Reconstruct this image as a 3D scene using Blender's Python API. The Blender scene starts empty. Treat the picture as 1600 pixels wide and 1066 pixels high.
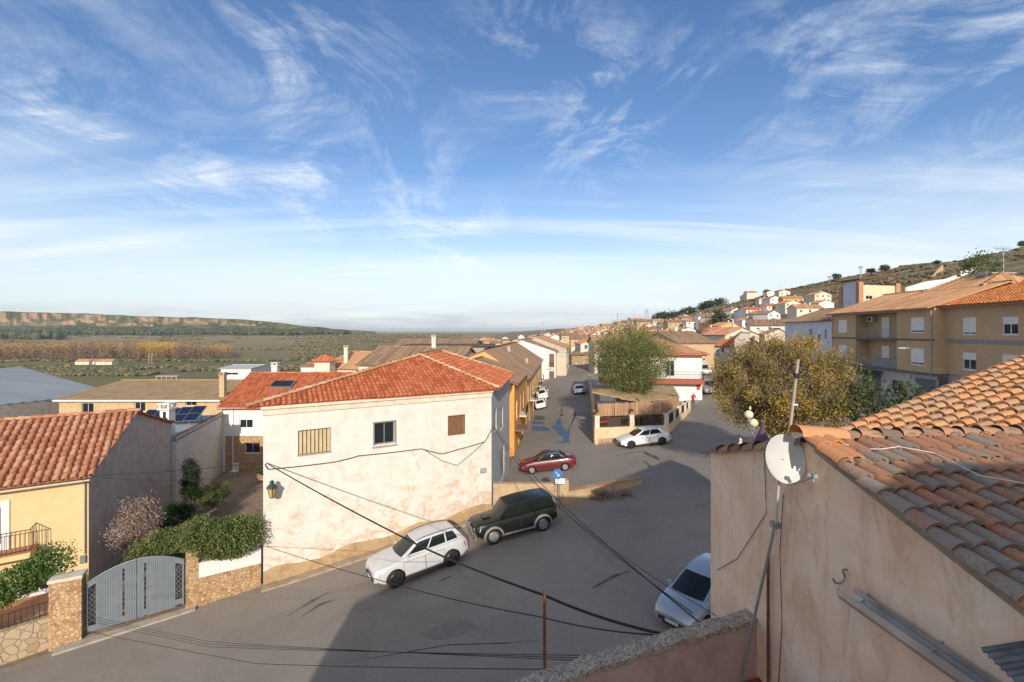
import bpy, math, random
import numpy as np
from mathutils import Vector, Matrix, noise
random.seed(7); RNG = np.random.default_rng(7)
SC = bpy.context.scene; COL = SC.collection
F = 711.0; HY = 517.0; CAM = 12.0
R = math.radians
# ------------------------------------------------------------------ helpers
def ss(t):
    t = min(1.0, max(0.0, t)); return t*t*(3-2*t)
def lerp(a, b, t): return a+(b-a)*t
def interp(x, pts):
    if x <= pts[0][0]: return pts[0][1]
    for (a, va), (b, vb) in zip(pts, pts[1:]):
        if x <= b: return va+(vb-va)*(x-a)/(b-a)
    return pts[-1][1]
def ridge_h(y):
    return interp(y, [(0, 27.5), (200, 27.5), (242, 26.0), (302, 23.0), (345, 18.0), (403, 14.0), (604, 10.5), (1200, 7.5), (2400, 5), (6000, -9)])
def G(x, y, carve=False):
    if x >= -11: z = 1.15+.1*min(x, 40)
    else: z = .05-(-11-x)*.03
    if x > -30: z -= .8*ss((y-35)/30)*ss((9-x)/6)*ss((x+40)/10)
    if x > 40:
        t = min(1, (x-40)/130.0)
        top = CAM+ridge_h(y)
        z = lerp(5.15, top, t*.75+.25*ss(t))
        n = noise.noise(Vector((x/45, y/60, 3)))*2.2+noise.noise(Vector((x/14, y/18, 7)))*.8
        z += n*ss((x-60)/60)
        if x > 170: z -= .03*(x-170)
    if x < -30:
        s = ss((-30-x)/110)
        floor = interp(y, [(430, -18), (1400, -1), (4000, 2)])
        z = lerp(z, floor, s)+s*noise.noise(Vector((x/120, y/160, 1)))*1.5
    if carve and -45 < x < 48 and y < 130: z -= .12
    return z
def D(px, py, Z): return Vector(((px-800)/F*Z, Z, CAM-(py-HY)/F*Z))
def P2(px, Z): return Vector(((px-800)/F*Z, Z))
def onwall(px, py, p0, p1):
    """pixel ray -> (distance along wall p0-p1, height)"""
    k = (px-800)/F; dx, dy = p1[0]-p0[0], p1[1]-p0[1]
    t = (k*p0[1]-p0[0])/(dx-k*dy); y = p0[1]+dy*t
    return t*math.hypot(dx, dy), CAM-(py-HY)/F*y
def hole(p0, p1, x0, y0, x1, y1):
    xm, ym = (x0+x1)/2, (y0+y1)/2
    a, _ = onwall(x0, ym, p0, p1); b, _ = onwall(x1, ym, p0, p1)
    _, t = onwall(xm, y0, p0, p1); _, bt = onwall(xm, y1, p0, p1)
    return (min(a, b), bt, max(a, b), t)
# ------------------------------------------------------------------ mesh builder
class MB:
    def __init__(s): s.v = []; s.f = []; s.m = []; s.t = []
    def face(s, pts, mi=0, tint=None):
        n = len(s.v); s.v.extend([tuple(p) for p in pts]); s.f.append(tuple(range(n, n+len(pts))))
        s.m.append(mi); s.t.append(tint if tint is not None else .5); return s
    def grid(s, rows, mi=0, tint=.5, closed=False, caps=False):
        n = len(s.v); nc = len(rows[0])
        for r in rows: s.v.extend([tuple(p) for p in r])
        for i in range(len(rows)-1):
            for j in range(nc if closed else nc-1):
                k = (j+1) % nc
                s.f.append((n+i*nc+j, n+i*nc+k, n+(i+1)*nc+k, n+(i+1)*nc+j)); s.m.append(mi); s.t.append(tint)
        if caps:
            s.f.append(tuple(n+j for j in reversed(range(nc)))); s.m.append(mi); s.t.append(tint)
            b = n+(len(rows)-1)*nc; s.f.append(tuple(b+j for j in range(nc))); s.m.append(mi); s.t.append(tint)
        return s
    def box(s, c, size, rot=0, mi=0, tint=.5, M=None):
        a, b, d = size[0]/2, size[1]/2, size[2]/2
        ps = [Vector(p) for p in ((-a,-b,-d),(a,-b,-d),(a,b,-d),(-a,b,-d),(-a,-b,d),(a,-b,d),(a,b,d),(-a,b,d))]
        if M is None: M = Matrix.Rotation(rot, 3, 'Z')
        n = len(s.v); c = Vector(c)
        s.v.extend([tuple(c+M @ p) for p in ps])
        for q in ((0,3,2,1),(4,5,6,7),(0,1,5,4),(1,2,6,5),(2,3,7,6),(3,0,4,7)):
            s.f.append(tuple(n+i for i in q)); s.m.append(mi); s.t.append(tint)
        return s
    def tube(s, pts, r, seg=6, mi=0, tint=.5):
        pts = [Vector(p) for p in pts]; rows = []
        for i, p in enumerate(pts):
            d = (pts[min(i+1, len(pts)-1)]-pts[max(i-1, 0)]).normalized()
            u = d.cross(Vector((0, 0, 1)))
            if u.length < .01: u = d.cross(Vector((1, 0, 0)))
            u.normalize(); w = d.cross(u); rr = r[i] if isinstance(r, (list, tuple)) else r
            rows.append([p+(u*math.cos(2*math.pi*k/seg)+w*math.sin(2*math.pi*k/seg))*rr for k in range(seg)])
        return s.grid(rows, mi, tint, closed=True, caps=True)
    def lathe(s, c, prof, seg=16, mi=0, M=None, tint=.5):
        c = Vector(c); rows = []
        for (r, h) in prof:
            rows.append([c+((M @ Vector((r*math.cos(2*math.pi*k/seg), r*math.sin(2*math.pi*k/seg), h))) if M else Vector((r*math.cos(2*math.pi*k/seg), r*math.sin(2*math.pi*k/seg), h))) for k in range(seg)])
        return s.grid(rows, mi, tint, closed=True)
    def prism(s, poly, h, mi=0, tint=.5):
        """extrude polygon (3D pts) by vector h"""
        h = Vector(h); a = [Vector(p) for p in poly]; b = [p+h for p in a]
        s.face(list(reversed(a)), mi, tint); s.face(b, mi, tint)
        for i in range(len(a)):
            j = (i+1) % len(a); s.face([a[i], a[j], b[j], b[i]], mi, tint)
        return s
    def build(s, name, mats, parent=None, smooth=False, world=True):
        me = bpy.data.meshes.new(name); me.from_pydata(s.v, [], s.f)
        if not isinstance(mats, (list, tuple)): mats = [mats]
        for m in mats:
            if m: me.materials.append(m)
        if len(mats) > 1: me.polygons.foreach_set('material_index', s.m)
        at = me.attributes.new('tint', 'FLOAT', 'FACE'); at.data.foreach_set('value', s.t)
        if smooth:
            me.polygons.foreach_set('use_smooth', [True]*len(me.polygons))
            if smooth != 'all':
                me.set_sharp_from_angle(angle=R(smooth if isinstance(smooth, (int, float)) and smooth > 1 else 38))
        me.update()
        return link(name, me, parent, world)
def link(name, me, parent=None, world=True):
    o = bpy.data.objects.new(name, me); COL.objects.link(o)
    if parent is not None:
        o.parent = parent
        if world: o.matrix_parent_inverse = PINV.get(parent.name, Matrix.Identity(4))
    return o
PINV = {}
def thing(name, label, cat, loc=(0, 0, 0), group=None, local=False):
    o = bpy.data.objects.new(name, None); COL.objects.link(o); o.location = loc; o.empty_display_size = .2
    o['label'] = label; o['category'] = cat
    if group: o['group'] = group
    if not local: PINV[o.name] = Matrix.Translation(-Vector(loc))
    return o
def reg(o):
    PINV[o.name] = Matrix.Identity(4); return o
def tag(o, label, cat, group=None, kind=None):
    o['label'] = label; o['category'] = cat
    if group: o['group'] = group
    if kind: o['kind'] = kind
    return o
def struct(o, label=None):
    o['kind'] = 'structure'
    if label: o['label'] = label
    return o
def sub(o, mb, name, mats, smooth=False):
    """sub-part under part o, both in world coords of same thing"""
    c = mb.build(name, mats, None, smooth); c.parent = o; return c
# ------------------------------------------------------------------ materials
def newmat(name):
    m = bpy.data.materials.new(name); m.use_nodes = True; nt = m.node_tree
    for n in list(nt.nodes): nt.nodes.remove(n)
    out = nt.nodes.new('ShaderNodeOutputMaterial'); b = nt.nodes.new('ShaderNodeBsdfPrincipled')
    nt.links.new(b.outputs[0], out.inputs[0]); return m, nt, b
def N(nt, t, **k):
    n = nt.nodes.new('ShaderNode'+t)
    for a, v in k.items(): setattr(n, a, v)
    return n
def coords(nt, scale=(1, 1, 1)):
    tc = N(nt, 'TexCoord'); mp = N(nt, 'Mapping'); nt.links.new(tc.outputs['Object'], mp.inputs[0]); mp.inputs['Scale'].default_value = scale
    return mp.outputs[0]
def noise_n(nt, vec, scale, detail=5, rough=.55, dist=0):
    n = N(nt, 'TexNoise'); n.inputs['Scale'].default_value = scale; n.inputs['Detail'].default_value = detail
    n.inputs['Roughness'].default_value = rough; n.inputs['Distortion'].default_value = dist
    nt.links.new(vec, n.inputs['Vector']); return n.outputs['Fac']
def ramp(nt, fac, stops):
    r = N(nt, 'ValToRGB'); els = r.color_ramp.elements
    while len(els) > 1: els.remove(els[-1])
    for i, (p, c) in enumerate(stops):
        e = els[0] if i == 0 else els.new(p)
        e.position = p; c = (c, c, c) if isinstance(c, (int, float)) else c; e.color = (c[0], c[1], c[2], 1)
    nt.links.new(fac, r.inputs[0]); return r.outputs[0]
def mix(nt, fac, a, b, mode='MIX'):
    m = N(nt, 'Mix', data_type='RGBA', blend_type=mode)
    for sock, v in ((m.inputs['Factor'], fac), (m.inputs['A'], a), (m.inputs['B'], b)):
        if isinstance(v, (int, float)): sock.default_value = v
        elif isinstance(v, tuple): sock.default_value = (v[0], v[1], v[2], 1)
        else: nt.links.new(v, sock)
    return m.outputs['Result']
def math_n(nt, op, a, b=None, c=None):
    m = N(nt, 'Math', operation=op)
    for i, v in enumerate((a, b, c)):
        if v is None: continue
        if isinstance(v, (int, float)): m.inputs[i].default_value = v
        else: nt.links.new(v, m.inputs[i])
    return m.outputs[0]
def bump(nt, b, h, strength=.3, dist=.02):
    n = N(nt, 'Bump'); n.inputs['Strength'].default_value = strength; n.inputs['Distance'].default_value = dist
    nt.links.new(h, n.inputs['Height']); nt.links.new(n.outputs[0], b.inputs['Normal'])
def setb(b, nt, col=None, rough=.8, metal=0, spec=None, coat=0):
    if col is not None:
        if isinstance(col, tuple): b.inputs['Base Color'].default_value = (*col, 1)
        else: nt.links.new(col, b.inputs['Base Color'])
    if isinstance(rough, (int, float)): b.inputs['Roughness'].default_value = rough
    else: nt.links.new(rough, b.inputs['Roughness'])
    b.inputs['Metallic'].default_value = metal
    if spec is not None: b.inputs['Specular IOR Level'].default_value = spec
    if coat: b.inputs['Coat Weight'].default_value = coat; b.inputs['Coat Roughness'].default_value = .05
_cache = {}
def plain(name, col, rough=.6, metal=0, var=.12, scale=6, coat=0, spec=None):
    if name in _cache: return _cache[name]
    m, nt, b = newmat(name); v = coords(nt); f = noise_n(nt, v, scale, 4)
    c2 = tuple(max(0, c*(1-min(.6, var*1.6))) for c in col); c1 = tuple(min(1, c*(1+var*.7)) for c in col)
    setb(b, nt, ramp(nt, f, [(.3, c2), (.7, c1)]), rough, metal, spec, coat); _cache[name] = m; return m
def plaster(name, col, stain=(.45, .25, .12), amt=.35, grime=.25, streak=False, brush=.5):
    if name in _cache: return _cache[name]
    m, nt, b = newmat(name); v = coords(nt)
    big = noise_n(nt, v, .45, 6, .6); mid = noise_n(nt, v, 2.3, 7, .65, .4); fine = noise_n(nt, v, 22, 4)
    c = ramp(nt, mid, [(.3, tuple(x*(1-grime) for x in col)), (.55, col), (.8, tuple(min(1, x*1.06) for x in col))])
    sv = coords(nt, (2.2, 2.2, .35 if streak else 1.1)); st = noise_n(nt, sv, 1.0, 9, .72, .8)
    k = math_n(nt, 'MULTIPLY', ramp(nt, st, [(.52, 0.0), (.72, 1.0)]), ramp(nt, big, [(.42, 0.0), (.62, 1.0)]))
    k = math_n(nt, 'MULTIPLY', k, amt)
    c = mix(nt, k, c, stain)
    c = mix(nt, math_n(nt, 'MULTIPLY', fine, .18), c, tuple(x*.55 for x in col))
    setb(b, nt, c, .92, 0, .2); bump(nt, b, math_n(nt, 'ADD', mid, math_n(nt, 'MULTIPLY', fine, .4)), brush, .02)
    _cache[name] = m; return m
def tilemat(name, stops, lichen=.25, lcol=(.12, .11, .09), sc=3.0, nw=.5):
    if name in _cache: return _cache[name]
    m, nt, b = newmat(name); v = coords(nt)
    a = N(nt, 'Attribute', attribute_name='tint'); fac = a.outputs['Fac']
    n1 = noise_n(nt, v, sc, 6, .65); n2 = noise_n(nt, v, sc*7, 5, .7)
    f = math_n(nt, 'ADD', fac, math_n(nt, 'MULTIPLY', math_n(nt, 'SUBTRACT', n1, .5), nw))
    if nw > .6: f = math_n(nt, 'ADD', math_n(nt, 'MULTIPLY', f, .62), .19)
    c = ramp(nt, f, stops)
    k = math_n(nt, 'MULTIPLY', ramp(nt, n2, [(.48, 0.0), (.68, 1.0)]), lichen)
    c = mix(nt, k, c, lcol); setb(b, nt, c, .9, 0, .15); bump(nt, b, n2, .5, .01); _cache[name] = m; return m
def leafmat(name, stops, trans=.25):
    if name in _cache: return _cache[name]
    m, nt, b = newmat(name); a = N(nt, 'Attribute', attribute_name='tint'); v = coords(nt)
    n1 = noise_n(nt, v, .9, 3)
    f = math_n(nt, 'ADD', a.outputs['Fac'], math_n(nt, 'MULTIPLY', math_n(nt, 'SUBTRACT', n1, .5), .7))
    c = ramp(nt, f, stops); setb(b, nt, c, .65, 0, .25)
    if trans:
        tr = N(nt, 'BsdfTranslucent'); nt.links.new(c, tr.inputs[0]); mx = N(nt, 'MixShader'); mx.inputs[0].default_value = trans
        out = [n for n in nt.nodes if n.type == 'OUTPUT_MATERIAL'][0]
        nt.links.new(b.outputs[0], mx.inputs[1]); nt.links.new(tr.outputs[0], mx.inputs[2]); nt.links.new(mx.outputs[0], out.inputs[0])
    _cache[name] = m; return m
def stonemat(name, cols, scale=5, mortar=(.5, .38, .26), wide=.06):
    if name in _cache: return _cache[name]
    m, nt, b = newmat(name); v = coords(nt)
    vo = N(nt, 'TexVoronoi'); vo.inputs['Scale'].default_value = scale; nt.links.new(v, vo.inputs['Vector'])
    ve = N(nt, 'TexVoronoi', feature='DISTANCE_TO_EDGE'); ve.inputs['Scale'].default_value = scale; nt.links.new(v, ve.inputs['Vector'])
    sp = N(nt, 'SeparateColor'); nt.links.new(vo.outputs['Color'], sp.inputs[0])
    c = ramp(nt, sp.outputs[0], [(i/(len(cols)-1), x) for i, x in enumerate(cols)])
    e = ramp(nt, ve.outputs['Distance'], [(wide*.4, 0.0), (wide, 1.0)])
    fine = noise_n(nt, v, 25, 4)
    c = mix(nt, e, mortar, c); c = mix(nt, math_n(nt, 'MULTIPLY', fine, .3), c, (.15, .1, .06))
    setb(b, nt, c, .9, 0, .2); bump(nt, b, math_n(nt, 'ADD', e, math_n(nt, 'MULTIPLY', fine, .3)), .8, .03); _cache[name] = m; return m
def brickmat(name, c1, c2, mortar, bw=.24, bh=.065):
    if name in _cache: return _cache[name]
    m, nt, b = newmat(name); tc = N(nt, 'TexCoord'); sep = N(nt, 'SeparateXYZ'); nt.links.new(tc.outputs['Object'], sep.inputs[0])
    cb = N(nt, 'CombineXYZ'); nt.links.new(math_n(nt, 'ADD', sep.outputs[0], sep.outputs[1]), cb.inputs[0]); nt.links.new(sep.outputs[2], cb.inputs[1])
    br = N(nt, 'TexBrick'); nt.links.new(cb.outputs[0], br.inputs['Vector']); br.inputs['Scale'].default_value = 1
    br.inputs['Brick Width'].default_value = bw; br.inputs['Row Height'].default_value = bh; br.inputs['Mortar Size'].default_value = .008
    br.inputs['Color1'].default_value = (*c1, 1); br.inputs['Color2'].default_value = (*c2, 1); br.inputs['Mortar'].default_value = (*mortar, 1)
    v = coords(nt); n1 = noise_n(nt, v, .5, 6, .6); c = mix(nt, .3, br.outputs['Color'], ramp(nt, n1, [(.3, tuple(x*.6 for x in c1)), (.7, c2)]))
    setb(b, nt, c, .9, 0, .2); bump(nt, b, br.outputs['Fac'], -.3, .01); _cache[name] = m; return m
# palette
WHITEWALL = plaster('plaster_stained_white', (.74, .66, .56), (.52, .29, .14), .0)
def white_house_mat():
    m, nt, b = newmat('old_lime_plaster'); v = coords(nt)
    mid = noise_n(nt, v, 1.7, 8, .68, .5); fine = noise_n(nt, v, 20, 5, .6); big = noise_n(nt, v, .35, 4)
    c = ramp(nt, mid, [(.25, (.56, .51, .435)), (.5, (.68, .635, .565)), (.8, (.74, .70, .65))])
    tc = N(nt, 'TexCoord'); sp = N(nt, 'SeparateXYZ'); nt.links.new(tc.outputs['Object'], sp.inputs[0])
    # peeled stains only where rising damp reaches: lower part of wall and one tongue mid height
    hgt = math_n(nt, 'SUBTRACT', sp.outputs[2], math_n(nt, 'MULTIPLY', math_n(nt, 'ADD', sp.outputs[0], 11.7), .095))
    damp = ramp(nt, math_n(nt, 'MULTIPLY', hgt, .125), [(.03, 1.0), (.2, .62), (.4, .42), (.58, .34), (.64, 0.0)])
    sv = coords(nt, (1.3, 1.3, 1.6)); st = noise_n(nt, sv, 1.15, 10, .74, .9)
    thr = math_n(nt, 'ADD', st, math_n(nt, 'MULTIPLY', damp, .2))
    k = ramp(nt, thr, [(.63, 0.0), (.74, 1.0)])
    k = math_n(nt, 'MULTIPLY', k, .6)
    sc = ramp(nt, fine, [(.3, (.46, .24, .11)), (.7, (.66, .40, .21))])
    c = mix(nt, k, c, sc)
    c = mix(nt, math_n(nt, 'MULTIPLY', ramp(nt, noise_n(nt, coords(nt, (3, 3, .5)), 1.2, 7, .7), [(.5, 0.0), (.75, 1.0)]), .22), c, (.5, .40, .30))
    setb(b, nt, c, .93, 0, .2); bump(nt, b, math_n(nt, 'SUBTRACT', mid, math_n(nt, 'MULTIPLY', k, .4)), .7, .03); return m
LIME = white_house_mat()
CREAM = plaster('plaster_cream', (.72, .63, .50), amt=.2)
WHITE = plaster('plaster_white', (.78, .76, .72), amt=.1, grime=.12)
YELLOW = plaster('plaster_yellow', (.76, .56, .30), (.5, .3, .12), .15, .1)
OCHRE = plaster('plaster_ochre', (.72, .43, .18), amt=.2, grime=.2)
ORANGE = plaster('plaster_orange', (.74, .36, .10), (.3, .2, .12), .3, .2)
GREYCEM = plaster('cement_render', (.58, .49, .42), (.2, .17, .14), .4, .3)
TANWALL = plaster('plaster_tan', (.56, .40, .23), amt=.3)
BLUEWH = plaster('plaster_pale_blue', (.60, .66, .72), (.35, .3, .26), .5, .2)
PINKW = None
STONE = stonemat('ochre_rubble_stone', [(.35, .19, .09), (.55, .33, .17), (.66, .45, .26), (.48, .30, .17)], 8.5, (.42, .29, .18))
STONE2 = stonemat('pale_flagstone', [(.42, .30, .18), (.56, .42, .27), (.50, .38, .26)], 3.4, (.36, .28, .2), .05)
ASHLAR = brickmat('tan_ashlar_block', (.62, .46, .27), (.72, .56, .36), (.5, .38, .24), .5, .22)
BRICK = brickmat('yellow_face_brick', (.50, .335, .19), (.58, .405, .235), (.44, .34, .24))
REDBRICK = brickmat('red_brick', (.42, .20, .11), (.5, .26, .14), (.45, .33, .25))
WOOD = plain('brown_wood', (.22, .11, .05), .6, 0, .3, 12)
WHITEPVC = plain('white_plastic', (.74, .74, .74), .4, 0, .05)
METAL = plain('dull_grey_metal', (.32, .32, .31), .5, .5)
DARKM = plain('black_iron', (.025, .024, .023), .5, .3)
RUST = plain('rusty_iron', (.20, .08, .035), .85, .2, .5, 18)
GLASSD = plain('dark_glass', (.02, .024, .028), .08, 0, .1, 2)
SHUT = plain('white_roller_shutter', (.72, .70, .67), .5, 0, .05)
BLACKR = plain('black_rubber', (.012, .012, .012), .7, 0, .2)
CONC = plaster('grey_concrete', (.42, .36, .30), (.16, .13, .1), .5, .3)
T_RED = tilemat('red_tile', [(0, (.37, .10, .045)), (.5, (.52, .165, .075)), (1, (.60, .22, .11))], .12, (.26, .1, .05))
T_YEL = tilemat('terracotta_tile', [(0, (.36, .15, .08)), (.5, (.52, .235, .13)), (1, (.62, .35, .21))], .3, (.22, .13, .09))
T_OLD = tilemat('old_brown_tile', [(0, (.20, .13, .085)), (.5, (.32, .20, .12)), (1, (.42, .27, .165))], .4, (.15, .12, .09))
T_F1 = tilemat('weathered_grey_terracotta_tile', [(.0, (.24, .20, .17)), (.40, (.32, .255, .205)), (.58, (.38, .20, .125)), (.85, (.50, .23, .125)), (1, (.56, .33, .18))], .6, (.13, .11, .09), 6, 1.5)
T_F2 = tilemat('golden_clay_tile', [(0, (.34, .26, .20)), (.3, (.44, .27, .16)), (.6, (.58, .31, .15)), (.85, (.60, .26, .12)), (1, (.62, .20, .09))], .3, (.22, .15, .1), 5, .8)
T_BRK = tilemat('orange_tile', [(0, (.36, .18, .095)), (.5, (.52, .27, .14)), (1, (.62, .38, .21))], .45, (.26, .16, .1))
T_CAP = tilemat('pale_ridge_tile', [(0, (.44, .23, .13)), (.5, (.58, .34, .2)), (1, (.66, .44, .29))], .2, (.3, .2, .14))
# ------------------------------------------------------------------ tiled roofs
def plane_basis(poly):
    p = [Vector(q) for q in poly]; n = Vector((0, 0, 0))
    for i in range(len(p)): n += (p[i]-p[0]).cross(p[(i+1) % len(p)]-p[0])
    n.normalize()
    if n.z < 0: n = -n
    f = Vector((0, 0, -1))-n*n.dot(Vector((0, 0, -1)))
    f = f.normalized() if f.length > 1e-4 else Vector((0, -1, 0))
    return n, f, n.cross(f).normalized()
def tiles(mb, poly, sp=.24, ex=.36, r=.085, jit=.012, seg=5, capfrac=.0, thick=.06, tintf=None, smax=None, full=True):
    n, f, a = plane_basis(poly); o = Vector(poly[0])
    pl = [Vector(p) for p in poly]
    # pan sheet (solid slab)
    mb.prism([p-n*thick for p in pl] if (pl[1]-pl[0]).cross(pl[2]-pl[0]).dot(n) > 0 else [p-n*thick for p in reversed(pl)], n*thick, 0, .3)
    q = [((p-o).dot(a), (p-o).dot(f)) for p in pl]
    s0, s1 = min(x[0] for x in q), max(x[0] for x in q)
    k = max(1, int((s1-s0)/sp)); spc = (s1-s0)/k
    for i in range(k+1):
        s = s0+(i)*spc
        sc = min(max(s, s0+.02), s1-.02); ts = []
        for (sa, ta), (sb, tb) in zip(q, q[1:]+q[:1]):
            if (sa-sc)*(sb-sc) < 0: ts.append(ta+(tb-ta)*(sc-sa)/(sb-sa))
        if len(ts) < 2: continue
        t0, t1 = min(ts), max(ts)
        if t1-t0 < .12: continue
        t = t1+.05; col_j = random.gauss(0, jit*.5)
        while t > t0+.03:
            tu = max(t-ex*1.12, t0); tj = random.gauss(0, jit); rr = r*(1+random.gauss(0, .03))
            lift = .018+random.random()*jit*.6
            pc = o+a*(s+col_j+random.gauss(0, jit*.4))
            rows = []
            for (tt, rad, up) in ((t+tj, rr*1.08, lift+.012), (tu, rr*.86, .0)):
                rows.append([pc+f*tt+a*(-math.cos(math.pi*j/seg)*rad)+n*(math.sin(math.pi*j/seg)*rad*.9+up) for j in range(seg+1)])
            tn = random.random() if tintf is None else tintf(pc+f*t)
            m0 = len(mb.v); mb.grid(rows, 0, tn)
            if full:  # lip: thickness of visible lower edge
                inner = [pc+f*(t+tj-.01)+a*(-math.cos(math.pi*j/seg)*rr*.86)+n*(math.sin(math.pi*j/seg)*rr*.7+lift-.002) for j in range(seg+1)]
                mb.grid([inner, rows[0]], 0, tn*.8)
            t -= ex
def caps(mb, p, q, r=.12, ex=.4, tint=None, mi=0):
    p, q = Vector(p), Vector(q); d = q-p; L = d.length; d.normalize(); side = d.cross(Vector((0, 0, 1))).normalized(); up = side.cross(d)
    k = max(1, int(L/ex))
    for i in range(k):
        a = p+d*(L*i/k); b = p+d*(L*(i+1.12)/k)
        rows = [[c+side*(-math.cos(math.pi*j/6)*rr)+up*(math.sin(math.pi*j/6)*rr*.9+u) for j in range(7)] for c, rr, u in ((a, r*1.05, .03), (b, r*.88, .0))]
        mb.grid(rows, mi, random.random() if tint is None else tint)
def sheet(mb, poly, sp=.3, h=.05, thick=.08, tint=None):
    """ribbed roof sheet for far roofs: ridged strips across the slope"""
    n, f, a = plane_basis(poly); o = Vector(poly[0]); pl = [Vector(p) for p in poly]
    mb.prism([p-n*thick for p in pl] if (pl[1]-pl[0]).cross(pl[2]-pl[0]).dot(n) > 0 else [p-n*thick for p in reversed(pl)], n*thick, 0, .4)
    q = [((p-o).dot(a), (p-o).dot(f)) for p in pl]; s0, s1 = min(x[0] for x in q), max(x[0] for x in q)
    k = max(1, int((s1-s0)/sp)); spc = (s1-s0)/k
    for i in range(k):
        s = s0+(i+.5)*spc; ts = []
        for (sa, ta), (sb, tb) in zip(q, q[1:]+q[:1]):
            if (sa-s)*(sb-s) < 0: ts.append(ta+(tb-ta)*(s-sa)/(sb-sa))
        if len(ts) < 2: continue
        t0, t1 = min(ts), max(ts); tt = t0
        while tt < t1-.05:
            te = min(t1+.03, tt+3.1); tn = random.random() if tint is None else tint+random.uniform(-.15, .15)
            w = spc*.36
            mb.grid([[o+a*(s-w)+f*x+n*.004, o+a*(s-w*.5)+f*x+n*h*.85, o+a*(s+w*.5)+f*x+n*h*.85, o+a*(s+w)+f*x+n*.004] for x in (tt, te)], 0, tn)
            tt = te
# ------------------------------------------------------------------ walls with openings
def wall(mb, p0, p1, zb, zt, holes=(), depth=.16, mi=0, zt1=None):
    """vertical wall face p0->p1 seen from its right-hand (outer) side, with recessed openings"""
    p0, p1 = Vector(p0[:2]), Vector(p1[:2]); L = (p1-p0).length; t = (p1-p0)/L; n = Vector((t.y, -t.x))
    if zt1 is None: zt1 = zt
    def pt(u, z, d=0): q = p0+t*u-n*d; return (q.x, q.y, z)
    us = sorted(set([0, L]+[h[0] for h in holes]+[h[2] for h in holes]))
    ztm = min(zt, zt1); zs = sorted(set([zb, ztm]+[h[1] for h in holes]+[h[3] for h in holes]))
    zs = [z for z in zs if zb <= z <= ztm]
    for a, b in zip(us, us[1:]):
        for c, d in zip(zs, zs[1:]):
            um, zm = (a+b)/2, (c+d)/2
            if any(h[0] < um < h[2] and h[1] < zm < h[3] for h in holes): continue
            mb.face([pt(a, c), pt(b, c), pt(b, d), pt(a, d)], mi)
    if abs(zt-zt1) > .01:
        if zt > zt1: mb.face([pt(0, ztm), pt(L, ztm), pt(0, zt)], mi)
        else: mb.face([pt(0, ztm), pt(L, ztm), pt(L, zt1)], mi)
    for (a, c, b, d) in holes:
        mb.face([pt(a, c), pt(b, c), pt(b, c, depth), pt(a, c, depth)], mi)
        mb.face([pt(a, d, depth), pt(b, d, depth), pt(b, d), pt(a, d)], mi)
        mb.face([pt(a, c), pt(a, c, depth), pt(a, d, depth), pt(a, d)], mi)
        mb.face([pt(b, c, depth), pt(b, c), pt(b, d), pt(b, d, depth)], mi)
    return t, n
class Wl:
    """frame of a wall for placing parts: u along, z up, d outwards"""
    def __init__(s, p0, p1):
        s.p0 = Vector(p0[:2]); s.p1 = Vector(p1[:2]); s.L = (s.p1-s.p0).length; s.t = (s.p1-s.p0)/s.L; s.n = Vector((s.t.y, -s.t.x))
        s.M = Matrix(((s.t.x, -s.n.x, 0), (s.t.y, -s.n.y, 0), (0, 0, 1)))
    def pt(s, u, z, d=0): q = s.p0+s.t*u+s.n*d; return Vector((q.x, q.y, z))
    def box(s, mb, u0, u1, z0, z1, d0, d1, mi=0, tint=.5): return mb.box(s.pt((u0+u1)/2, (z0+z1)/2, (d0+d1)/2), (abs(u1-u0), abs(d1-d0), abs(z1-z0)), M=s.M, mi=mi, tint=tint)
def window(par, W, h, style='plain', rec=.12, fr=.05, fmat=None, sill=True, sub_ok=True):
    u0, z0, u1, z1 = h; fmat = fmat or WHITEPVC
    f = MB(); d0, d1 = -rec, -rec+.045
    W.box(f, u0, u0+fr, z0, z1, d0, d1); W.box(f, u1-fr, u1, z0, z1, d0, d1)
    W.box(f, u0+fr, u1-fr, z0, z0+fr, d0, d1); W.box(f, u0+fr, u1-fr, z1-fr, z1, d0, d1)
    if style != 'shutfull': W.box(f, (u0+u1)/2-fr*.4, (u0+u1)/2+fr*.4, z0+fr, z1-fr, d0, d1-.006)
    w = f.build('window', fmat, par)
    g = MB(); W.box(g, u0+fr*.5, u1-fr*.5, z0+fr*.5, z1-fr*.5, d0-.01, d0+.012); sub(w, g, 'pane', GLASSD)
    if style in ('shut', 'shutfull', 'shuthalf'):
        zs = {'shut': z0+(z1-z0)*.12, 'shutfull': z0+.01, 'shuthalf': z0+(z1-z0)*.58}[style]
        s = MB(); W.box(s, u0+.01, u1-.01, zs, z1-.01, d1+.004, d1+.03)
        k = int((z1-zs)/.06)
        for i in range(k): W.box(s, u0+.01, u1-.01, zs+i*.06+.006, zs+i*.06+.05, d1+.03, d1+.04)
        sub(w, s, 'roller_shutter', SHUT)
    if sill:
        s = MB(); W.box(s, u0-.06, u1+.06, z0-.06, z0-.003, -rec+.02, .05); sub(w, s, 'sill', SHUT)
    if style == 'bars':
        s = MB(); k = max(3, int((u1-u0)/.13))
        for i in range(k+1):
            u = u0+(u1-u0)*i/k; s.tube([W.pt(u, z0-.03, .04), W.pt(u, z1+.03, .04)], .009, 5)
        for z in (z0+.1, z1-.1): s.tube([W.pt(u0, z, .04), W.pt(u1, z, .04)], .009, 5)
        sub(w, s, 'window_bars', DARKM)
    return w
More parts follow.
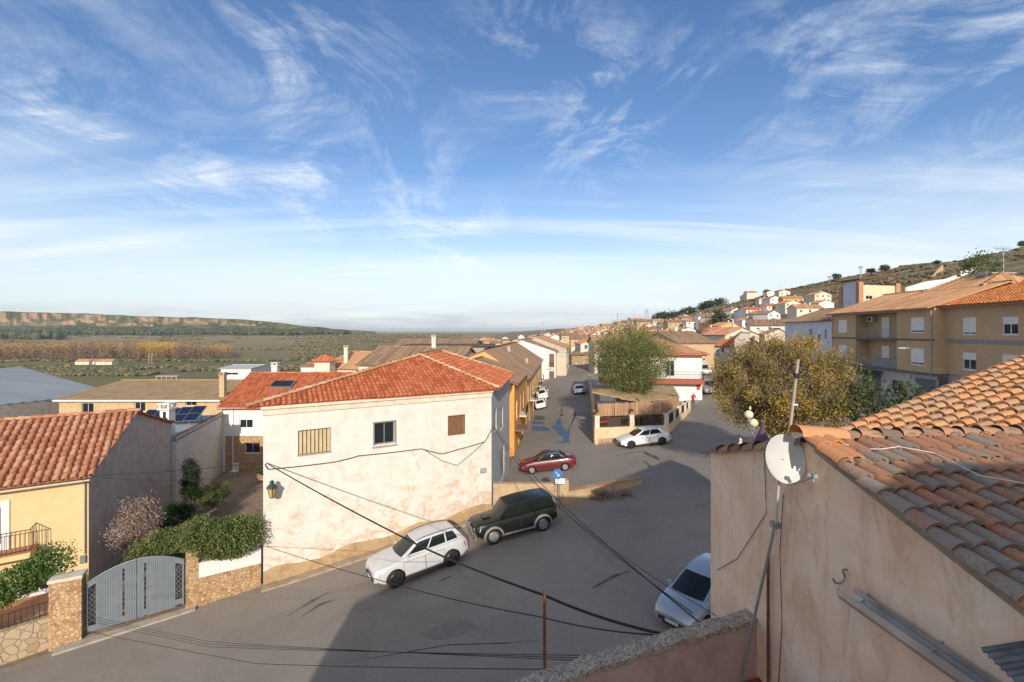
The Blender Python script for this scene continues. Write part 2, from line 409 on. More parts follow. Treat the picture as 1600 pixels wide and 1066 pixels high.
def door(par, W, h, mat, rec=.12, glass=False):
    u0, z0, u1, z1 = h; f = MB(); W.box(f, u0, u1, z0, z1, -rec, -rec+.04)
    k = 2 if u1-u0 < 1.6 else max(2, int((u1-u0)/.6))
    for i in range(k):
        a = u0+(u1-u0)*i/k+.06; b = u0+(u1-u0)*(i+1)/k-.06; W.box(f, a, b, z0+.12, z1-.12, -rec+.04, -rec+.055)
    d = f.build('door', mat, par)
    g = MB(); W.box(g, u0+.08, u0+.2, (z0+z1)/2-.02, (z0+z1)/2+.02, -rec+.055, -rec+.09); sub(d, g, 'handle', METAL); return d
def railing(mb, pts, h=1.0, sp=.12, r=.011, top=.022, bulge=0):
    pts = [Vector(p) for p in pts]
    for a, b in zip(pts, pts[1:]):
        L = (b-a).length; k = max(1, int(L/sp))
        for i in range(k+1):
            p = a.lerp(b, i/k); mb.tube([p, p+Vector((0, 0, h))], r, 4)
        mb.tube([a+Vector((0, 0, h)), b+Vector((0, 0, h))], top, 5); mb.tube([a+Vector((0, 0, .08)), b+Vector((0, 0, .08))], r*1.3, 4)
def cable(name, label, pts, r=.012, mat=None, sag=0, n=14, group=None):
    out = []
    for a, b in zip(pts, pts[1:]):
        a, b = Vector(a), Vector(b)
        for i in range(n+1 if b is Vector(pts[-1]) else n):
            t = i/n; p = a.lerp(b, t); p.z -= sag*4*t*(1-t); out.append(p)
    out.append(Vector(pts[-1])); mb = MB().tube(out, r, 5)
    o = mb.build(name, mat or BLACKR, None, smooth='all'); tag(o, label, 'cable', group); return o
# ================================================================== camera, sun, sky
cam = bpy.data.cameras.new('camera'); camo = bpy.data.objects.new('camera', cam); COL.objects.link(camo)
camo.location = (0, 0, CAM); camo.rotation_euler = (R(90), 0, 0)
cam.sensor_width = 36; cam.lens = 36*F/1600; cam.clip_end = 60000; cam.clip_start = .1; cam.shift_y = -(533-HY)/1600
SC.camera = camo
SUN_EL = 22.0; SUN_AZ = math.atan2(-.05, 1)   # light travels towards +y, a little to the left
sl = bpy.data.lights.new('sun', 'SUN'); sl.energy = 2.6; sl.angle = R(.5); sl.color = (1.0, .90, .77)
so = bpy.data.objects.new('sun', sl); COL.objects.link(so)
dvec = Vector((math.sin(SUN_AZ)*math.cos(R(SUN_EL)), math.cos(SUN_AZ)*math.cos(R(SUN_EL)), -math.sin(R(SUN_EL))))
so.rotation_euler = dvec.to_track_quat('-Z', 'Y').to_euler(); so.location = (-5, -40, 60)
WO_ = bpy.data.worlds.new('World'); SC.world = WO_; WO_.use_nodes = True; nt = WO_.node_tree
for n in list(nt.nodes): nt.nodes.remove(n)
out = nt.nodes.new('ShaderNodeOutputWorld'); bg = nt.nodes.new('ShaderNodeBackground'); bg.inputs[1].default_value = .15
sky = nt.nodes.new('ShaderNodeTexSky'); sky.sky_type = 'NISHITA'; sky.sun_disc = False; sky.sun_elevation = R(SUN_EL)
sky.sun_rotation = R(180)+SUN_AZ; sky.altitude = 900; sky.air_density = 1.0; sky.dust_density = .6; sky.ozone_density = 1.6
tc = nt.nodes.new('ShaderNodeTexCoord'); sep = nt.nodes.new('ShaderNodeSeparateXYZ'); nt.links.new(tc.outputs['Generated'], sep.inputs[0])
zz = math_n(nt, 'ADD', math_n(nt, 'MAXIMUM', sep.outputs[2], 0.0), .11)
cx = math_n(nt, 'DIVIDE', sep.outputs[0], zz); cy = math_n(nt, 'DIVIDE', sep.outputs[1], zz)
cb = nt.nodes.new('ShaderNodeCombineXYZ'); nt.links.new(cx, cb.inputs[0]); nt.links.new(cy, cb.inputs[1])
def cl(scale, sx, sy, rot, det, rough, dist, lo, hi, off=0):
    mp = nt.nodes.new('ShaderNodeMapping'); mp.inputs['Rotation'].default_value = (0, 0, R(rot)); mp.inputs['Scale'].default_value = (sx, sy, 1)
    mp.inputs['Location'].default_value = (off, off*.7, off)
    nt.links.new(cb.outputs[0], mp.inputs[0])
    return ramp(nt, noise_n(nt, mp.outputs[0], scale, det, rough, dist), [(lo, 0.0), (hi, 1.0)])
wisp = cl(1.7, 1.1, .8, 24, 14, .70, 1.0, .46, .70, 3.1)
def patch(px, py, r0, r1):
    d = Vector(((px-800)/F, 1, (HY-py)/F)).normalized()
    vm = nt.nodes.new('ShaderNodeVectorMath'); vm.operation = 'DISTANCE'; nt.links.new(tc.outputs['Generated'], vm.inputs[0]); vm.inputs[1].default_value = d
    return ramp(nt, vm.outputs['Value'], [(r0, 1.0), (r1, 0.0)])
big = cl(.55, .8, 1, 10, 3, .5, .4, .44, .62, 2.2)
big = math_n(nt, 'MULTIPLY', big, .35)
for a_ in ((455, 80, .02, .21), (560, 130, .0, .16), (820, 80, .02, .2), (940, 165, .03, .22), (1060, 100, .0, .10), (60, 160, .01, .10), (150, 215, .0, .07), (300, 290, .01, .12), (490, 270, .02, .16), (700, 358, .02, .14), (640, 290, .0, .2), (1330, 110, .02, .28), (1560, 60, .03, .26)):
    big = math_n(nt, 'MAXIMUM', big, patch(*a_))
veil = cl(.45, .4, 1.0, -12, 8, .6, .6, .40, .72, 5.3)
fib = cl(2.6, .42, 2.4, 30, 10, .74, 2.0, .40, .62, 8.0)
lowm = ramp(nt, sep.outputs[2], [(.0, 1.0), (.10, 1.0), (.18, .5), (.32, .0)])
c1 = math_n(nt, 'MULTIPLY', math_n(nt, 'MULTIPLY', wisp, big), math_n(nt, 'ADD', math_n(nt, 'MULTIPLY', fib, .6), .4))
streak = cl(.8, .22, 2.0, -6, 9, .62, .8, .48, .68, 14.0)
lowband = ramp(nt, sep.outputs[2], [(.03, .0), (.07, 1.0), (.22, .8), (.34, .0)])
c2 = math_n(nt, 'MULTIPLY', lowm, math_n(nt, 'ADD', math_n(nt, 'MULTIPLY', veil, .55), .5))
c2 = math_n(nt, 'ADD', c2, math_n(nt, 'MULTIPLY', math_n(nt, 'MULTIPLY', streak, lowband), .38))
cm = math_n(nt, 'ADD', math_n(nt, 'MULTIPLY', c1, .92), c2)
cm2 = math_n(nt, 'MINIMUM', math_n(nt, 'ADD', cm, math_n(nt, 'ADD', math_n(nt, 'MULTIPLY', veil, .06), .0)), .88)
ccol = ramp(nt, sep.outputs[2], [(0.0, (.60, .65, .71)), (.15, (.80, .84, .88)), (.5, (.76, .80, .86))])
cgain = mix(nt, 1.0, ccol, (4.7, 4.7, 4.7), 'MULTIPLY'); cgain_node = cgain
damp = ramp(nt, sep.outputs[2], [(0.0, (.52, .53, .55)), (.1, (.47, .50, .53)), (.22, (.40, .48, .56)), (.6, (.335, .465, .59))])
tintsky = mix(nt, 1.0, sky.outputs[0], damp, 'MULTIPLY')
mpb = nt.nodes.new('ShaderNodeMapping'); mpb.inputs['Scale'].default_value = (4, 4, 34); nt.links.new(tc.outputs['Generated'], mpb.inputs[0])
bank = math_n(nt, 'MULTIPLY', ramp(nt, noise_n(nt, mpb.outputs[0], 1.0, 6, .6, .3), [(.42, 0.0), (.62, .8)]), ramp(nt, sep.outputs[2], [(.0, 1.0), (.03, .7), (.05, 0.0)]))
behind = ramp(nt, math_n(nt, 'ADD', math_n(nt, 'MULTIPLY', sep.outputs[1], .5), .5), [(.2, .88), (.5, 0.0)])  # unseen cloud cover added behind the camera to brighten and whiten the shade
cm2 = math_n(nt, 'MAXIMUM', cm2, behind)
skc = mix(nt, cm2, tintsky, cgain)
skc = mix(nt, bank, skc, (2.0, 2.25, 2.6))
nt.links.new(skc, bg.inputs[0]); nt.links.new(bg.outputs[0], out.inputs[0])
SC.view_settings.view_transform = 'Standard'; SC.view_settings.look = 'None'; SC.view_settings.exposure = 0.88; SC.view_settings.gamma = 1
try:
    SC.cycles.volume_step_rate = 4; SC.cycles.max_bounces = 6; SC.cycles.volume_bounces = 0; SC.cycles.sample_clamp_indirect = 6
except Exception: pass
# ================================================================== terrain
def terrain_mat():
    m, nt, b = newmat('dry_earth_and_scrub'); v = coords(nt)
    tc = N(nt, 'TexCoord'); sp = N(nt, 'SeparateXYZ'); nt.links.new(tc.outputs['Object'], sp.inputs[0])
    n1 = noise_n(nt, v, .02, 8, .65); n2 = noise_n(nt, v, .5, 7, .7); n3 = noise_n(nt, v, .12, 6, .65, .5)
    hill = ramp(nt, n2, [(.3, (.10, .085, .045)), (.44, (.22, .165, .09)), (.6, (.33, .24, .14)), (.8, (.44, .32, .2))])
    hill = mix(nt, ramp(nt, n3, [(.48, 0.0), (.6, .75)]), hill, (.10, .10, .045))
    fv = coords(nt, (.006, .011, 0)); vo = N(nt, 'TexVoronoi'); vo.inputs['Scale'].default_value = 1; nt.links.new(fv, vo.inputs['Vector'])
    sc = N(nt, 'SeparateColor'); nt.links.new(vo.outputs['Color'], sc.inputs[0])
    fld = ramp(nt, sc.outputs[0], [(0, (.075, .10, .03)), (.25, (.14, .125, .06)), (.45, (.26, .20, .11)), (.6, (.10, .13, .04)), (.8, (.20, .16, .085)), (1, (.13, .12, .06))])
    fld = mix(nt, ramp(nt, n1, [(.42, 0.0), (.58, .5)]), fld, (.21, .175, .095))
    # distance bands of the valley: green field, tan fields further back, palest colour far out on the plain
    yb = ramp(nt, math_n(nt, 'MULTIPLY', sp.outputs[1], 1/3000), [(.125, (.18, .165, .08)), (.13, (.14, .17, .065)), (.146, (.15, .17, .07)), (.152, (.20, .165, .085)), (.22, (.26, .20, .105)), (.42, (.36, .27, .15)), (.55, (.32, .24, .135)), (.62, (.22, .19, .11)), (.8, (.38, .31, .21)), (1, (.50, .42, .33))])
    fld = mix(nt, .72, fld, yb)
    left = ramp(nt, math_n(nt, 'ADD', math_n(nt, 'MULTIPLY', sp.outputs[0], -.01), 0), [(.2, 0.0), (.6, 1.0)])
    near = mix(nt, left, (.24, .18, .11), fld)
    right = ramp(nt, math_n(nt, 'MULTIPLY', sp.outputs[0], .01), [(.4, 0.0), (.55, 1.0)])
    c = mix(nt, right, near, hill); setb(b, nt, c, .95, 0, .1); bump(nt, b, n2, .6, .4); return m
def build_terrain():
    az = [R(-62+124*i/620) for i in range(621)]+[R(62+236*(i+1)/59) for i in range(58)]
    rad = [1.5*math.exp(i*math.log(26000/1.5)/210) for i in range(211)]
    verts = [(0, 0, G(0, 0, True))]; faces = []; na = len(az)
    for r in rad:
        for a in az:
            x, y = r*math.sin(a), r*math.cos(a); verts.append((x, y, G(x, max(y, -60) if y < 0 else y, True)-(0 if r < 6000 else (r-6000)*.0008)))
    for j in range(na): faces.append((0, 1+(j+1) % na, 1+j))
    for i in range(len(rad)-1):
        for j in range(na):
            k = (j+1) % na; faces.append((1+i*na+j, 1+i*na+k, 1+(i+1)*na+k, 1+(i+1)*na+j))
    me = bpy.data.meshes.new('ground'); me.from_pydata(verts, [], faces); me.materials.append(terrain_mat())
    me.polygons.foreach_set('use_smooth', [True]*len(me.polygons)); o = link('ground', me); struct(o)
build_terrain()
def clip(poly, a, b):
    """keep the left side of edge a->b"""
    outp = []
    def side(p): return (b[0]-a[0])*(p[1]-a[1])-(b[1]-a[1])*(p[0]-a[0])
    for p, q in zip(poly, poly[1:]+poly[:1]):
        sp, sq = side(p), side(q)
        if sp >= 0: outp.append(p)
        if sp*sq < 0: t = sp/(sp-sq); outp.append((p[0]+(q[0]-p[0])*t, p[1]+(q[1]-p[1])*t))
    return outp
def drape(name, polys, off, mat, step=2.0, skirt=0):
    mb = MB()
    for poly in polys:
        ar = sum(p[0]*q[1]-q[0]*p[1] for p, q in zip(poly, poly[1:]+poly[:1]))
        if ar < 0: poly = poly[::-1]
        x0, x1 = min(p[0] for p in poly), max(p[0] for p in poly); y0, y1 = min(p[1] for p in poly), max(p[1] for p in poly)
        nx, ny = max(1, int((x1-x0)/step)), max(1, int((y1-y0)/step))
        for i in range(nx):
            for j in range(ny):
                a, b = x0+(x1-x0)*i/nx, x0+(x1-x0)*(i+1)/nx; c, d = y0+(y1-y0)*j/ny, y0+(y1-y0)*(j+1)/ny
                cell = [(a, c), (b, c), (b, d), (a, d)]
                for p, q in zip(poly, poly[1:]+poly[:1]):
                    cell = clip(cell, p, q)
                    if len(cell) < 3: break
                if len(cell) >= 3: mb.face([(x, y, G(x, y)+off) for x, y in cell])
        if skirt:
            for p, q in zip(poly, poly[1:]+poly[:1]):
                k = max(1, int(math.hypot(q[0]-p[0], q[1]-p[1])/step))
                for i in range(k):
                    a = (lerp(p[0], q[0], i/k), lerp(p[1], q[1], i/k)); b = (lerp(p[0], q[0], (i+1)/k), lerp(p[1], q[1], (i+1)/k))
                    mb.face([(*a, G(*a)+off-skirt), (*b, G(*b)+off-skirt), (*b, G(*b)+off), (*a, G(*a)+off)])
    me_o = mb.build(name, mat); return me_o
def GP(px, py):
    lo, hi = 3.0, 600.0
    def f(Z): return (CAM-(py-HY)/F*Z)-G((px-800)/F*Z, Z)
    Z = lo
    while Z < hi and f(Z) > 0: Z += 1
    a, b = Z-1, Z
    for _ in range(30):
        m = (a+b)/2
        if f(m) > 0: a = m
        else: b = m
    return ((px-800)/F*a, a)
def asphalt_mat():
    m, nt, b = newmat('worn_asphalt'); v = coords(nt)
    n1 = noise_n(nt, v, .25, 6, .6, .4); n2 = noise_n(nt, v, 2.5, 7, .7); n3 = noise_n(nt, v, 60, 3)
    c = ramp(nt, n1, [(.3, (.215, .185, .155)), (.5, (.28, .24, .20)), (.7, (.33, .285, .24))])
    c = mix(nt, math_n(nt, 'MULTIPLY', n2, .5), c, (.165, .142, .12))
    dv = coords(nt, (.12, .2, 1)); d1 = noise_n(nt, dv, 1.0, 8, .68, .8); c = mix(nt, ramp(nt, d1, [(.5, 0.0), (.66, .55)]), c, (.33, .275, .215))
    pv_ = coords(nt, (.22, .13, 1)); vp = N(nt, 'TexVoronoi'); vp.inputs['Scale'].default_value = 1; nt.links.new(pv_, vp.inputs['Vector']); sp2 = N(nt, 'SeparateColor'); nt.links.new(vp.outputs['Color'], sp2.inputs[0]); c = mix(nt, ramp(nt, sp2.outputs[1], [(.0, .22), (.25, 0.0), (.8, 0.0), (1.0, .0)]), c, (.10, .09, .08))
    g5 = noise_n(nt, coords(nt), 9, 6, .75); c = mix(nt, ramp(nt, g5, [(.45, 0.0), (.7, .4)]), c, (.11, .097, .086))
    c = mix(nt, math_n(nt, 'MULTIPLY', n3, .35), c, (.36, .31, .27))
    # oil spots
    ov = coords(nt, (.35, .6, 1)); o1 = noise_n(nt, ov, 1.3, 3, .6, 1.2)
    c = mix(nt, ramp(nt, o1, [(.70, 0.0), (.76, .55)]), c, (.045, .042, .04))
    # cracks
    ve = N(nt, 'TexVoronoi', feature='DISTANCE_TO_EDGE'); ve.inputs['Scale'].default_value = .16
    wv = mix(nt, .12, v, N(nt, 'TexNoise').outputs['Color']); nt.links.new(v, ve.inputs['Vector'])
    ns = [x for x in nt.nodes if x.type == 'TEX_NOISE'][-1]; nt.links.new(v, ns.inputs['Vector']); ns.inputs['Scale'].default_value = 1.2
    m2 = N(nt, 'Mix', data_type='RGBA', blend_type='ADD'); m2.inputs['Factor'].default_value = 1.0; nt.links.new(v, m2.inputs['A']); nt.links.new(ns.outputs['Color'], m2.inputs['B'])
    nt.links.new(m2.outputs['Result'], ve.inputs['Vector'])
    ck = ramp(nt, ve.outputs['Distance'], [(.0, 1.0), (.006, 0.0)])
    msk = ramp(nt, n1, [(.5, 0.0), (.62, .4)])
    c = mix(nt, math_n(nt, 'MULTIPLY', ck, msk), c, (.04, .036, .034))
    setb(b, nt, c, .88, 0, .25); bump(nt, b, n3, .25, .01); return m
ASPH = asphalt_mat()
struct(drape('road', [[(-30, 1), (48, 1), (48, 27.5), (-1.24, 27.5), (-11.7, 21.4), (-18.5, 16.3), (-30, 7)],
                      [(-1.24, 27.5), (48, 27.5), (48, 126), (10.2, 126), (.2, 40)]], 0.0, ASPH, 1.5))
DARKP = plain('dark_tar', (.035, .032, .03), .8, 0, .3, 4); PATCH = plain('asphalt_patch', (.12, .105, .095), .9, 0, .35, 3)
BLUEP = plain('blue_road_paint', (.085, .155, .27), .8, 0, .4, 3); WPAINT = plain('white_road_paint', (.6, .58, .54), .8, 0, .2, 8)
def z5(pts): return [GP(780+x/5.925, 520+y/5.925) for x, y in pts]
def fan(name, pts, off, mat):
    """flat mark of any outline laid on the road"""
    import bmesh
    bm = bmesh.new(); vs = [bm.verts.new((x, y, G(x, y)+off)) for x, y in pts]; f = bm.faces.new(vs); bmesh.ops.triangulate(bm, faces=[f])
    me = bpy.data.meshes.new(name); bm.to_mesh(me); bm.free()
    me.materials.append(mat); o = link(name, me); struct(o)
    if me.polygons[0].normal.z < 0: me.flip_normals()
    return o
fan('road_marking', z5([(300, 862), (380, 866), (450, 872), (520, 858), (528, 830), (535, 805), (560, 800), (578, 815), (578, 865), (600, 890), (650, 915), (650, 1022), (520, 1022), (512, 1014), (592, 1004), (592, 966), (545, 940), (530, 906), (490, 900), (470, 912), (300, 905)]), .008, BLUEP)
fan('road_marking', z5([(310, 815), (380, 822), (440, 830), (500, 832), (515, 845), (440, 846), (300, 848)]), .008, BLUEP)
fan('asphalt_patch', z5([(335, 765), (440, 775), (440, 812), (320, 806)]), .006, PATCH)
def ribbon(name, pts, w, off, mat):
    mb = MB(); rows = []; w0 = w
    for i, p in enumerate(pts):
        w = w0*(.35+.9*abs(noise.noise(Vector((p[0]*1.3, p[1]*1.3, 5))))*2+.3)*min(1, .15+2.2*min(i, len(pts)-1-i)/len(pts)); a, b = pts[max(0, i-1)], pts[min(len(pts)-1, i+1)]; d = Vector((b[0]-a[0], b[1]-a[1])).normalized(); s = Vector((-d.y, d.x))*w/2
        rows.append([(p[0]-s.x, p[1]-s.y, G(p[0]-s.x, p[1]-s.y)+off), (p[0]+s.x, p[1]+s.y, G(p[0]+s.x, p[1]+s.y)+off)])
    mb.grid(rows); o = mb.build(name, mat); struct(o); return o
def dens(pts, k=6):
    o = []
    for a, b in zip(pts, pts[1:]):
        for i in range(k): o.append((lerp(a[0], b[0], i/k), lerp(a[1], b[1], i/k)))
    return o+[pts[-1]]
ribbon('dark_road_line', dens(z5([(580, 655), (582, 700), (572, 760), (545, 815), (525, 855)])), .13, .01, DARKP)  # tar seams of the street, here and on the next line
ribbon('dark_road_line', dens(z5([(700, 705), (708, 745), (690, 800), (660, 860), (640, 920)])), .16, .01, DARKP)
for a in ([(450, 962), (490, 938), (515, 925)], [(470, 965), (500, 945), (527, 936)], [(925, 920), (960, 900), (985, 893)], [(684, 910), (705, 900)]):
    ribbon('oil_stain', dens([GP(*p) for p in a]), .18, .007, PATCH)
ribbon('road_crack', dens([GP(*p) for p in [(540, 1035), (620, 1022), (700, 1008), (790, 1005), (850, 1000)]]), .035, .007, DARKP)
ribbon('dark_road_line', dens([GP(*p) for p in [(955, 714), (985, 708), (1020, 703)]]), .1, .01, DARKP)  # thin dark line across the plaza, same colour as the tar
PATCH2 = plaster('patched_asphalt', (.20, .175, .15), (.13, .115, .1), .5, .3)
for q in ([(655, 990), (690, 975), (728, 969), (750, 981), (712, 996), (680, 1001)],): fan('asphalt_patch', [GP(*p) for p in q], .005, plaster('faint_asphalt_patch', (.235, .20, .17), (.19, .165, .14), .5, .2))
# drain covers
for p in ((881, 649), (766+82, 757)):
    g = GP(*p); MBd = MB().lathe((g[0], g[1], G(*g)+.006), [(0, .002), (.32, .002), (.35, 0), (.35, -.02)], 16); struct(MBd.build('manhole_cover', DARKP))
# paved yard behind the gate, earth pockets
def cobble_mat():
    m, nt, b = newmat('brown_pebble_paving'); v = coords(nt)
    vo = N(nt, 'TexVoronoi'); vo.inputs['Scale'].default_value = 6; nt.links.new(v, vo.inputs['Vector'])
    sp = N(nt, 'SeparateColor'); nt.links.new(vo.outputs['Color'], sp.inputs[0]); n1 = noise_n(nt, v, .6, 5)
    c = ramp(nt, sp.outputs[0], [(0, (.20, .14, .10)), (.5, (.30, .22, .16)), (1, (.40, .31, .23))])
    c = mix(nt, n1, c, (.26, .18, .12)); setb(b, nt, c, .9, 0, .2); bump(nt, b, vo.outputs['Distance'], .5, .02); return m
struct(drape('yard_paving', [[(-17.2, 17.6), (-11.7, 21.4), (-10.8, 31.5), (-14, 40.2), (-26, 40.2), (-19.8, 21.6)]], .03, cobble_mat(), 1.5))
DIRT = plaster('bare_soil', (.22, .15, .09), (.1, .07, .04), .6, .4)
struct(drape('kerb_strip', [[(-11.75, 21.35), (-1.2, 27.45), (-.9, 26.85), (-11.45, 20.75)]], .1, plaster('kerb_concrete', (.40, .31, .22), (.2, .14, .09), .6, .35), .8, .14))
struct(drape('gate_threshold', [[(-17.4, 17.3), (-13.8, 19.9), (-13.6, 19.55), (-17.15, 16.95)]], .08, CONC, .8, .12))
# ================================================================== sunlit mesa and wooded slopes far across the valley
def mesa():
    def topz(k): return interp(k, [(-1.5, 33), (-1.125, 30), (-.92, 26), (-.82, 22), (-.70, 20), (-.6, 17.5), (-.53, 13.5), (-.46, 7), (-.38, 1.5), (-.3, -2)])
    def basz(k): return interp(k, [(-1.5, 10), (-1.125, 9.5), (-.7, 8), (-.53, 5), (-.38, .5), (-.3, -3)])
    rows = []; na = 520
    for i in range(na+1):
        k = -1.5+1.2*i/na; row = []
        g = noise.noise(Vector((k*16, 0, 0)))*.6+abs(noise.noise(Vector((k*45, 3, 0))))*.45+noise.noise(Vector((k*110, 5, 0)))*.14
        for (yy, kind) in ((1250, 0), (1400, 1), (1550, 2), (1680, 3), (1730, 4), (1750, 5), (1765, 6), (1785, 7), (1800, 8), (1830, 9), (2300, 10)):
            yf = yy+((g*45+noise.noise(Vector((k*50, kind*1.7, 3)))*22) if kind in (4, 5, 6, 7, 8) else g*20 if kind == 3 else 0)
            top = topz(k)*1800/F+CAM; base = basz(k)*1750/F+CAM
            fl = G(k*yf, yf)
            z = {0: fl-3, 1: lerp(fl, base, .16), 2: lerp(fl, base, .48), 3: lerp(fl, base, .8), 4: base+g*9-3, 5: lerp(base, top, .18+.3*max(0,g))+g*7, 6: lerp(base, top, .45+.3*max(0,g))+g*5, 7: lerp(base, top, .93), 8: top+3*noise.noise(Vector((k*30,2,2))), 9: top+2+5*max(0,noise.noise(Vector((k*25,7,2)))), 10: top-8}[kind]
            z += noise.noise(Vector((k*60, kind*.9, 9)))*(3 if kind in (1, 2, 3) else .8 if kind < 8 else 0)
            row.append((k*yf, yf, z))
        rows.append(row)
    mb = MB(); mb.grid(rows)
    m, nt, b = newmat('eroded_clay_cliff'); v = coords(nt); ge = N(nt, 'NewGeometry'); sp = N(nt, 'SeparateXYZ'); nt.links.new(ge.outputs['Normal'], sp.inputs[0])
    st = math_n(nt, 'ABSOLUTE', sp.outputs[2]); n1 = noise_n(nt, coords(nt, (1, 1, .6)), .03, 8, .7); n2 = noise_n(nt, v, .02, 7, .65)
    cliff = ramp(nt, n1, [(.30, (.10, .09, .05)), (.40, (.26, .155, .085)), (.52, (.37, .23, .135)), (.72, (.46, .31, .20))])
    slope = ramp(nt, n2, [(.38, (.05, .06, .022)), (.5, (.105, .105, .045)), (.64, (.30, .2, .11))])
    c = mix(nt, ramp(nt, st, [(.42, 0.0), (.78, 1.0)]), cliff, slope); setb(b, nt, c, .95, 0, .1); bump(nt, b, n1, .8, 4)
    struct(mb.build('mesa', m, smooth=False))
mesa()
# ================================================================== vegetation helpers (numpy)
def leaf_mesh(name, C, S, tints, mat, parent=None, flat=.0, world=True):
    """C (n,3) centres, S (n,) sizes -> one mesh of small random quads"""
    n = len(C); a = RNG.normal(size=(n, 3)); a /= np.linalg.norm(a, axis=1)[:, None]
    b = RNG.normal(size=(n, 3)); b -= (b*a).sum(1)[:, None]*a; b /= np.linalg.norm(b, axis=1)[:, None]
    a = a*S[:, None]*.5; b = b*S[:, None]*.32
    V = np.stack([C-a, C+b-a*.1, C+a, C-b-a*.1], 1).reshape(-1, 3)
    me = bpy.data.meshes.new(name); me.vertices.add(n*4); me.vertices.foreach_set('co', V.ravel())
    me.loops.add(n*4); me.loops.foreach_set('vertex_index', np.arange(n*4)); me.polygons.add(n)
    me.polygons.foreach_set('loop_start', np.arange(n)*4); me.polygons.foreach_set('loop_total', np.full(n, 4)); me.update(calc_edges=True)
    at = me.attributes.new('tint', 'FLOAT', 'FACE'); at.data.foreach_set('value', tints.astype(np.float32)); me.materials.append(mat)
    return link(name, me, parent, world)
def clumps(cen, rad, ncl, per, clr, squash=1, shell=.5, seed=0):
    """points in leaf clumps spread through an ellipsoid"""
    rg = np.random.default_rng(seed); d = rg.normal(size=(ncl, 3)); d /= np.linalg.norm(d, axis=1)[:, None]
    rr = (shell+(1-shell)*rg.random(ncl))**.7; cc = np.array(cen)+d*rr[:, None]*np.array(rad)
    off = rg.normal(size=(ncl, per, 3))*clr*(.6+.8*rg.random((ncl, 1, 1))); off[:, :, 2] *= squash
    P = (cc[:, None, :]+off).reshape(-1, 3); t = np.repeat(rg.random(ncl), per)*.6+rg.random(ncl*per)*.4
    return P, t
def blob_field(name, pts, mat, sub_=1, label=None, cat=None, jit=.35, kind='stuff'):
    """many low irregular crowns: pts rows (x,y,z,rx,rz)"""
    t = (1+5**.5)/2
    V0 = np.array([(-1,t,0),(1,t,0),(-1,-t,0),(1,-t,0),(0,-1,t),(0,1,t),(0,-1,-t),(0,1,-t),(t,0,-1),(t,0,1),(-t,0,-1),(-t,0,1)])/math.sqrt(1+t*t)
    F0 = np.array([(0,11,5),(0,5,1),(0,1,7),(0,7,10),(0,10,11),(1,5,9),(5,11,4),(11,10,2),(10,7,6),(7,1,8),(3,9,4),(3,4,2),(3,2,6),(3,6,8),(3,8,9),(4,9,5),(2,4,11),(6,2,10),(8,6,7),(9,8,1)])
    n = len(pts); P = np.array(pts); V = V0[None]*(1+RNG.uniform(-jit, jit, (n, 12, 1)))
    V = V*P[:, None, [3, 3, 4]]+P[:, None, :3]; Fc = (F0[None]+(np.arange(n)*12)[:, None, None]).reshape(-1, 3)
    me = bpy.data.meshes.new(name); me.from_pydata(V.reshape(-1, 3).tolist(), [], Fc.tolist())
    at = me.attributes.new('tint', 'FLOAT', 'FACE'); at.data.foreach_set('value', np.repeat(RNG.random(n), 20)*.7+RNG.random(n*20)*.3)
    me.materials.append(mat); o = link(name, me)
    if label: tag(o, label, cat, None, kind)
    return o
PINE = leafmat('pine_foliage', [(0, (.024, .032, .014)), (.5, (.055, .068, .028)), (1, (.10, .11, .045))], 0)
SCRUB = leafmat('scrub_foliage', [(0, (.06, .06, .026)), (.5, (.13, .115, .055)), (.85, (.21, .165, .085)), (1, (.26, .17, .09))], 0)
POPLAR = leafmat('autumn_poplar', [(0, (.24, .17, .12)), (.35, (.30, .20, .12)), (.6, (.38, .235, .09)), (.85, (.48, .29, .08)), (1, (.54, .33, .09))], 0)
TWIG = leafmat('bare_twigs', [(0, (.16, .10, .07)), (.5, (.25, .17, .12)), (1, (.34, .24, .17))], 0)
# pines on the far slopes
pts = []
rg = random.Random(3)
for i in range(5200):
    k = rg.uniform(-1.25, -.36); y = rg.uniform(1380, 1740); fl = G(k*y, y); bz = interp(k, [(-1.125, 9.5), (-.7, 8), (-.53, 5), (-.38, .5)])*1750/F+CAM
    tt = (y-1250)/500; z = lerp(fl, bz, min(1, max(0, tt))**1.1)
    dn = noise.noise(Vector((k*9, y/220, 4)))
    if y > 1450 and dn < -.05+.35*(y-1450)/300: continue
    s = rg.uniform(3.5, 7.5)*(1.25 if y < 1450 else 1); pts.append((k*y, y, z+s*.5, s, s*.8))
for i in range(260):
    px = rg.gauss(45, 40); y = rg.uniform(1000, 1230); k = (px-800)/F
    if px > 100: continue
    s = rg.uniform(5, 9); pts.append((k*y, y, G(k*y, y)+s*1.0, s, s*1.3))
for i in range(700):
    px = rg.uniform(-80, 480); y = rg.uniform(1330, 1420); k = (px-800)/F; s = rg.uniform(4, 7); pts.append((k*y, y, G(k*y, y)+s*.8+(y-1250)*.03, s, s*1.1))
blob_field('pine_woods', pts, PINE, label='dark pine woods covering the slopes below the tan cliffs across the valley', cat='woods')
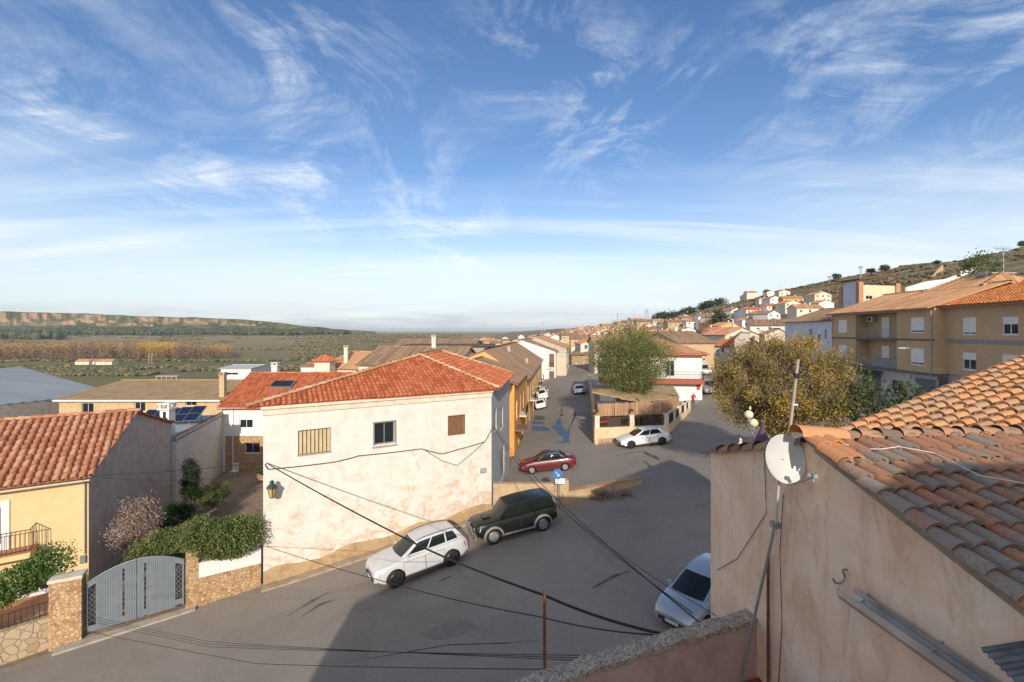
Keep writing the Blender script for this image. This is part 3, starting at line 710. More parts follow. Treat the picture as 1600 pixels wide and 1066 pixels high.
# scrub and hedgerows of the valley floor
pts = []
for i in range(34000):
    px = rg.uniform(-100, 720); y = 300*math.exp(rg.random()*1.55); k = (px-800)/F; x = k*y
    if x > -95: continue
    band = noise.noise(Vector((x/130, y/60, 2)))+.5*noise.noise(Vector((x/40, y/30, 8)))
    if y < 375: keep = band > -.15
    elif y < 470 and px > 60: keep = band > .42 and False or abs((y-435)-px*.02) < 6 and rg.random() < .6
    elif px > 480: keep = band > -.05
    else: keep = band > .34
    if not keep: continue
    s = rg.uniform(.6, 1.6)*(1+y/1100); pts.append((x, y, G(x, y)+s*.45, s, s*.75))
blob_field('valley_scrub', pts, SCRUB, label='olive and brown bushes and hedgerows over the valley floor', cat='scrub')
# poplar plantation: leaf strokes on tall thin columns
Cc = []; Tt = []; Ss = []; tw = MB()
for i in range(1500):
    px = rg.uniform(-60, 360); row = rg.randint(0, 7); y = 452+row*9+rg.gauss(0, .7)+max(0, (px-240))*.25; k = (px-800)/F; x = k*y; g = G(x, y)
    h = rg.uniform(13.5, 17.5)*(1 if px < 300 else .8); gold = noise.noise(Vector((px/55, 0, 5)))*.35+(.3 if 215 < px < 275 else 0)+.1
    n_ = 46; zs = np.random.default_rng(i).random(n_)**.75*h*.93+.8
    q = np.random.default_rng(i+9).normal(size=(n_, 2))*.9
    for z_, (a_, b_) in zip(zs, q):
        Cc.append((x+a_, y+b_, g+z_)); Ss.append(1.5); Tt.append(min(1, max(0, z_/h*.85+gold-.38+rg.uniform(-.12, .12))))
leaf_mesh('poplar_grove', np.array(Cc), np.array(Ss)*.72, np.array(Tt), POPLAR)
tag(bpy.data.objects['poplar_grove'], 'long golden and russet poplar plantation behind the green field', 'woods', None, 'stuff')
# dry bushes of the right-hand hill
pts = []
for i in range(17000):
    x = rg.uniform(60, 185); y = rg.uniform(60, 700) if rg.random() < .5 else rg.uniform(60, 260)
    if noise.noise(Vector((x/16, y/20, 12)))+.5*noise.noise(Vector((x/5, y/6, 3))) < .05: continue
    s = rg.uniform(.2, .65)*(1+y/500); pts.append((x, y, G(x, y)+s*.3, s, s*.6))
blob_field('hill_scrub', pts, leafmat('dry_hill_scrub', [(0, (.07, .06, .03)), (.5, (.15, .115, .065)), (1, (.24, .175, .105))], 0), label='dry olive brown bushes scattered over the hillside', cat='scrub')

hz = MB().box((0, 0, 37), (56000, 56000, 156)); hzo = hz.build('haze', None)
hzo.data.materials.clear(); hm = bpy.data.materials.new('haze_air'); hm.use_nodes = True; hn = hm.node_tree
for n in list(hn.nodes): hn.nodes.remove(n)
ho_ = hn.nodes.new('ShaderNodeOutputMaterial'); pv = hn.nodes.new('ShaderNodeVolumePrincipled'); hn.links.new(pv.outputs[0], ho_.inputs['Volume'])
pv.inputs['Density'].default_value = 8.5e-5; pv.inputs['Color'].default_value = (.82, .88, .95, 1); pv.inputs['Anisotropy'].default_value = 0
hzo.data.materials.append(hm); hzo['kind'] = 'stuff'; hzo['label'] = 'thin haze paling the far hills and plain'; hzo['category'] = 'haze'
# ================================================================== generic houses
def poly_wall_top(mb, W, u0, u1, zb, pts, mi=0):
    """wall face whose top follows pts [(u,z)...] between u0 and u1"""
    mb.face([W.pt(u0, zb), W.pt(u1, zb)]+[W.pt(u, z) for u, z in reversed(pts)], mi)
def gable_house(name, label, cat, p0, p1, back, zb, zL, zR, apex, wm, rm, front=(), right=(), left=(), tiled=False, over=.35, group=None, caproof=True, styles=None, base=None, fdoors=(), rdoors=(), chim=None):
    """gable end p0->p1 faces the viewer; back = vector of ridge direction; apex=(u,z)"""
    p0, p1, back = Vector(p0), Vector(p1), Vector(back)
    root = thing(name, label, cat, ((p0.x+p1.x)/2, (p0.y+p1.y)/2, G(*((p0+p1)/2))), group)
    W = Wl(p0, p1); Wr = Wl(p1, p1+back); Wlft = Wl(p0+back, p0)
    mb = MB(); zt = min(zL, zR)
    hs = [h for h in list(front)+list(fdoors)]
    wall(mb, p0, p1, zb, zt-.02, hs)
    pts = [(0, zL), (apex[0], apex[1]), (W.L, zR)]
    mb.face([W.pt(0, zt-.02), W.pt(W.L, zt-.02), W.pt(W.L, zR), W.pt(apex[0], apex[1]), W.pt(0, zL)])
    wall(mb, p1, p1+back, zb, zR, list(right)+list(rdoors)); wall(mb, p0+back, p0, zb, zL, left)
    b = Vector((back.x, back.y, 0)); mb.face([W.pt(W.L, zb)+b, W.pt(0, zb)+b, W.pt(0, zL)+b, W.pt(apex[0], apex[1])+b, W.pt(W.L, zR)+b])
    mb.build('wall', wm, root)
    bn = b.normalized()*over*.6
    A0 = W.pt(apex[0], apex[1]+.06)-bn; A1 = A0+b+bn*2
    rb = MB(); fn = tiles if tiled else sheet
    for (ue, ze) in ((W.L, zR), (0, zL)):
        E = W.pt(ue, ze+.06); dn = (E-W.pt(apex[0], apex[1]+.06)); e2 = E+dn.normalized()*over
        poly = [A0, A1, e2+b+bn, e2-bn] if ue == 0 else [A1, A0, e2-bn, e2+b+bn]
        if dn.z > -.05: continue
        fn(rb, poly)
    if caproof: caps(rb, A0, A1, .13, .45)
    rf = rb.build('roof', rm, root, smooth=60)
    for i, h in enumerate(front): window(root, W, h, (styles or ['shuthalf', 'plain', 'shut'])[i % len(styles or [0, 0, 0])])
    for i, h in enumerate(right): window(root, Wr, h, ['plain', 'shut', 'shuthalf'][i % 3])
    for h in fdoors: door(root, W, h, WOOD)
    for h in rdoors: door(root, Wr, h, WOOD)
    if chim:
        c = MB(); x, y, z0, z1 = chim; c.box((x, y, (z0+z1)/2), (.55, .5, z1-z0)); c.box((x, y, z1+.06), (.7, .65, .1)); 
        for sx in (-.22, .22): c.box((x+sx, y, z1+.22), (.1, .45, .22))
        c.box((x, y, z1+.36), (.7, .65, .06)); c.build('chimney', wm, root)
    return root, W, Wr
def eave_house(name, label, cat, p0, p1, depth, zb, ze, zr, wm, rm, front=(), right=(), left=(), tiled=False, over=.35, group=None, fr=.5, styles=None, fdoors=(), hip=(0, 0), chim=None, zback=None, sp=None):
    """eave side p0->p1 faces the viewer; ridge parallel to it"""
    p0, p1 = Vector(p0), Vector(p1); W = Wl(p0, p1); back = -W.n*depth; b = Vector((back.x, back.y, 0))
    root = thing(name, label, cat, ((p0.x+p1.x)/2, (p0.y+p1.y)/2, G(*((p0+p1)/2))), group)
    Wr = Wl(p1, p1+back); WL = Wl(p0+back, p0); zbk = ze if zback is None else zback
    mb = MB(); wall(mb, p0, p1, zb, ze, list(front)+list(fdoors))
    hl, hr = hip
    def side(Wx, hp, hs, near_is_start):
        wall(mb, Wx.p0, Wx.p1, zb, min(ze, zbk)-.02, hs)
        u = fr*depth if near_is_start else (1-fr)*depth; za, zc = (ze, zbk) if near_is_start else (zbk, ze); m_ = min(ze, zbk)-.02
        if hp == 0: mb.face([Wx.pt(0, m_), Wx.pt(Wx.L, m_), Wx.pt(Wx.L, zc), Wx.pt(u, zr), Wx.pt(0, za)])
    side(Wr, hr, right, True); side(WL, hl, left, False)
    mb.face([W.pt(W.L, zb)+b, W.pt(0, zb)+b, W.pt(0, zbk)+b, W.pt(W.L, zbk)+b])
    mb.build('wall', wm, root)
    o = .06; rb = MB(); fn = tiles if tiled else sheet; kw = {} if sp is None else {'sp': sp}
    ex = W.t.to_3d()*over; bk = b.normalized()
    slope = (zr-ze)/(fr*depth)
    R0 = W.pt(0, zr+o)+b*fr+(W.t.to_3d()*hl if hl else -ex); R1 = W.pt(W.L, zr+o)+b*fr-(W.t.to_3d()*hr if hr else -ex)
    E0 = W.pt(0, ze+o-slope*over)-bk*over-ex; E1 = W.pt(W.L, ze+o-slope*over)-bk*over+ex
    sb = (zr-zbk)/((1-fr)*depth) if fr < 1 else 0
    B0 = W.pt(0, zbk+o-sb*over)+b+bk*over-ex; B1 = W.pt(W.L, zbk+o-sb*over)+b+bk*over+ex
    fn(rb, [E0, E1, R1, R0], **kw)
    if fr < .99 and zr-zbk > .05: fn(rb, [B1, B0, R0, R1], **kw)
    if hl: fn(rb, [B0, E0, R0], **kw); caps(rb, E0, R0); caps(rb, B0, R0)
    if hr: fn(rb, [E1, B1, R1], **kw); caps(rb, E1, R1); caps(rb, B1, R1)
    caps(rb, R0, R1, .13, .45); rb.build('roof', rm, root, smooth=60)
    for i, h in enumerate(front): window(root, W, h, (styles or ['shuthalf', 'plain', 'shut'])[i % len(styles or [0, 0, 0])])
    for i, h in enumerate(right): window(root, Wr, h, ['plain', 'shut', 'shuthalf'][i % 3])
    for h in fdoors: door(root, W, h, WOOD)
    if chim:
        c = MB(); x, y, z0, z1 = chim; c.box((x, y, (z0+z1)/2), (.55, .5, z1-z0)); c.box((x, y, z1+.04), (.7, .65, .08))
        for sx in (-.22, .22): c.box((x+sx, y, z1+.18), (.1, .45, .2))
        c.box((x, y, z1+.31), (.7, .65, .06)); c.build('chimney', wm, root)
    return root, W, Wr
def gutter(root, a, b, mat=None, down=None, r=.06):
    a, b = Vector(a), Vector(b); d = (b-a).normalized(); s = d.cross(Vector((0, 0, 1))); mb = MB()
    rows = [[c+s*(-math.cos(math.pi*j/5)*r)-Vector((0, 0, 1))*math.sin(math.pi*j/5)*r for j in range(6)]+[c+s*(math.cos(math.pi*j/5)*(r-.008))-Vector((0, 0, 1))*math.sin(math.pi*j/5)*(r-.008) for j in range(6)] for c in (a, b)]
    mb.grid(rows); g = mb.build('gutter', mat or WHITEPVC, root)
    if down:
        t = MB().tube([Vector(down[0]), Vector(down[1])], .045, 8); t.build('downpipe', mat or WHITEPVC, root)
# ================================================================== the big white corner house
A, B, Cc_, Dd = Vector((-11.7, 21.4)), Vector((-1.24, 27.5)), Vector((-.2, 36.3)), Vector((-11.2, 37.0))
root = thing('corner_house', 'big white stained house with red hipped tile roof and lantern, facing the road', 'house', (-6.5, 24.5, G(-6.5, 24.5)))
W1 = Wl(A, B); W1s = Wl(B, Cc_)
h1 = hole(A, B, 466, 671, 516, 708); h2 = hole(A, B, 585, 660, 617, 694); h3 = hole(A, B, 701, 650, 725, 678)
mb = MB(); wall(mb, A, B, -1.2, 8.44, [h1, h2, h3]); wall(mb, Cc_, Dd, -1, 8.44); wall(mb, Dd, A, -1, 8.44)
mb.build('wall', LIME, root)
hs = [hole(B, Cc_, 772, 640, 776, 672), hole(B, Cc_, 782, 637, 786, 668)]; hd = [hole(B, Cc_, 781, 700, 788, 748)]
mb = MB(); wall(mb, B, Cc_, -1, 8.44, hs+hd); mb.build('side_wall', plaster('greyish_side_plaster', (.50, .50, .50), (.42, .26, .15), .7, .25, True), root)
for h in hs: window(root, W1s, h, 'plain', fmat=WOOD)
door(root, W1s, hd[0], METAL)
mb = MB(); W1.box(mb, -.06, W1.L+.02, 8.02, 8.3, 0, .07); W1.box(mb, -.1, W1.L+.06, 8.3, 8.44, 0, .16); mb.build('cornice', CREAM, root)
mb = MB(); k = 24
rows = []
for i in range(k+1):
    u = W1.L*i/k; q = W1.pt(u, 0); g = G(q.x, q.y); hh = .62+.12*math.sin(u*1.9)+.1*noise.noise(Vector((u, 0, 0)))
    rows.append([W1.pt(u, g-.6, .16), W1.pt(u, g+hh-.1, .15), W1.pt(u, g+hh, .0)])
mb.grid(rows); mb.build('plinth', plaster('stained_plinth', (.46, .31, .17), (.24, .19, .15), .8, .35, False, .9), root)
# windows of the front
w = MB(); u0, z0, u1, z1 = h1
W1.box(w, u0, u1, z0, z1, -.12, -.05)
wn = w.build('window', plain('yellowed_blind', (.58, .47, .28), .8, 0, .1, 3), root)
s = MB()
for i in range(9): uu = u0+(u1-u0)*i/8; W1.box(s, uu-.012, uu+.012, z0, z1, -.02, .01)
for z in (z0, z1-.0): W1.box(s, u0, u1, z-.015, z+.015, -.02, .015)
sub(wn, s, 'window_bars', plain('brown_iron', (.12, .075, .045), .7))
mb = MB(); W1.box(mb, h2[0]-.12, h2[2]+.12, h2[1]-.13, h2[1]-.075, 0, .09); W1.box(mb, h1[0]-.05, h1[2]+.05, h1[1]-.06, h1[1]-.005, 0, .06); mb.build('window_sill', CONC, root)
w2 = window(root, W1, h2, 'plain', rec=.16, fr=.06, fmat=METAL)
f = MB(); u0, z0, u1, z1 = h2
for a in ((u0-.07, u0, z0-.07, z1+.07), (u1, u1+.07, z0-.07, z1+.07), (u0, u1, z1, z1+.07)): W1.box(f, *a, 0, .03)
sub(w2, f, 'frame', METAL)
w = MB(); u0, z0, u1, z1 = h3; W1.box(w, u0, u1, z0, z1, -.1, -.06)
for i in range(2):
    a = u0+(u1-u0)*i/2+.02; b = a+(u1-u0)/2-.04; W1.box(w, a, b, z0+.03, z1-.03, -.06, -.03)
    for j in range(10): zz_ = z0+.1+(z1-z0-.2)*j/9; W1.box(w, a+.06, b-.06, zz_-.02, zz_+.015, -.03, -.018)
for a in ((u0-.05, u0, z0-.05, z1+.05), (u1, u1+.05, z0-.05, z1+.05), (u0, u1, z1, z1+.05), (u0, u1, z0-.05, z0)): W1.box(w, *a, -.03, .03)
w.build('window_shutter', WOOD, root)
# hipped roof
Ap, Bp, Cp, Dp = Vector((-12.3, 20.95, 8.44)), Vector((-.76, 27.45, 8.48)), Vector((.2, 36.6, 8.48)), Vector((-11.6, 37.4, 8.48))
R1, R2 = Vector((-6.05, 30.0, 10.34)), Vector((-5.36, 34.4, 10.4))
rb = MB(); tiles(rb, [Ap, Bp, R1], .235, .37, .088); tiles(rb, [Bp, Cp, R2, R1], .235, .37, .088, full=False)
sheet(rb, [Cp, Dp, R2]); sheet(rb, [Dp, Ap, R1, R2])
rb.build('roof', T_RED, root, smooth=60)
rc = MB()
for a, b in ((Ap, R1), (Bp, R1), (R1, R2), (Cp, R2), (Dp, R2)): caps(rc, a+Vector((0, 0, .07)), b+Vector((0, 0, .08)), .13, .4)
rc.build('ridge_tiles', T_CAP, root, smooth=60)
# street name plate
p = onwall(755, 735.5, A, B); mb = MB(); W1.box(mb, p[0]-.2, p[0]+.2, p[1]-.15, p[1]+.15, .004, .03)
pl = mb.build('street_plate', plain('grey_ceramic_plate', (.30, .30, .32), .4, 0, .2, 20), root)
s = MB()
for j, (n_, ln) in enumerate(((5, .26), (7, .3), (4, .2))):
    for i in range(n_): W1.box(s, p[0]-ln/2+ln*i/n_, p[0]-ln/2+ln*i/n_+ln/n_*.6, p[1]+.06-j*.07, p[1]+.095-j*.07, .03, .034)
sub(pl, s, 'lettering', plain('pale_lettering', (.55, .55, .55), .5))
# wall lantern
p = onwall(424, 760, A, B); lp = W1.pt(p[0], p[1], .55)
lt = thing('wall_lantern', 'old iron lantern with amber panes on the left end of the white house', 'lamp', W1.pt(p[0], p[1], 0))
mb = MB(); mb.tube([W1.pt(p[0], p[1]-.35, 0), W1.pt(p[0], p[1]-.45, .25), W1.pt(p[0], p[1]-.42, .5), W1.pt(p[0], p[1]-.36, .55)], .02, 6)
mb.tube([W1.pt(p[0], p[1]-.1, 0), W1.pt(p[0], p[1]-.4, .3)], .014, 5); mb.build('bracket', DARKM, lt)
mb = MB(); mb.lathe(lp, [(.03, -.38), (.12, -.36), (.1, -.33)], 6)
for k in range(6):
    a = k*math.pi/3; mb.tube([lp+Vector((math.cos(a)*.11, math.sin(a)*.11, -.34)), lp+Vector((math.cos(a)*.21, math.sin(a)*.21, .1))], .013, 4)
mb.build('lamp_frame', DARKM, lt)
MB().lathe(lp, [(.10, -.34), (.2, .1)], 6).build('lamp_glass', plain('amber_glass', (.55, .36, .13), .25, 0, .1), lt)
MB().lathe(lp, [(.27, .09), (.22, .16), (.1, .28), (.09, .34), (.12, .36), (.03, .44), (.0, .47)], 6).build('lamp_cap', plain('green_black_iron', (.05, .07, .08), .45, .3), lt)
# ================================================================== house with red roof behind (left rear of corner house)
r2, W2, _ = eave_house('rear_house', 'white house with red tile roof and skylight behind the white corner house', 'house', (-25.4, 40), (-12.5, 40.2), 10, -1.5, 5.3, 7.75, WHITE, T_RED,
    front=[hole((-25.4, 40), (-12.5, 40.2), 374, 647, 395, 669), hole((-25.4, 40), (-12.5, 40.2), 383, 692, 406, 708)], tiled=True, styles=['shuthalf', 'bars'], chim=(-23.6, 45.4, 7.0, 8.5))
gutter(r2, (-25.9, 39.6, 5.28), (-12.4, 39.8, 5.28), None, (W2.pt(.9, 5.2, .08), W2.pt(.9, -.2, .08)))
mb = MB(); q = hole((-25.4, 40), (-12.5, 40.2), 360, 681, 500, 719)
qq = hole((-25.4, 40), (-12.5, 40.2), 383, 692, 406, 708)
for a in ((0.2, qq[0], -1.4, q[3]), (qq[2], 12.6, -1.4, q[3]), (qq[0], qq[2], -1.4, qq[1]), (qq[0], qq[2], qq[3], q[3])): W2.box(mb, *a, 0, .03)
mb.build('stone_cladding', STONE, r2)
mb = MB(); M_ = Matrix.Rotation(R(26), 3, 'X'); mb.box((-21.6, 42.9, 6.9), (2.0, 1.1, .25), M=M_); sk = mb.build('skylight', METAL, r2)
mb = MB(); mb.box((-21.6, 42.8, 7.06), (1.8, .9, .04), M=M_); sub(sk, mb, 'pane', GLASSD)
# ================================================================== yellow house on the left
YA, YB = Vector((-27.3, 16.73)), Vector((-20.0, 21.5))
gdir = Vector((-.31, .951)); Ybk = YB+gdir*9.8; Yap = YB+gdir*4.4
ry = thing('yellow_house', 'yellow house with terracotta barrel tiles, balcony and grey cement gable, at left', 'house', (-23, 19.5, G(-23, 19.5)))
WY = Wl(YA, YB); zE = 12-6.75; zA = 12-4.62; zBk = 12-6.3
hw = hole(YA, YB, 34, 892, 86, 925); hdw = (hole(YA, YB, -30, 790, 9, 850)[0], 2.35, hole(YA, YB, -30, 790, 5, 850)[2], hole(YA, YB, -30, 792, 5, 850)[3])
mb = MB(); wall(mb, YA, YB, -1.8, zE, [hw, hdw]); mb.build('wall', YELLOW, ry)
WG = Wl(YB, Ybk); mb = MB()
mb.face([WG.pt(0, -2), WG.pt(9.8, -2), WG.pt(9.8, zBk), WG.pt(4.4, zA), WG.pt(0, zE)])
YC = YA+gdir*9.8; mb.face([(Ybk.x, Ybk.y, -2), (YC.x, YC.y, -2), (YC.x, YC.y, zBk), (Ybk.x, Ybk.y, zBk)])
mb.build('gable_wall', GREYCEM, ry)
t3 = WY.t.to_3d(); g3 = gdir.to_3d(); rb = MB()
sl_ = (zA-zE)/4.4; E1 = Vector((YB.x, YB.y, zE+.1-sl_*.35))-g3*.35+t3*.22; A1 = Vector((Yap.x, Yap.y, zA+.1))+t3*.22; K1 = Vector((Ybk.x, Ybk.y, zBk+.1))+t3*.22
tiles(rb, [E1-t3*7.6, E1, A1, A1-t3*7.6], .3, .42, .115)
sheet(rb, [K1, K1-t3*7.6, A1-t3*7.6, A1]); caps(rb, A1-t3*7.6, A1, .15, .45)
rb.build('roof', T_YEL, ry, smooth=60)
gutter(ry, E1-t3*7.6+Vector((0, 0, -.12))-g3*.1, E1+Vector((0, 0, -.12))-g3*.1, plain('cream_gutter', (.62, .56, .46), .5))
window(ry, WY, hw, 'bars', rec=.14); 
mb = MB(); u0, z0, u1, z1 = hw
for a in ((u0-.16, u0, z0-.16, z1+.16), (u1, u1+.16, z0-.16, z1+.16), (u0, u1, z1, z1+.16), (u0, u1, z0-.16, z0)): WY.box(mb, *a, 0, .04)
u0, z0, u1, z1 = hdw
for a in ((u1, u1+.2, z0, z1+.2), (u0, u1, z1, z1+.2)): WY.box(mb, *a, 0, .04)
mb.build('window_surround', WHITE, ry)
w = MB(); WY.box(w, u0, u1, z0, z1, -.12, -.07); d_ = w.build('balcony_door', WHITEPVC, ry)
w = MB()
for i in range(2): WY.box(w, u0+.1+i*(u1-u0)/2, u0-.1+(i+1)*(u1-u0)/2, z0+.3, z1-.1, -.07, -.06)
sub(d_, w, 'pane', GLASSD)
ub = onwall(72, 860, YA, YB)[0]; mb = MB(); WY.box(mb, 1.5, ub-.3, 2.1, 2.34, 0, .85); 
bal = mb.build('balcony', YELLOW, ry); mb = MB(); WY.box(mb, 1.5, ub-.27, 2.34, 2.38, 0, .88); sub(bal, mb, 'balcony_tiles', REDBRICK)
mb = MB(); railing(mb, [WY.pt(1.5, 2.38, .82), WY.pt(ub-.32, 2.38, .82), WY.pt(ub-.32, 2.38, 0)], .95, .14, .012, .02)
sub(bal, mb, 'railing', DARKM)
mb = MB(); mb.tube([WY.pt(WY.L-.12, zE-.2, .06), WY.pt(WY.L-.12, 1.5, .06)], .03, 6); WY.box(mb, WY.L-.3, WY.L-.1, 1.1, 1.45, 0, .1); mb.build('meter_pipe', METAL, ry)
mb = MB(); WY.box(mb, 1.8, 2.35, .35, .65, 0, .12); mb.build('letter_box', CREAM, ry)
# chimney stack at the back of the gable, separate on the outbuilding wall
def at(px, py, Z): return D(px, py, Z)
# ------------ white outbuilding along the yard with solar panels
O0 = Ybk+Vector((.25, .05)); O1 = Vector((-25.45, 40.0))
ro = thing('outbuilding', 'low whitewashed outbuilding with flat grey roof along the yard', 'building', (O0.x, O0.y, G(*O0)))
WO = Wl(O0, O1); mb = MB(); wall(mb, O0, O1, -2, 4.78, [])
bk = Vector((-6.0, -1.2)); wall(mb, O1, O1+bk, -2, 4.6); wall(mb, O0+bk, O0, -2, 4.6)
mb.build('wall', plaster('dirty_whitewash', (.66, .62, .57), (.33, .27, .21), .6, .25), ro)
mb = MB(); mb.prism([WO.pt(0, 4.5), WO.pt(WO.L, 4.5), WO.pt(WO.L, 4.5)+bk.to_3d(), WO.pt(0, 4.5)+bk.to_3d()], (0, 0, .12)); mb.build('roof', plain('grey_roof_membrane', (.33, .35, .33), .7), ro)
mb = MB(); caps(mb, WO.pt(0, 4.78, -.05), WO.pt(WO.L, 4.78, -.05), .1, .4); mb.build('coping', T_YEL, ro)
mb = MB(); c0 = at(262, 655, 31.5); mb.box((c0.x, c0.y, 5.6), (.62, .62, 2.0)); mb.box((c0.x, c0.y, 6.62), (.85, .85, .09))
for sx in (-.28, .28):
    for sy in (-.28, .28): mb.box((c0.x+sx, c0.y+sy, 6.8), (.12, .12, .3))
mb.box((c0.x, c0.y, 6.98), (.85, .85, .08)); ch = mb.build('chimney', WHITE, ro)
mb = MB(); mb.box((c0.x+.02, c0.y-.32, 5.9), (.2, .03, 1.1)); sub(ch, mb, 'flue_opening', BLACKR)
SOL = plain('solar_cell', (.012, .018, .05), .12, .3, .1, 2, 1)
for i, (px, py, Z) in enumerate([(228, 650, 33.5), (243, 648, 33.8), (289, 643, 34.8), (303, 641, 35.2)]):
    pass
sp0 = thing('solar_array', 'tilted dark blue solar panels standing on the low outbuilding roof', 'solar panel', at(268, 660, 35))
def panel(u, v, idx):
    base = at(232, 652, 36.2).lerp(at(305, 646, 36.2), u); M_ = Matrix.Rotation(R(4), 3, 'Z') @ Matrix.Rotation(R(32), 3, 'X')
    mb = MB(); mb.box(base+Vector((0, 0, v)), (.98, 1.7, .04), M=M_); p_ = mb.build('solar_panel', SOL, sp0)
    f = MB()
    for q in (-.49, .49): f.box(base+Vector((0, 0, v))+M_ @ Vector((q, 0, .01)), (.03, 1.7, .05), M=M_)
    for q in (-.85, 0, .85): f.box(base+Vector((0, 0, v))+M_ @ Vector((0, q, .01)), (.98, .025, .046), M=M_)
    sub(p_, f, 'frame', METAL)
for i in range(5): panel(i/4, 0, i)
for u in (0, .5, 1):
    mb = MB(); b_ = at(232, 652, 36.2).lerp(at(305, 646, 36.2), u); mb.tube([b_+Vector((0, .7, .35)), b_+Vector((0, .8, -1.2))], .025, 5); mb.tube([b_+Vector((0, -.7, -.5)), b_+Vector((0, -.7, -1.2))], .025, 5); mb.tube([b_+Vector((0, .8, -1.15)), b_+Vector((0, -.7, -1.15))], .02, 4); mb.build('support', METAL, sp0)
# ------------ ochre barn and grey shed
p0, p1 = P2(92, 50), P2(347, 50)
rbarn, Wb, _ = eave_house('barn', 'long ochre barn with tan corrugated roof left of the red roofs', 'barn', p0, p1, 17, -2, 12-7.55, 12-6.42, TANWALL, plain('tan_fibre_roof', (.36, .24, .12), .9, 0, .15, .8),
    front=[hole(p0, p1, 128, 630, 146, 645), hole(p0, p1, 210, 629, 227, 643), hole(p0, p1, 290, 627, 307, 634)], styles=['bars', 'plain', 'bars'], chim=(P2(343, 50.4).x, 51, 4, 7.0), sp=.9)
mb = MB(); Wb.box(mb, -.3, Wb.L, 12-7.72, 12-7.55, .2, .42); mb.build('eave_trim', WHITE, rbarn)
rs = thing('metal_shed', 'big grey sheet-roofed shed at the far left edge', 'shed', (-56, 56, G(-56, 56)))
a_, b_, c_ = at(91, 623, 55), at(151, 606, 64), at(30, 573, 74)
nn = (b_-a_).cross(c_-a_).normalized()
def onpl(px, py):
    d = Vector(((px-800)/F, 1, -(py-HY)/F)); t = (a_-Vector((0, 0, CAM))).dot(nn)/d.dot(nn); return Vector((0, 0, CAM))+d*t
l_ = onpl(-70, 640); q_ = onpl(-90, 584)
mb = MB(); sheet(mb, [l_, a_, b_, c_, q_], 1.2, .04); mb.build('roof', plain('grey_sheet_roof', (.36, .37, .36), .55, .2, .1, .3), rs)
mb = MB(); wall(mb, l_, a_, -3, a_.z-.1, [], zt1=a_.z-.1) if False else mb.face([(l_.x, l_.y, -3), (a_.x, a_.y, -3), (a_.x, a_.y, a_.z-.08), (l_.x, l_.y, l_.z-.08)])
mb.face([(a_.x, a_.y, -3), (b_.x, b_.y, -3), (b_.x, b_.y, b_.z-.08), (a_.x, a_.y, a_.z-.08)]); mb.build('wall', GREYCEM, rs)
# small white blocks beyond the barn
r_, _, _ = eave_house('white_building', 'small flat white building with wall at the back left, beyond the barn', 'building', P2(345, 92), P2(392, 92), 9, -3, 12-7.6, 12-7.3, WHITE, plain('pale_roof', (.5, .5, .5), .7), front=[hole(P2(345, 92), P2(392, 92), 352, 580, 372, 586)])
r_, _, _ = eave_house('white_building', 'small white shed roof seen right of the chimney behind the red roof', 'building', P2(470, 84), P2(497, 84), 7, -3, 12-6.6, 12-6.3, WHITE, T_YEL)
# ================================================================== roofs beyond the corner house
gb = P2(560, 62)
r_, _, _ = eave_house('hipped_house', 'cream house with orange hipped roof and chimney beyond the big red roof', 'house', P2(497, 70), P2(600, 66), 9, -2, 12-5.6, 12-3.4, CREAM, T_BRK, front=[hole(P2(497, 70), P2(600, 66), 540, 577, 552, 588)], hip=(3, 0), chim=(P2(541, 70).x, 70, 7, 9.4))
tw_ = thing('stair_tower', 'small cream turret with pyramid tile roof left of the hipped roofs', 'tower', (P2(505, 67).x, 67, G(-27, 67)))
c0 = P2(508, 67); mb = MB()
for a, b in (((-1.1, -1.1), (1.1, -1.1)), ((1.1, -1.1), (1.1, 1.1)), ((1.1, 1.1), (-1.1, 1.1)), ((-1.1, 1.1), (-1.1, -1.1))): wall(mb, (c0.x+a[0], c0.y+a[1]), (c0.x+b[0], c0.y+b[1]), -2, 12-4.35)
mb.build('wall', CREAM, tw_)
mb = MB(); ap_ = Vector((c0.x, c0.y, 12-3.4)); cs = [Vector((c0.x+sx*1.5, c0.y+sy*1.5, 12-4.4)) for sx, sy in ((-1, -1), (1, -1), (1, 1), (-1, 1))]
for i in range(4): sheet(mb, [cs[i], cs[(i+1) % 4], ap_], .28)
mb.build('roof', T_RED, tw_, smooth=60)
eave_house('tiled_house', 'house under a broad red-brown tile roof behind the hip of the corner house', 'house', P2(560, 58), P2(712, 56), 13, -2, 12-4.3, 12-2.3, CREAM, T_OLD, chim=(P2(678, 63).x, 63, 9, 11.1))
eave_house('long_house', 'long low house under a faded brown roof on the skyline left of centre', 'house', P2(612, 95), P2(735, 92), 12, -2, 12-3.6, 12-2.0, TANWALL, T_OLD)
mb = MB(); rt = thing('flat_roofed_building', 'grey rendered building with dark flat roof edge behind the tile roofs', 'building', (P2(700, 74).x, 74, G(-10, 74)))
q0, q1 = P2(628, 74), P2(768, 74); wall(mb, q0, q1, -2, 12-2.55); wall(mb, q1, q1+Vector((1, 9)), -2, 12-2.55); mb.build('wall', CONC, rt)
mb = MB(); mb.box(((q0.x+q1.x)/2, 78, 12-2.45), (q1.x-q0.x+.6, 9, .22)); mb.build('roof', plain('dark_roof_edge', (.08, .06, .05), .8), rt)
# ================================================================== left side of the street
S0, S1 = Vector((-1.24, 27.5)), Vector((10.2, 126))
def SP(y): return Vector((-1.24+.1155*(y-27.5), y))
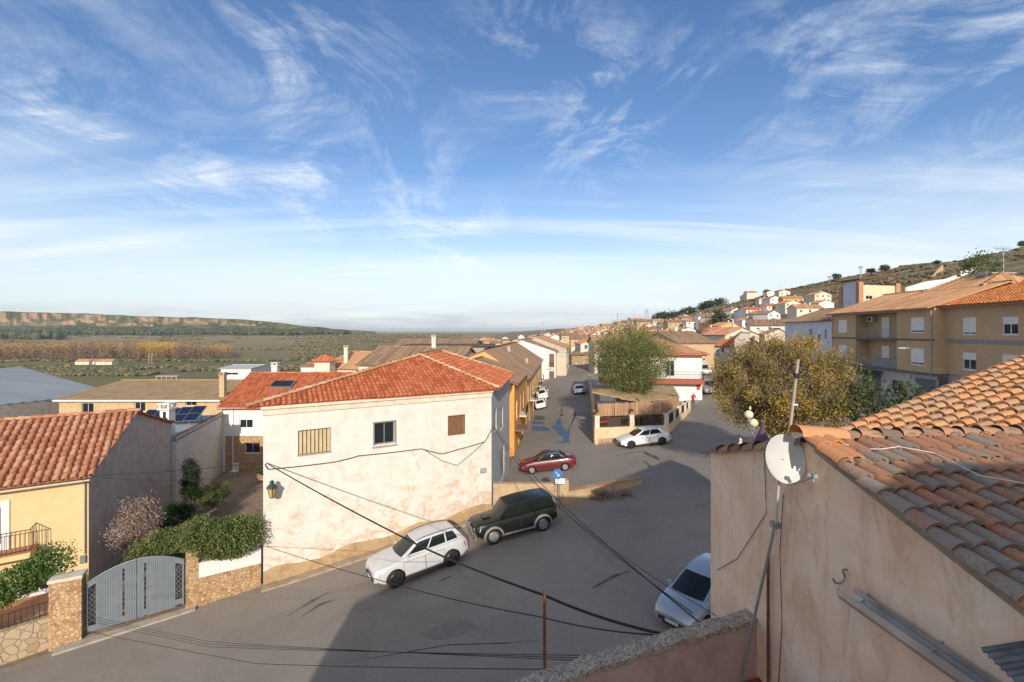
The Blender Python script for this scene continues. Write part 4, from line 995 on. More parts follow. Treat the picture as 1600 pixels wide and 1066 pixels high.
# orange house
pr = SP(40.0); pl_ = pr+Vector((-8.5, .9))
g2 = gable_house('orange_house', 'narrow orange house with yellow street side next to the white corner house', 'house', pl_, pr, SP(52.2)-pr, -1, 7.6, 7.35, (3.5, 8.9), ORANGE, T_OLD,
    right=[(1.5, 3.9, 2.5, 5.6), (5, 3.9, 6, 5.6), (8.5, 3.9, 9.5, 5.6)], rdoors=[(2.8, .2, 4, 2.5), (6.8, .2, 8, 2.5)])
mb = MB(); g2[2].box(mb, 4.4, 6.6, 3.6, 3.75, 0, .7); mb.build('balcony', CREAM, g2[0]); mb = MB(); railing(mb, [g2[2].pt(4.4, 3.75, .66), g2[2].pt(6.6, 3.75, .66)], .9, .14); mb.build('railing', DARKM, g2[0])
mb = MB(); g2[2].box(mb, .6, 2.8, 3.0, 3.2, 0, .9); mb.build('canopy', plain('brown_awning', (.2, .12, .08), .8), g2[0])
# ochre gable terrace
pr = SP(52.6); W3L = pr+Vector((-10.5, 1.4))
gl = math.hypot(10.5, 1.4)
g3_ = gable_house('terrace_house', 'ochre gabled house with brown tile roof and cream windowed street front', 'house', W3L, pr, SP(88)-pr, -1, 7.4, 6.55, (gl-4.9, 9.72), OCHRE, T_OLD,
    right=[(a, 3.4, a+1.1, 5.4) for a in (2, 5.5, 9, 12.5, 16, 20, 24, 28, 32)], rdoors=[(a, 0.1, a+1.2, 2.4) for a in (3.6, 11, 18, 26)])
mb = MB(); Wq = g3_[2]; Wq.box(mb, 0.02, 35.4, -1, 6.4, 0.012, .03) if False else None
for i, a in enumerate((5, 12, 19.5, 27.5)):
    mb = MB(); Wq.box(mb, a, a+2.2, 3.1, 3.25, 0, .75); b_ = mb.build('balcony', CREAM, g3_[0]); mb = MB(); railing(mb, [Wq.pt(a, 3.25, .7), Wq.pt(a+2.2, 3.25, .7), Wq.pt(a+2.2, 3.25, 0)], .95, .15); sub(b_, mb, 'railing', DARKM)
gutter(g3_[0], Wq.pt(0, 6.45, .4), Wq.pt(35, 6.45, .4), METAL)
for px, py in ((795, 548), (823, 567)):
    c0 = D(px, py, 66); mb = MB(); mb.box((c0.x, c0.y, c0.z), (.4, .4, 1.3)); mb.build('vent_stack', METAL, g3_[0])
# white set-back house with terrace recess
p0, p1 = P2(800, 99), P2(868, 96); La = (p1-p0).length
g4 = gable_house('white_street_house', 'tall white gabled house with open brown loggia halfway down the street', 'house', p0, p1, (3.0, 15), -1, 12-3.2, 12-4.3, (onwall(815, 531, p0, p1)[0], 12-1.9), WHITE, T_OLD,
    fdoors=[hole(p0, p1, 858, 553, 866, 575), hole(p0, p1, 858, 580, 866, 601)])
mb = MB(); h_ = hole(p0, p1, 857, 574, 867, 576); g4[1].box(mb, h_[0], h_[2], h_[1], h_[3], 0, .5); b_ = mb.build('balcony', WHITE, g4[0])
mb = MB(); railing(mb, [g4[1].pt(h_[0], h_[3], .45), g4[1].pt(h_[2], h_[3], .45)], 1, .16); sub(b_, mb, 'railing', DARKM)
p0, p1 = P2(869, 99), P2(885, 98)
p0 = P2(830, 106)
g5 = gable_house('cream_street_house', 'cream gabled house with red-brown roof beyond the white street house', 'house', p0, p1, (3.4, 22), -1, 9.8, 12-3.7, (onwall(836, 527, p0, p1)[0], 12-1.3), CREAM, T_BRK,
    right=[(2, 4.6, 3, 6.6), (5, 4.6, 6, 6.6), (8, 4.6, 9, 6.6), (12, 4.6, 13, 6.6)], rdoors=[(3, 1, 4.4, 3.4), (9, 1, 10.4, 3.4), (15, 1, 16.4, 3.4)])
eave_house('stone_house', 'low brown stone house under a grey hipped roof at the street bend', 'house', P2(893, 124), P2(911, 121), 12, -1, 12-6.4, 12-4.9, TANWALL, T_OLD, front=[hole(P2(893, 124), P2(911, 121), 899, 566, 902, 576)], hip=(1.5, 1.5))
gable_house('cream_gable_house', 'pale cream house with plain gable end at the bend of the street', 'house', P2(893, 142), P2(931, 140), (3, 14), -1, 12-5.0, 12-5.0, ((P2(931, 140)-P2(893, 142)).length/2, 12-3.2), WHITE if False else CREAM, T_BRK)
eave_house('street_row', 'shaded brown house row along the far right bend of the street', 'house', P2(908, 132), P2(928, 118), 8, -1, 12-7.4, 12-6.4, TANWALL, T_OLD, fdoors=[(2, 2.0, 3.2, 4.2), (6, 2, 7.2, 4.2), (10, 2, 11.2, 4.2)])
# ================================================================== bar terrace enclosure, white bar building
E0, E1, E2 = Vector((7.35, 40.5)), Vector((14.4, 41.7)), Vector((19.6, 50.0)); EL = Vector((14.3, 85))
zt_ = 12-8.65
re = thing('terrace_wall', 'tan block retaining wall with piers and black railings round the bar terrace', 'wall', (7.35, 40.5, G(7.35, 40.5)))
mb = MB()
def thickwall(mb, a, b, z0a, z1a, z1b, th, mi=0):
    a, b = Vector(a[:2]), Vector(b[:2]); W_ = Wl(a, b); mb.prism([W_.pt(0, z0a), W_.pt(W_.L, z0a), W_.pt(W_.L, z1b), W_.pt(0, z1a)], tuple((-W_.n*th).to_3d()), mi); return W_
WE0 = thickwall(mb, E0, E1, .8, zt_, zt_, .3); WE1 = thickwall(mb, E1, E2, 1, zt_, zt_+.25, .3)
thickwall(mb, EL, E0, .5, zt_+.5, zt_, .3); mb.build('wall', ASHLAR, re)
mb = MB()
thickwall(mb, E0+WE0.n*.02+WE0.t*-.02, E1+WE0.n*.02, .7, 2.35, 2.55, .02)
mb.build('stone_facing', STONE, re)
for W_, us in ((WE0, (.25, 3.55, 6.9)), (WE1, (2.4, 4.9, 7.4, 9.5))):
    for u in us:
        mb = MB(); q = W_.pt(u, 0, -.15); mb.box((q.x, q.y, zt_+.5), (.42, .36, 1.0), M=W_.M); mb.box((q.x, q.y, zt_+1.03), (.5, .44, .07), M=W_.M); mb.build('pier', CREAM, re)
for W_, a, b in ((WE0, .5, 3.3), (WE0, 3.8, 6.65), (WE1, .2, 2.15), (WE1, 2.65, 4.65), (WE1, 5.15, 7.15), (WE1, 7.65, 9.25)):
    mb = MB(); k = int((b-a)/.17)
    for i in range(k+1): W_.box(mb, a+(b-a)*i/k-.03, a+(b-a)*i/k+.03, zt_+.02, zt_+.86, -.17, -.13)
    W_.box(mb, a, b, zt_+.78, zt_+.88, -.18, -.12); W_.box(mb, a, b, zt_+.04, zt_+.12, -.18, -.12); W_.box(mb, a+(b-a)*.28, a+(b-a)*.72, zt_+.1, zt_+.8, -.165, -.14); mb.build('railing_panel', plain('brown_black_iron', (.05, .032, .022), .6) if W_ is WE0 else DARKM, re)
rg_ = MB(); struct(drape('terrace_floor', [[(7.5, 40.8), (14.3, 42), (19.5, 50.2), (26, 53.5), (14.5, 84.5)]], 0, CONC, 4))
fl = bpy.data.objects['terrace_floor']
for v_ in fl.data.vertices: v_.co.z = max(zt_-.25, v_.co.z+.03)
# cane fence
CANE = plain('dry_cane', (.40, .245, .15), .85, 0, .3, 4)
mb = MB(); tf = Vector((0, 0))
Wc = Wl(E0+Vector((.35, .7)), E1+Vector((-.5, .75)))
for i in range(int(Wc.L/.06)):
    if (i*.06) % 1.6 < .05: continue
    u = i*.06; Wc.box(mb, u, u+.05, zt_+.9+random.uniform(-.03, .02), zt_+2.05+random.uniform(-.06, .06), -.02, .02, tint=random.random())
Wc2 = Wl(E1+Vector((-.5, .75)), E1+Vector((2.6, 4.6)))
for i in range(int(Wc2.L/.06)): Wc2.box(mb, i*.06, i*.06+.05, zt_+.9, zt_+2.0+random.uniform(-.06, .06), -.02, .02)
for W_ in (Wc, Wc2):
    for z in (1.1, 1.8): W_.box(mb, 0, W_.L, zt_+z, zt_+z+.04, -.06, -.02)
CAN2 = leafmat('cane_stalks', [(0, (.28, .155, .09)), (.5, (.40, .235, .14)), (1, (.50, .31, .2))], 0)
tag(mb.build('cane_fence', CAN2), 'brown split-cane screen standing above the terrace railings', 'fence')
# thatched roof on posts
rt = thing('thatched_canopy', 'low pergola roofed with pale reed thatch over the bar terrace', 'pergola', (10.5, 43, zt_))
zc = 12-7.0; mb = MB()
c_ = [D(925, 612, 44.5), D(1000, 627, 42), D(1062, 620, 46.5), D(1052, 603, 53), D(925, 603, 53)]
cen = Vector((11, 47, zc+1.2))
for i in range(len(c_)):
    a, b = c_[i], c_[(i+1) % len(c_)]; rows = []
    for s_ in range(9):
        t = s_/8; rows.append([a.lerp(b, j/14).lerp(cen, t)+Vector((0, 0, noise.noise(Vector((i+j*.7, t*5, 2)))*.16)) for j in range(15)])
    mb.grid(rows); mb.grid([[p+Vector((0, 0, -.14)) for p in r] for r in rows]); mb.grid([[p+Vector((0, 0, -.14)) for p in rows[0]], rows[0]])
THATCH = plaster('dry_reed_thatch', (.44, .31, .17), (.22, .14, .07), .7, .4, False, 1.0)
mb.build('thatch', THATCH, rt, smooth=50)
for i, q in enumerate((c_[0], c_[1], c_[2], c_[0].lerp(c_[1], .5), c_[1].lerp(c_[2], .5), c_[3], c_[4])):
    mb = MB(); q = q.lerp(cen, .05); mb.tube([(q.x, q.y, zt_-.2), (q.x, q.y, q.z)], .06, 7); mb.build('post', WOOD, rt)
# dark things beneath: tables, red counter
tb = thing('bar_counter', 'red-fronted counter under the thatched roof', 'counter', (9.3, 43.6, zt_)); mb = MB(); mb.box((9.3, 43.8, zt_+.6), (2.1, .7, 1.9)); mb.build('front_panel', plain('red_panel', (.42, .03, .025), .4), tb)
mb = MB(); mb.box((9.3, 43.8, zt_+1.59), (2.3, .9, .08)); mb.build('counter_top', METAL, tb)
for k, (x, y, lb) in enumerate(((12, 44, 'dark terrace table under the middle of the thatched roof'), (14.6, 46.4, 'dark terrace table under the right end of the thatched roof'))):
    t_ = thing('terrace_table', lb, 'table', (x, y, zt_)); mb = MB(); mb.lathe((x, y, zt_+.5), [(0, .9), (.5, .9), (.5, .86), (0, .86)], 14); mb.build('table_top', DARKM, t_)
    mb = MB(); mb.tube([(x, y, zt_-.1), (x, y, zt_+1.36)], .04, 6); mb.build('leg', DARKM, t_)
# white bar building behind tree
p0, p1 = P2(938, 58), P2(1097, 56.0); d2 = (p1-p0)
hb = [hole(p0, p1, 1040, 564, 1054, 588), hole(p0, p1, 960, 560, 975, 585)]; hd_ = [hole(p0, p1, 1030, 604, 1050, 634), hole(p0, p1, 960, 604, 990, 634)]
r6, W6, W6r = eave_house('bar_building', 'white two-storey bar with red fascia and tile roof behind the green tree', 'building', p0, p1, 11, 1, 12-2.75, 12-1.15, WHITE, T_BRK, front=hb, fdoors=hd_, hip=(3.5, 4.5), over=.7, styles=['plain', 'plain'])
RF = plain('red_oxide_fascia', (.33, .085, .05), .7); u_ = onwall(1030, 600, p0, p1)[0]
mb = MB(); W6.box(mb, -.2, W6.L+.45, 12-3.15, 12-2.72, .0, .5); mb.build('fascia', RF, r6)
mb = MB(); W6.box(mb, -.2, W6.L+.05, 12-6.5, 12-5.95, .0, 1.0); b_ = mb.build('balcony', RF, r6)
mb = MB(); railing(mb, [W6.pt(0, 12-5.95, .95), W6.pt(W6.L, 12-5.95, .95), W6.pt(W6.L, 12-5.95, 0)], .95, .16); sub(b_, mb, 'railing', DARKM)
p_ = onwall(1091, 605, p0, p1); mb = MB(); W6.box(mb, p_[0]-.2, p_[0]+.2, p_[1]-.35, p_[1]+.3, 0, .05); mb.build('wall_sign', plain('red_sign', (.5, .05, .04), .4), r6)
p_ = onwall(1086, 612, p0, p1); mb = MB(); W6.box(mb, p_[0]-.45, p_[0]+.3, p_[1]-.15, p_[1]+.1, 0, .04); mb.build('name_board', plain('pale_board', (.6, .62, .62), .4), r6)
# ================================================================== brick apartment blocks
def fac(y): return Vector((32.4+.1125*y, y))
bF, bN = fac(54.9), fac(39.7); zE_, zM, zB_, zG = 14.0, 11.1, 8.25, 4.6
ra = thing('brick_apartment_block', 'three-storey yellow brick block with balconies and grey shopfronts at right', 'apartment block', (bF.x, bF.y, G(*bF)))
Wa = Wl(bF, bN)
def hb_(x0, y0, x1, y1): return hole(bF, bN, x0, y0, x1, y1)
hA = [hb_(1310, 500, 1323, 519.5), hb_(1310, 539, 1323, 558), hb_(1423, 496, 1443.5, 519.5), hb_(1423, 544, 1443.5, 570)]
ub0, ub1 = onwall(1337, 520, bF, bN)[0], onwall(1401, 520, bF, bN)[0]
lo_t = (ub0, zM+.16, ub1, zE_-.25); lo_b = (ub0, zB_+.02, ub1, zM-.02)
mb = MB(); wall(mb, bF, bN, zB_, zE_, hA+[lo_t, lo_b], depth=.12)
Wd = -Wa.n*1.3
for h in (lo_t, lo_b):   # loggia back walls
    a = Wa.p0+Wa.t*h[0]-Wa.n*1.3; b = Wa.p0+Wa.t*h[2]-Wa.n*1.3
    mb.face([(a.x, a.y, h[1]), (b.x, b.y, h[1]), (b.x, b.y, h[3]), (a.x, a.y, h[3])])
    for u in (h[0], h[2]):
        q0_, q1_ = Wa.pt(u, h[1], -.12), Wa.pt(u, h[1], -1.3); up = Vector((0, 0, h[3]-h[1])); mb.face([q0_, q1_, q1_+up, q0_+up])
bend = bN+Wa.n*0-Vector((0, 0))
wall(mb, bN, bN+(-Wa.n)*1.0, zB_, zE_); wall(mb, bF-Wa.n*11, bF, zG-1, zE_)
mb.build('wall', BRICK, ra)
mb = MB()
for u0, u1, in ((-.05, ub0), (ub1, Wa.L+.02)): Wa.box(mb, u0, u1, zM-.02, zM+.16, 0, .035)
for h in (lo_t, lo_b): mb.face([Wa.pt(h[0], h[3], -.12), Wa.pt(h[2], h[3], -.12), Wa.pt(h[2], h[3], -1.3), Wa.pt(h[0], h[3], -1.3)])
Wa.box(mb, ub0+.01, ub1-.01, zM-.02, zM+.16, -1.29, .06); Wa.box(mb, -.05, Wa.L+.05, zB_-.22, zB_-.002, -1.3, .06)
mb.build('floor_band', plain('dark_grey_band', (.13, .12, .11), .8), ra)
for h, st in zip(hA, ('shutfull', 'shutfull', 'shut', 'shut')): window(ra, Wa, h, st, rec=.1)
for zb0 in (zM+.16, zB_):
    Wi = Wl(Wa.p0-Wa.n*1.3, Wa.p1-Wa.n*1.3)
    for (a, b, st) in ((ub0+2.2, ub0+3.3, 'door'), (ub1-1.5, ub1-.3, 'door2')):
        f = MB(); Wi.box(f, a, b, zb0, zb0+2.15, .01, .05); d_ = f.build('balcony_door', WHITEPVC, ra)
        g = MB(); Wi.box(g, a+.1, (a+b)/2-.03, zb0+.8, zb0+2.05, .05, .06); Wi.box(g, (a+b)/2+.03, b-.1, zb0+.8, zb0+2.05, .05, .06); sub(d_, g, 'pane', SHUT if st == 'door' else GLASSD)
    mb = MB(); railing(mb, [Wa.pt(ub0, zb0, .02), Wa.pt(ub1, zb0, .02)], 1.0, .11, .009, .02); mb.build('railing', METAL, ra)
mb = MB(); Wa.box(mb, ub0+2.6, ub1-.05, zB_+.05, zB_+1.0, -.06, -.02); mb.build('balcony_screen', plain('grey_screen', (.25, .26, .28), .6), ra)
mb = MB(); p_ = Wi.pt(ub0+.9, zM+2.15, .3); mb.box(p_, (.85, .32, .6), M=Wi.M); ac = mb.build('air_conditioner', plain('cream_metal', (.55, .52, .46), .5), ra)
mb = MB(); mb.lathe(p_+Wi.n.to_3d()*.17, [(0, 0), (.2, 0), (.22, .02)], 14, M=(Wi.M @ Matrix.Rotation(R(90), 3, 'X'))); sub(ac, mb, 'fan_grille', DARKM)
# ground floor, set back a little
Ws = Wl(Wa.p0-Wa.n*.25, Wa.p1-Wa.n*.25)
hsf = [(.6, zG, 3.6, zG+2.9), (6.2, zG+.2, 8.2, zG+2.9), (9.6, zG+1.5, 11.2, zG+2.6), (12.7, zG, Ws.L-.1, zG+3.1)]
mb = MB(); wall(mb, Ws.p0, Ws.p1, zG-1, zB_-.2, hsf); mb.build('shopfront_wall', plaster('grey_shopfront', (.46, .45, .44), amt=.2), ra)
SHG = plain('grey_metal_shutter', (.14, .15, .165), .55, .3, .1)
for i, h in enumerate(hsf):
    if i == 2: window(ra, Ws, h, 'plain'); continue
    m_ = MB(); Ws.box(m_, h[0], h[2], h[1], h[3], -.12, -.08)
    for j in range(int((h[3]-h[1])/.12)): Ws.box(m_, h[0]+.03, h[2]-.03, h[1]+j*.12+.01, h[1]+j*.12+.1, -.08, -.065)
    m_.build('garage_shutter', SHG, ra)
mb = MB(); mb.prism([Ws.pt(4.4, zG+3.2, .02), Ws.pt(8.6, zG+3.2, .02), Ws.pt(8.6, zG+2.8, 1.1), Ws.pt(4.4, zG+2.8, 1.1)], (0, 0, .05)); mb.build('awning', plain('dark_green_awning', (.035, .045, .03), .8), ra)
# roof of block
rb = MB(); t3 = Wa.t.to_3d(); n3 = Wa.n.to_3d(); ev0 = Wa.pt(-.3, zE_+.02, .5); ev1 = Wa.pt(Wa.L-.1, zE_+.02, .5)
r0 = Wa.pt(-.3, zE_+2.25, -6.0); r1 = Wa.pt(Wa.L-.1, zE_+2.25, -6.0)
sheet(rb, [ev0, ev1, r1, r0], .26, .07); sheet(rb, [r1-n3*6-Vector((0, 0, 2.2)), r0-n3*6-Vector((0, 0, 2.2)), r0, r1], .26, .07); caps(rb, r0, r1, .15, .45)
rb.build('roof', T_BRK, ra, smooth=60)
rb = MB(); k0 = Wa.pt(7.5, zE_+1.4, -3.4)   # small raised hipped part behind
q = [Wa.pt(6.6, zE_+2.05, -5.3), Wa.pt(13.4, zE_+2.05, -5.3), Wa.pt(12.2, zE_+3.3, -8), Wa.pt(7.8, zE_+3.3, -8)]
sheet(rb, q, .26, .07); caps(rb, q[0], q[3], .15, .4); caps(rb, q[1], q[2], .15, .4); caps(rb, q[3], q[2], .15, .4)
q2 = [Wa.pt(13.4, zE_+2.05, -11.5), Wa.pt(6.6, zE_+2.05, -11.5)]; sheet(rb, [q[1], q2[0], q[2]], .26, .07); sheet(rb, [q2[1], q[0], q[3]], .26, .07); sheet(rb, [q2[0], q2[1], q[3], q[2]], .26, .07)
rb.build('upper_roof', T_BRK, ra, smooth=60)
gutter(ra, ev0+Vector((0, 0, -.1))+n3*.06, ev1+Vector((0, 0, -.1))+n3*.06, METAL, (Wa.pt(Wa.L-.25, zE_-.2, .1), Wa.pt(Wa.L-.25, zB_-.3, .1)))
gutter(ra, ev0+Vector((0, 0, -.12))+n3*.06, ev0+t3*.2+Vector((0, 0, -.12))+n3*.06, WHITEPVC, (Wa.pt(.1, zE_-.2, .1), Wa.pt(.1, zB_-2.0, .1)))
mb = MB(); mb.tube([Wa.pt(Wa.L-.3, zM-.85, .1), Wa.pt(Wa.L-.9, zM-.65, .9), Wa.pt(Wa.L-1.1, zM-.65, 1.5)], .03, 6); mb.box(Wa.pt(Wa.L-1.25, zM-.66, 1.75), (.22, .7, .1), M=Wa.M)
tag(mb.build('street_lamp', plain('pale_grey_metal', (.5, .5, .5), .5)), 'grey arm street lamp fixed on the brick block by the downpipe', 'street lamp')
# second block
b2F, b2N = bN+(-Wa.n)*.9, Vector((35.4, 27.0))+(-Wa.n)*.9
rb2 = thing('brick_apartment_block', 'yellow brick block under a bright orange tile roof at the right edge', 'apartment block', (b2F.x, b2F.y, G(*b2F)))
W2b = Wl(b2F, b2N)
def h2_(x0, y0, x1, y1): return hole(b2F, b2N, x0, y0, x1, y1)
hB = [h2_(1504, 496, 1525, 523), h2_(1566, 495, 1591, 523), h2_(1504, 551, 1525, 578), h2_(1566, 554, 1591, 582)]
mb = MB(); wall(mb, b2F, b2N, zB_, zE_+.1, hB, depth=.14); wall(mb, b2N, b2N-W2b.n*11, zG, zE_+.1); mb.build('wall', BRICK, rb2)
mb = MB(); wall(mb, b2F+W2b.n*-.2, b2N-W2b.n*.2, zG-1, zB_, []); mb.build('shopfront_wall', plaster('grey_shopfront', (.46, .45, .44), amt=.2), rb2)
mb = MB(); W2b.box(mb, 0, W2b.L, zM-.15, zM+.2, 0, .03); mb.build('floor_band', plain('mid_grey_band', (.27, .26, .24), .8), rb2)
for h, st in zip(hB, ('shut', 'shuthalf', 'shuthalf', 'shuthalf')): window(rb2, W2b, h, st, rec=.1, fr=.07)
rb = MB(); ev0 = W2b.pt(-.2, zE_+.12, .6); ev1 = W2b.pt(W2b.L, zE_+.12, .6); r0 = W2b.pt(-.2, zE_+2.2, -6.2); r1 = W2b.pt(W2b.L, zE_+2.2, -6.2)
tiles(rb, [ev0, ev1, r1, r0], .27, .4, .1, full=False); sheet(rb, [r1-n3*6-Vector((0, 0, 2)), r0-n3*6-Vector((0, 0, 2)), r0, r1]); caps(rb, r0, r1, .15, .45); caps(rb, ev0, r0, .13, .45)
T_ORG = tilemat('bright_orange_tile', [(0, (.46, .15, .05)), (.5, (.60, .21, .075)), (1, (.66, .27, .11))], .1, (.4, .2, .1))
rb.build('roof', T_ORG, rb2, smooth=60); gutter(rb2, ev0+Vector((0, 0, -.1)), ev1+Vector((0, 0, -.1)), METAL)
# chimney + aerials on top
c0 = D(1556, 443, 43); mb = MB(); mb.box((c0.x, c0.y, c0.z-.3), (1.9, 1.2, 1.6)); mb.box((c0.x, c0.y, c0.z+.9), (2.3, 1.5, .12))
for sx in (-.8, 0, .8): mb.box((c0.x+sx, c0.y, c0.z+.68), (.2, 1.0, .36))
mb.build('chimney', CONC, rb2)
# white-blue house left of brick block
wF, wN = fac(66.5), fac(55.05)
hw_ = [hole(wF, wN, 1264, 514, 1269, 532), hole(wF, wN, 1277, 514, 1282, 535), hole(wF, wN, 1288, 514, 1292, 530)]
eave_house('pale_blue_house', 'pale bluish white house with brown roof against the left end of the brick block', 'house', wF, wN, 10, zG-1, 13.3, 15.0, BLUEWH, T_OLD, front=hw_, styles=['plain', 'shuthalf', 'plain'])
# house with pergola above it
p0, p1 = D(1316, 470, 80), D(1343, 470, 71); 
rp = thing('pergola_house', 'cream and grey house topped by a rusty steel pergola on the slope', 'house', (p0.x, p0.y, G(p0.x, p0.y)))
a0, a1 = Vector((p0.x, p0.y)), Vector((p1.x, p1.y)); p2_ = D(1401, 470, 73); a2 = Vector((p2_.x, p2_.y))
zr_ = 12+(517-448)/F*72
mb = MB(); wall(mb, a0, a1, 5, zr_+.9); mb.build('side_wall', BLUEWH, rp); mb = MB(); h_ = hole(a1, a2, 1353, 462, 1364, 468); wall(mb, a1, a2, 5, zr_+.2, [h_]); wall(mb, a2, a2+Vector((2, 8)), 5, zr_+.2); mb.build('wall', plaster('warm_cream', (.78, .60, .42), amt=.1), rp)
window(rp, Wl(a1, a2), h_, 'plain')
mb = MB()
for q in (a0, a1, a2): mb.box((q.x, q.y, zr_-2.2), (.7, .7, 5.6))
mb.build('brick_pier', REDBRICK, rp)
mb = MB()
zt1 = [12+(517-441)/F*80, 12+(517-436)/F*71, 12+(517-431)/F*73]
for q, z in zip((a0, a1, a2), zt1): mb.tube([(q.x, q.y, zr_), (q.x, q.y, z)], .09, 5)
mb.tube([(a0.x, a0.y, zt1[0]), (a1.x, a1.y, zt1[1]), (a2.x, a2.y, zt1[2])], .12, 5); mb.tube([(a0.x+1, a0.y+6, zt1[0]), (a2.x+1, a2.y+7, zt1[2]+.4)], .12, 5)
for i in range(7):
    q = a1.lerp(a2, i/6); z = lerp(zt1[1], zt1[2], i/6); mb.tube([(q.x, q.y, z), (q.x+1, q.y+7, z+.3)], .06, 4)
mb.build('pergola', RUST, rp)
# ================================================================== building on the right with the weathered roof (foreground)
AX = Vector((3.74, 5.6, 12-1.35)); rd = Vector((.995, .1, 0)).normalized(); fd = Vector((.1, -.995, 0)).normalized()
rn = thing('neighbour_house', 'pink-ochre stained gable house with old barrel tile roof in the right foreground', 'house', (4, 6, G(4, 6)))
bd = Vector((-.1, .995, 0)).normalized()
far = AX+bd*2.42; near = AX-bd*3.6
def pinkwall():
    m, nt, b = newmat('pink_ochre_stained_render'); v = coords(nt)
    n1 = noise_n(nt, v, .9, 7, .62, .4); n2 = noise_n(nt, v, 5, 8, .7); n3 = noise_n(nt, v, 45, 4)
    c = ramp(nt, n1, [(.3, (.68, .47, .33)), (.48, (.80, .57, .41)), (.62, (.84, .66, .51)), (.78, (.76, .63, .53))])
    sv = coords(nt, (3.2, 3.2, .75)); st = noise_n(nt, sv, 1.0, 9, .74, 1.6)
    c = mix(nt, math_n(nt, 'MULTIPLY', ramp(nt, st, [(.50, 0.0), (.64, 1.0)]), .5), c, (.56, .31, .17))
    c = mix(nt, ramp(nt, n2, [(.60, 0.0), (.74, .45)]), c, (.48, .27, .15))
    c = mix(nt, ramp(nt, noise_n(nt, coords(nt, (1.4, 1.4, 1.9)), 1.3, 9, .75, 1.2), [(.62, 0.0), (.7, .3)]), c, (.27, .18, .13))
    setb(b, nt, c, .93, 0, .2); h = math_n(nt, 'ADD', n2, math_n(nt, 'MULTIPLY', n3, .5)); bump(nt, b, h, .8, .012); return m
PINKW = pinkwall()
mb = MB(); rows_t = []
zf = 12-2.12
profile = [(-3.6, 12-2.52-.05), (0, 12-1.42), (.35, 12-1.42), (2.42, zf)]
def wp(s, z, d=0): q = AX+bd*s; return (q.x-bd.y*d, q.y+bd.x*d, z)
for (s0_, z0_), (s1_, z1_) in zip(profile, profile[1:]): mb.face([wp(s1_, -1), wp(s0_, -1), wp(s0_, z0_), wp(s1_, z1_)])
e_ = far; mb.face([(e_.x, e_.y, -1), (e_.x, e_.y, zf), (e_.x+rd.x*2.6, e_.y+rd.y*2.6, zf-.1), (e_.x+rd.x*2.6, e_.y+rd.y*2.6, -1)])
q_ = AX+bd*-3.6; mb.face([wp(-3.6, -1), (q_.x+5, q_.y+.5, -1), (q_.x+5, q_.y+.5, 12-2.57), wp(-3.6, 12-2.57)])
mb.build('wall', PINKW, rn)
# near slope: falls towards the viewer
k33 = .33; dn = Vector((fd.x, fd.y, -k33)); rl = rd*5.6
T0 = AX+Vector((-.02, 0, .0)); rb = MB()
tiles(rb, [T0-rd*.05, T0+dn*3.75-rd*.05, T0+dn*3.75+rl, T0+rl], .205, .245, .088, jit=.016, seg=7)
rb.build('near_roof', T_F1, rn, smooth=50)
rb = MB(); caps(rb, T0+rd*.28+Vector((0, 0, .03)), T0+rl+Vector((0, 0, .02)), .09, .27); rb.build('ridge_tiles', tilemat('ridge_brown_tile', [(0, (.20, .13, .10)), (.5, (.34, .20, .13)), (1, (.46, .26, .15))], .5, (.12, .1, .09), 5), rn, smooth=50)
rb = MB(); caps(rb, T0-rd*.25+Vector((0, 0, .05)), T0+rd*.32+Vector((0, 0, .04)), .13, .5, .95)
tiles(rb, [T0+Vector((0, 0, .05))-rd*.09, T0+dn*.5+Vector((0, 0, .05))-rd*.09, T0+dn*.5+rd*.07+Vector((0, 0, .05)), T0+rd*.07+Vector((0, 0, .05))], .3, .3, .09, tintf=lambda p: .98)
rb.build('verge_tiles', T_F2, rn, smooth=50)
rb = MB(); caps(rb, Vector(wp(.1, 12-1.45)), Vector(wp(2.34, zf-.03)), .12, .3); rb.build('wall_coping', _cache['ridge_brown_tile'], rn, smooth=50)
mb = MB(); mb.prism([AX-rd*.03+Vector((0, 0, -.14)), AX-rd*.03+dn*3.7+Vector((0, 0, -.14)), AX-rd*.03+dn*3.7+Vector((0, 0, -.03)), AX-rd*.03+Vector((0, 0, -.03))], tuple(rd*.1))
mb.build('verge_mortar', plaster('lichened_mortar', (.36, .27, .2), (.12, .1, .08), .8, .4, False, 1), rn)
# wing behind with golden roof
rw = thing('rear_wing', 'neighbouring wing under a sunlit golden clay tile roof behind the weathered ridge', 'house', (8, 9, G(8, 9)))
c2_ = Vector((.945, .31, .222)); c2h = Vector((.945, .31, 0)).normalized(); side2 = Vector((c2h.y, -c2h.x, 0))  # towards viewer
P0 = Vector((6.0, 8.5, 12-1.98)); rb = MB()
P0b = P0-c2_*.1
poly = [P0b, P0b+side2*2.3, P0b+side2*2.3+c2_*7.6, P0b+c2_*7.6]
tiles(rb, poly, .21, .32, .094, jit=.018, seg=7)
rb.build('roof', T_F2, rw, smooth=50)
mb = MB()
lo = [P0b+c2_*.2, P0b+side2*2.25+c2_*.2, P0b+side2*2.25+c2_*7.5, P0b+c2_*7.5]
for a, b in zip(lo, lo[1:]+lo[:1]): mb.face([(a.x, a.y, 0), (b.x, b.y, 0), (b.x, b.y, b.z-.08), (a.x, a.y, a.z-.08)])
mb.build('wall', PINKW, rw)
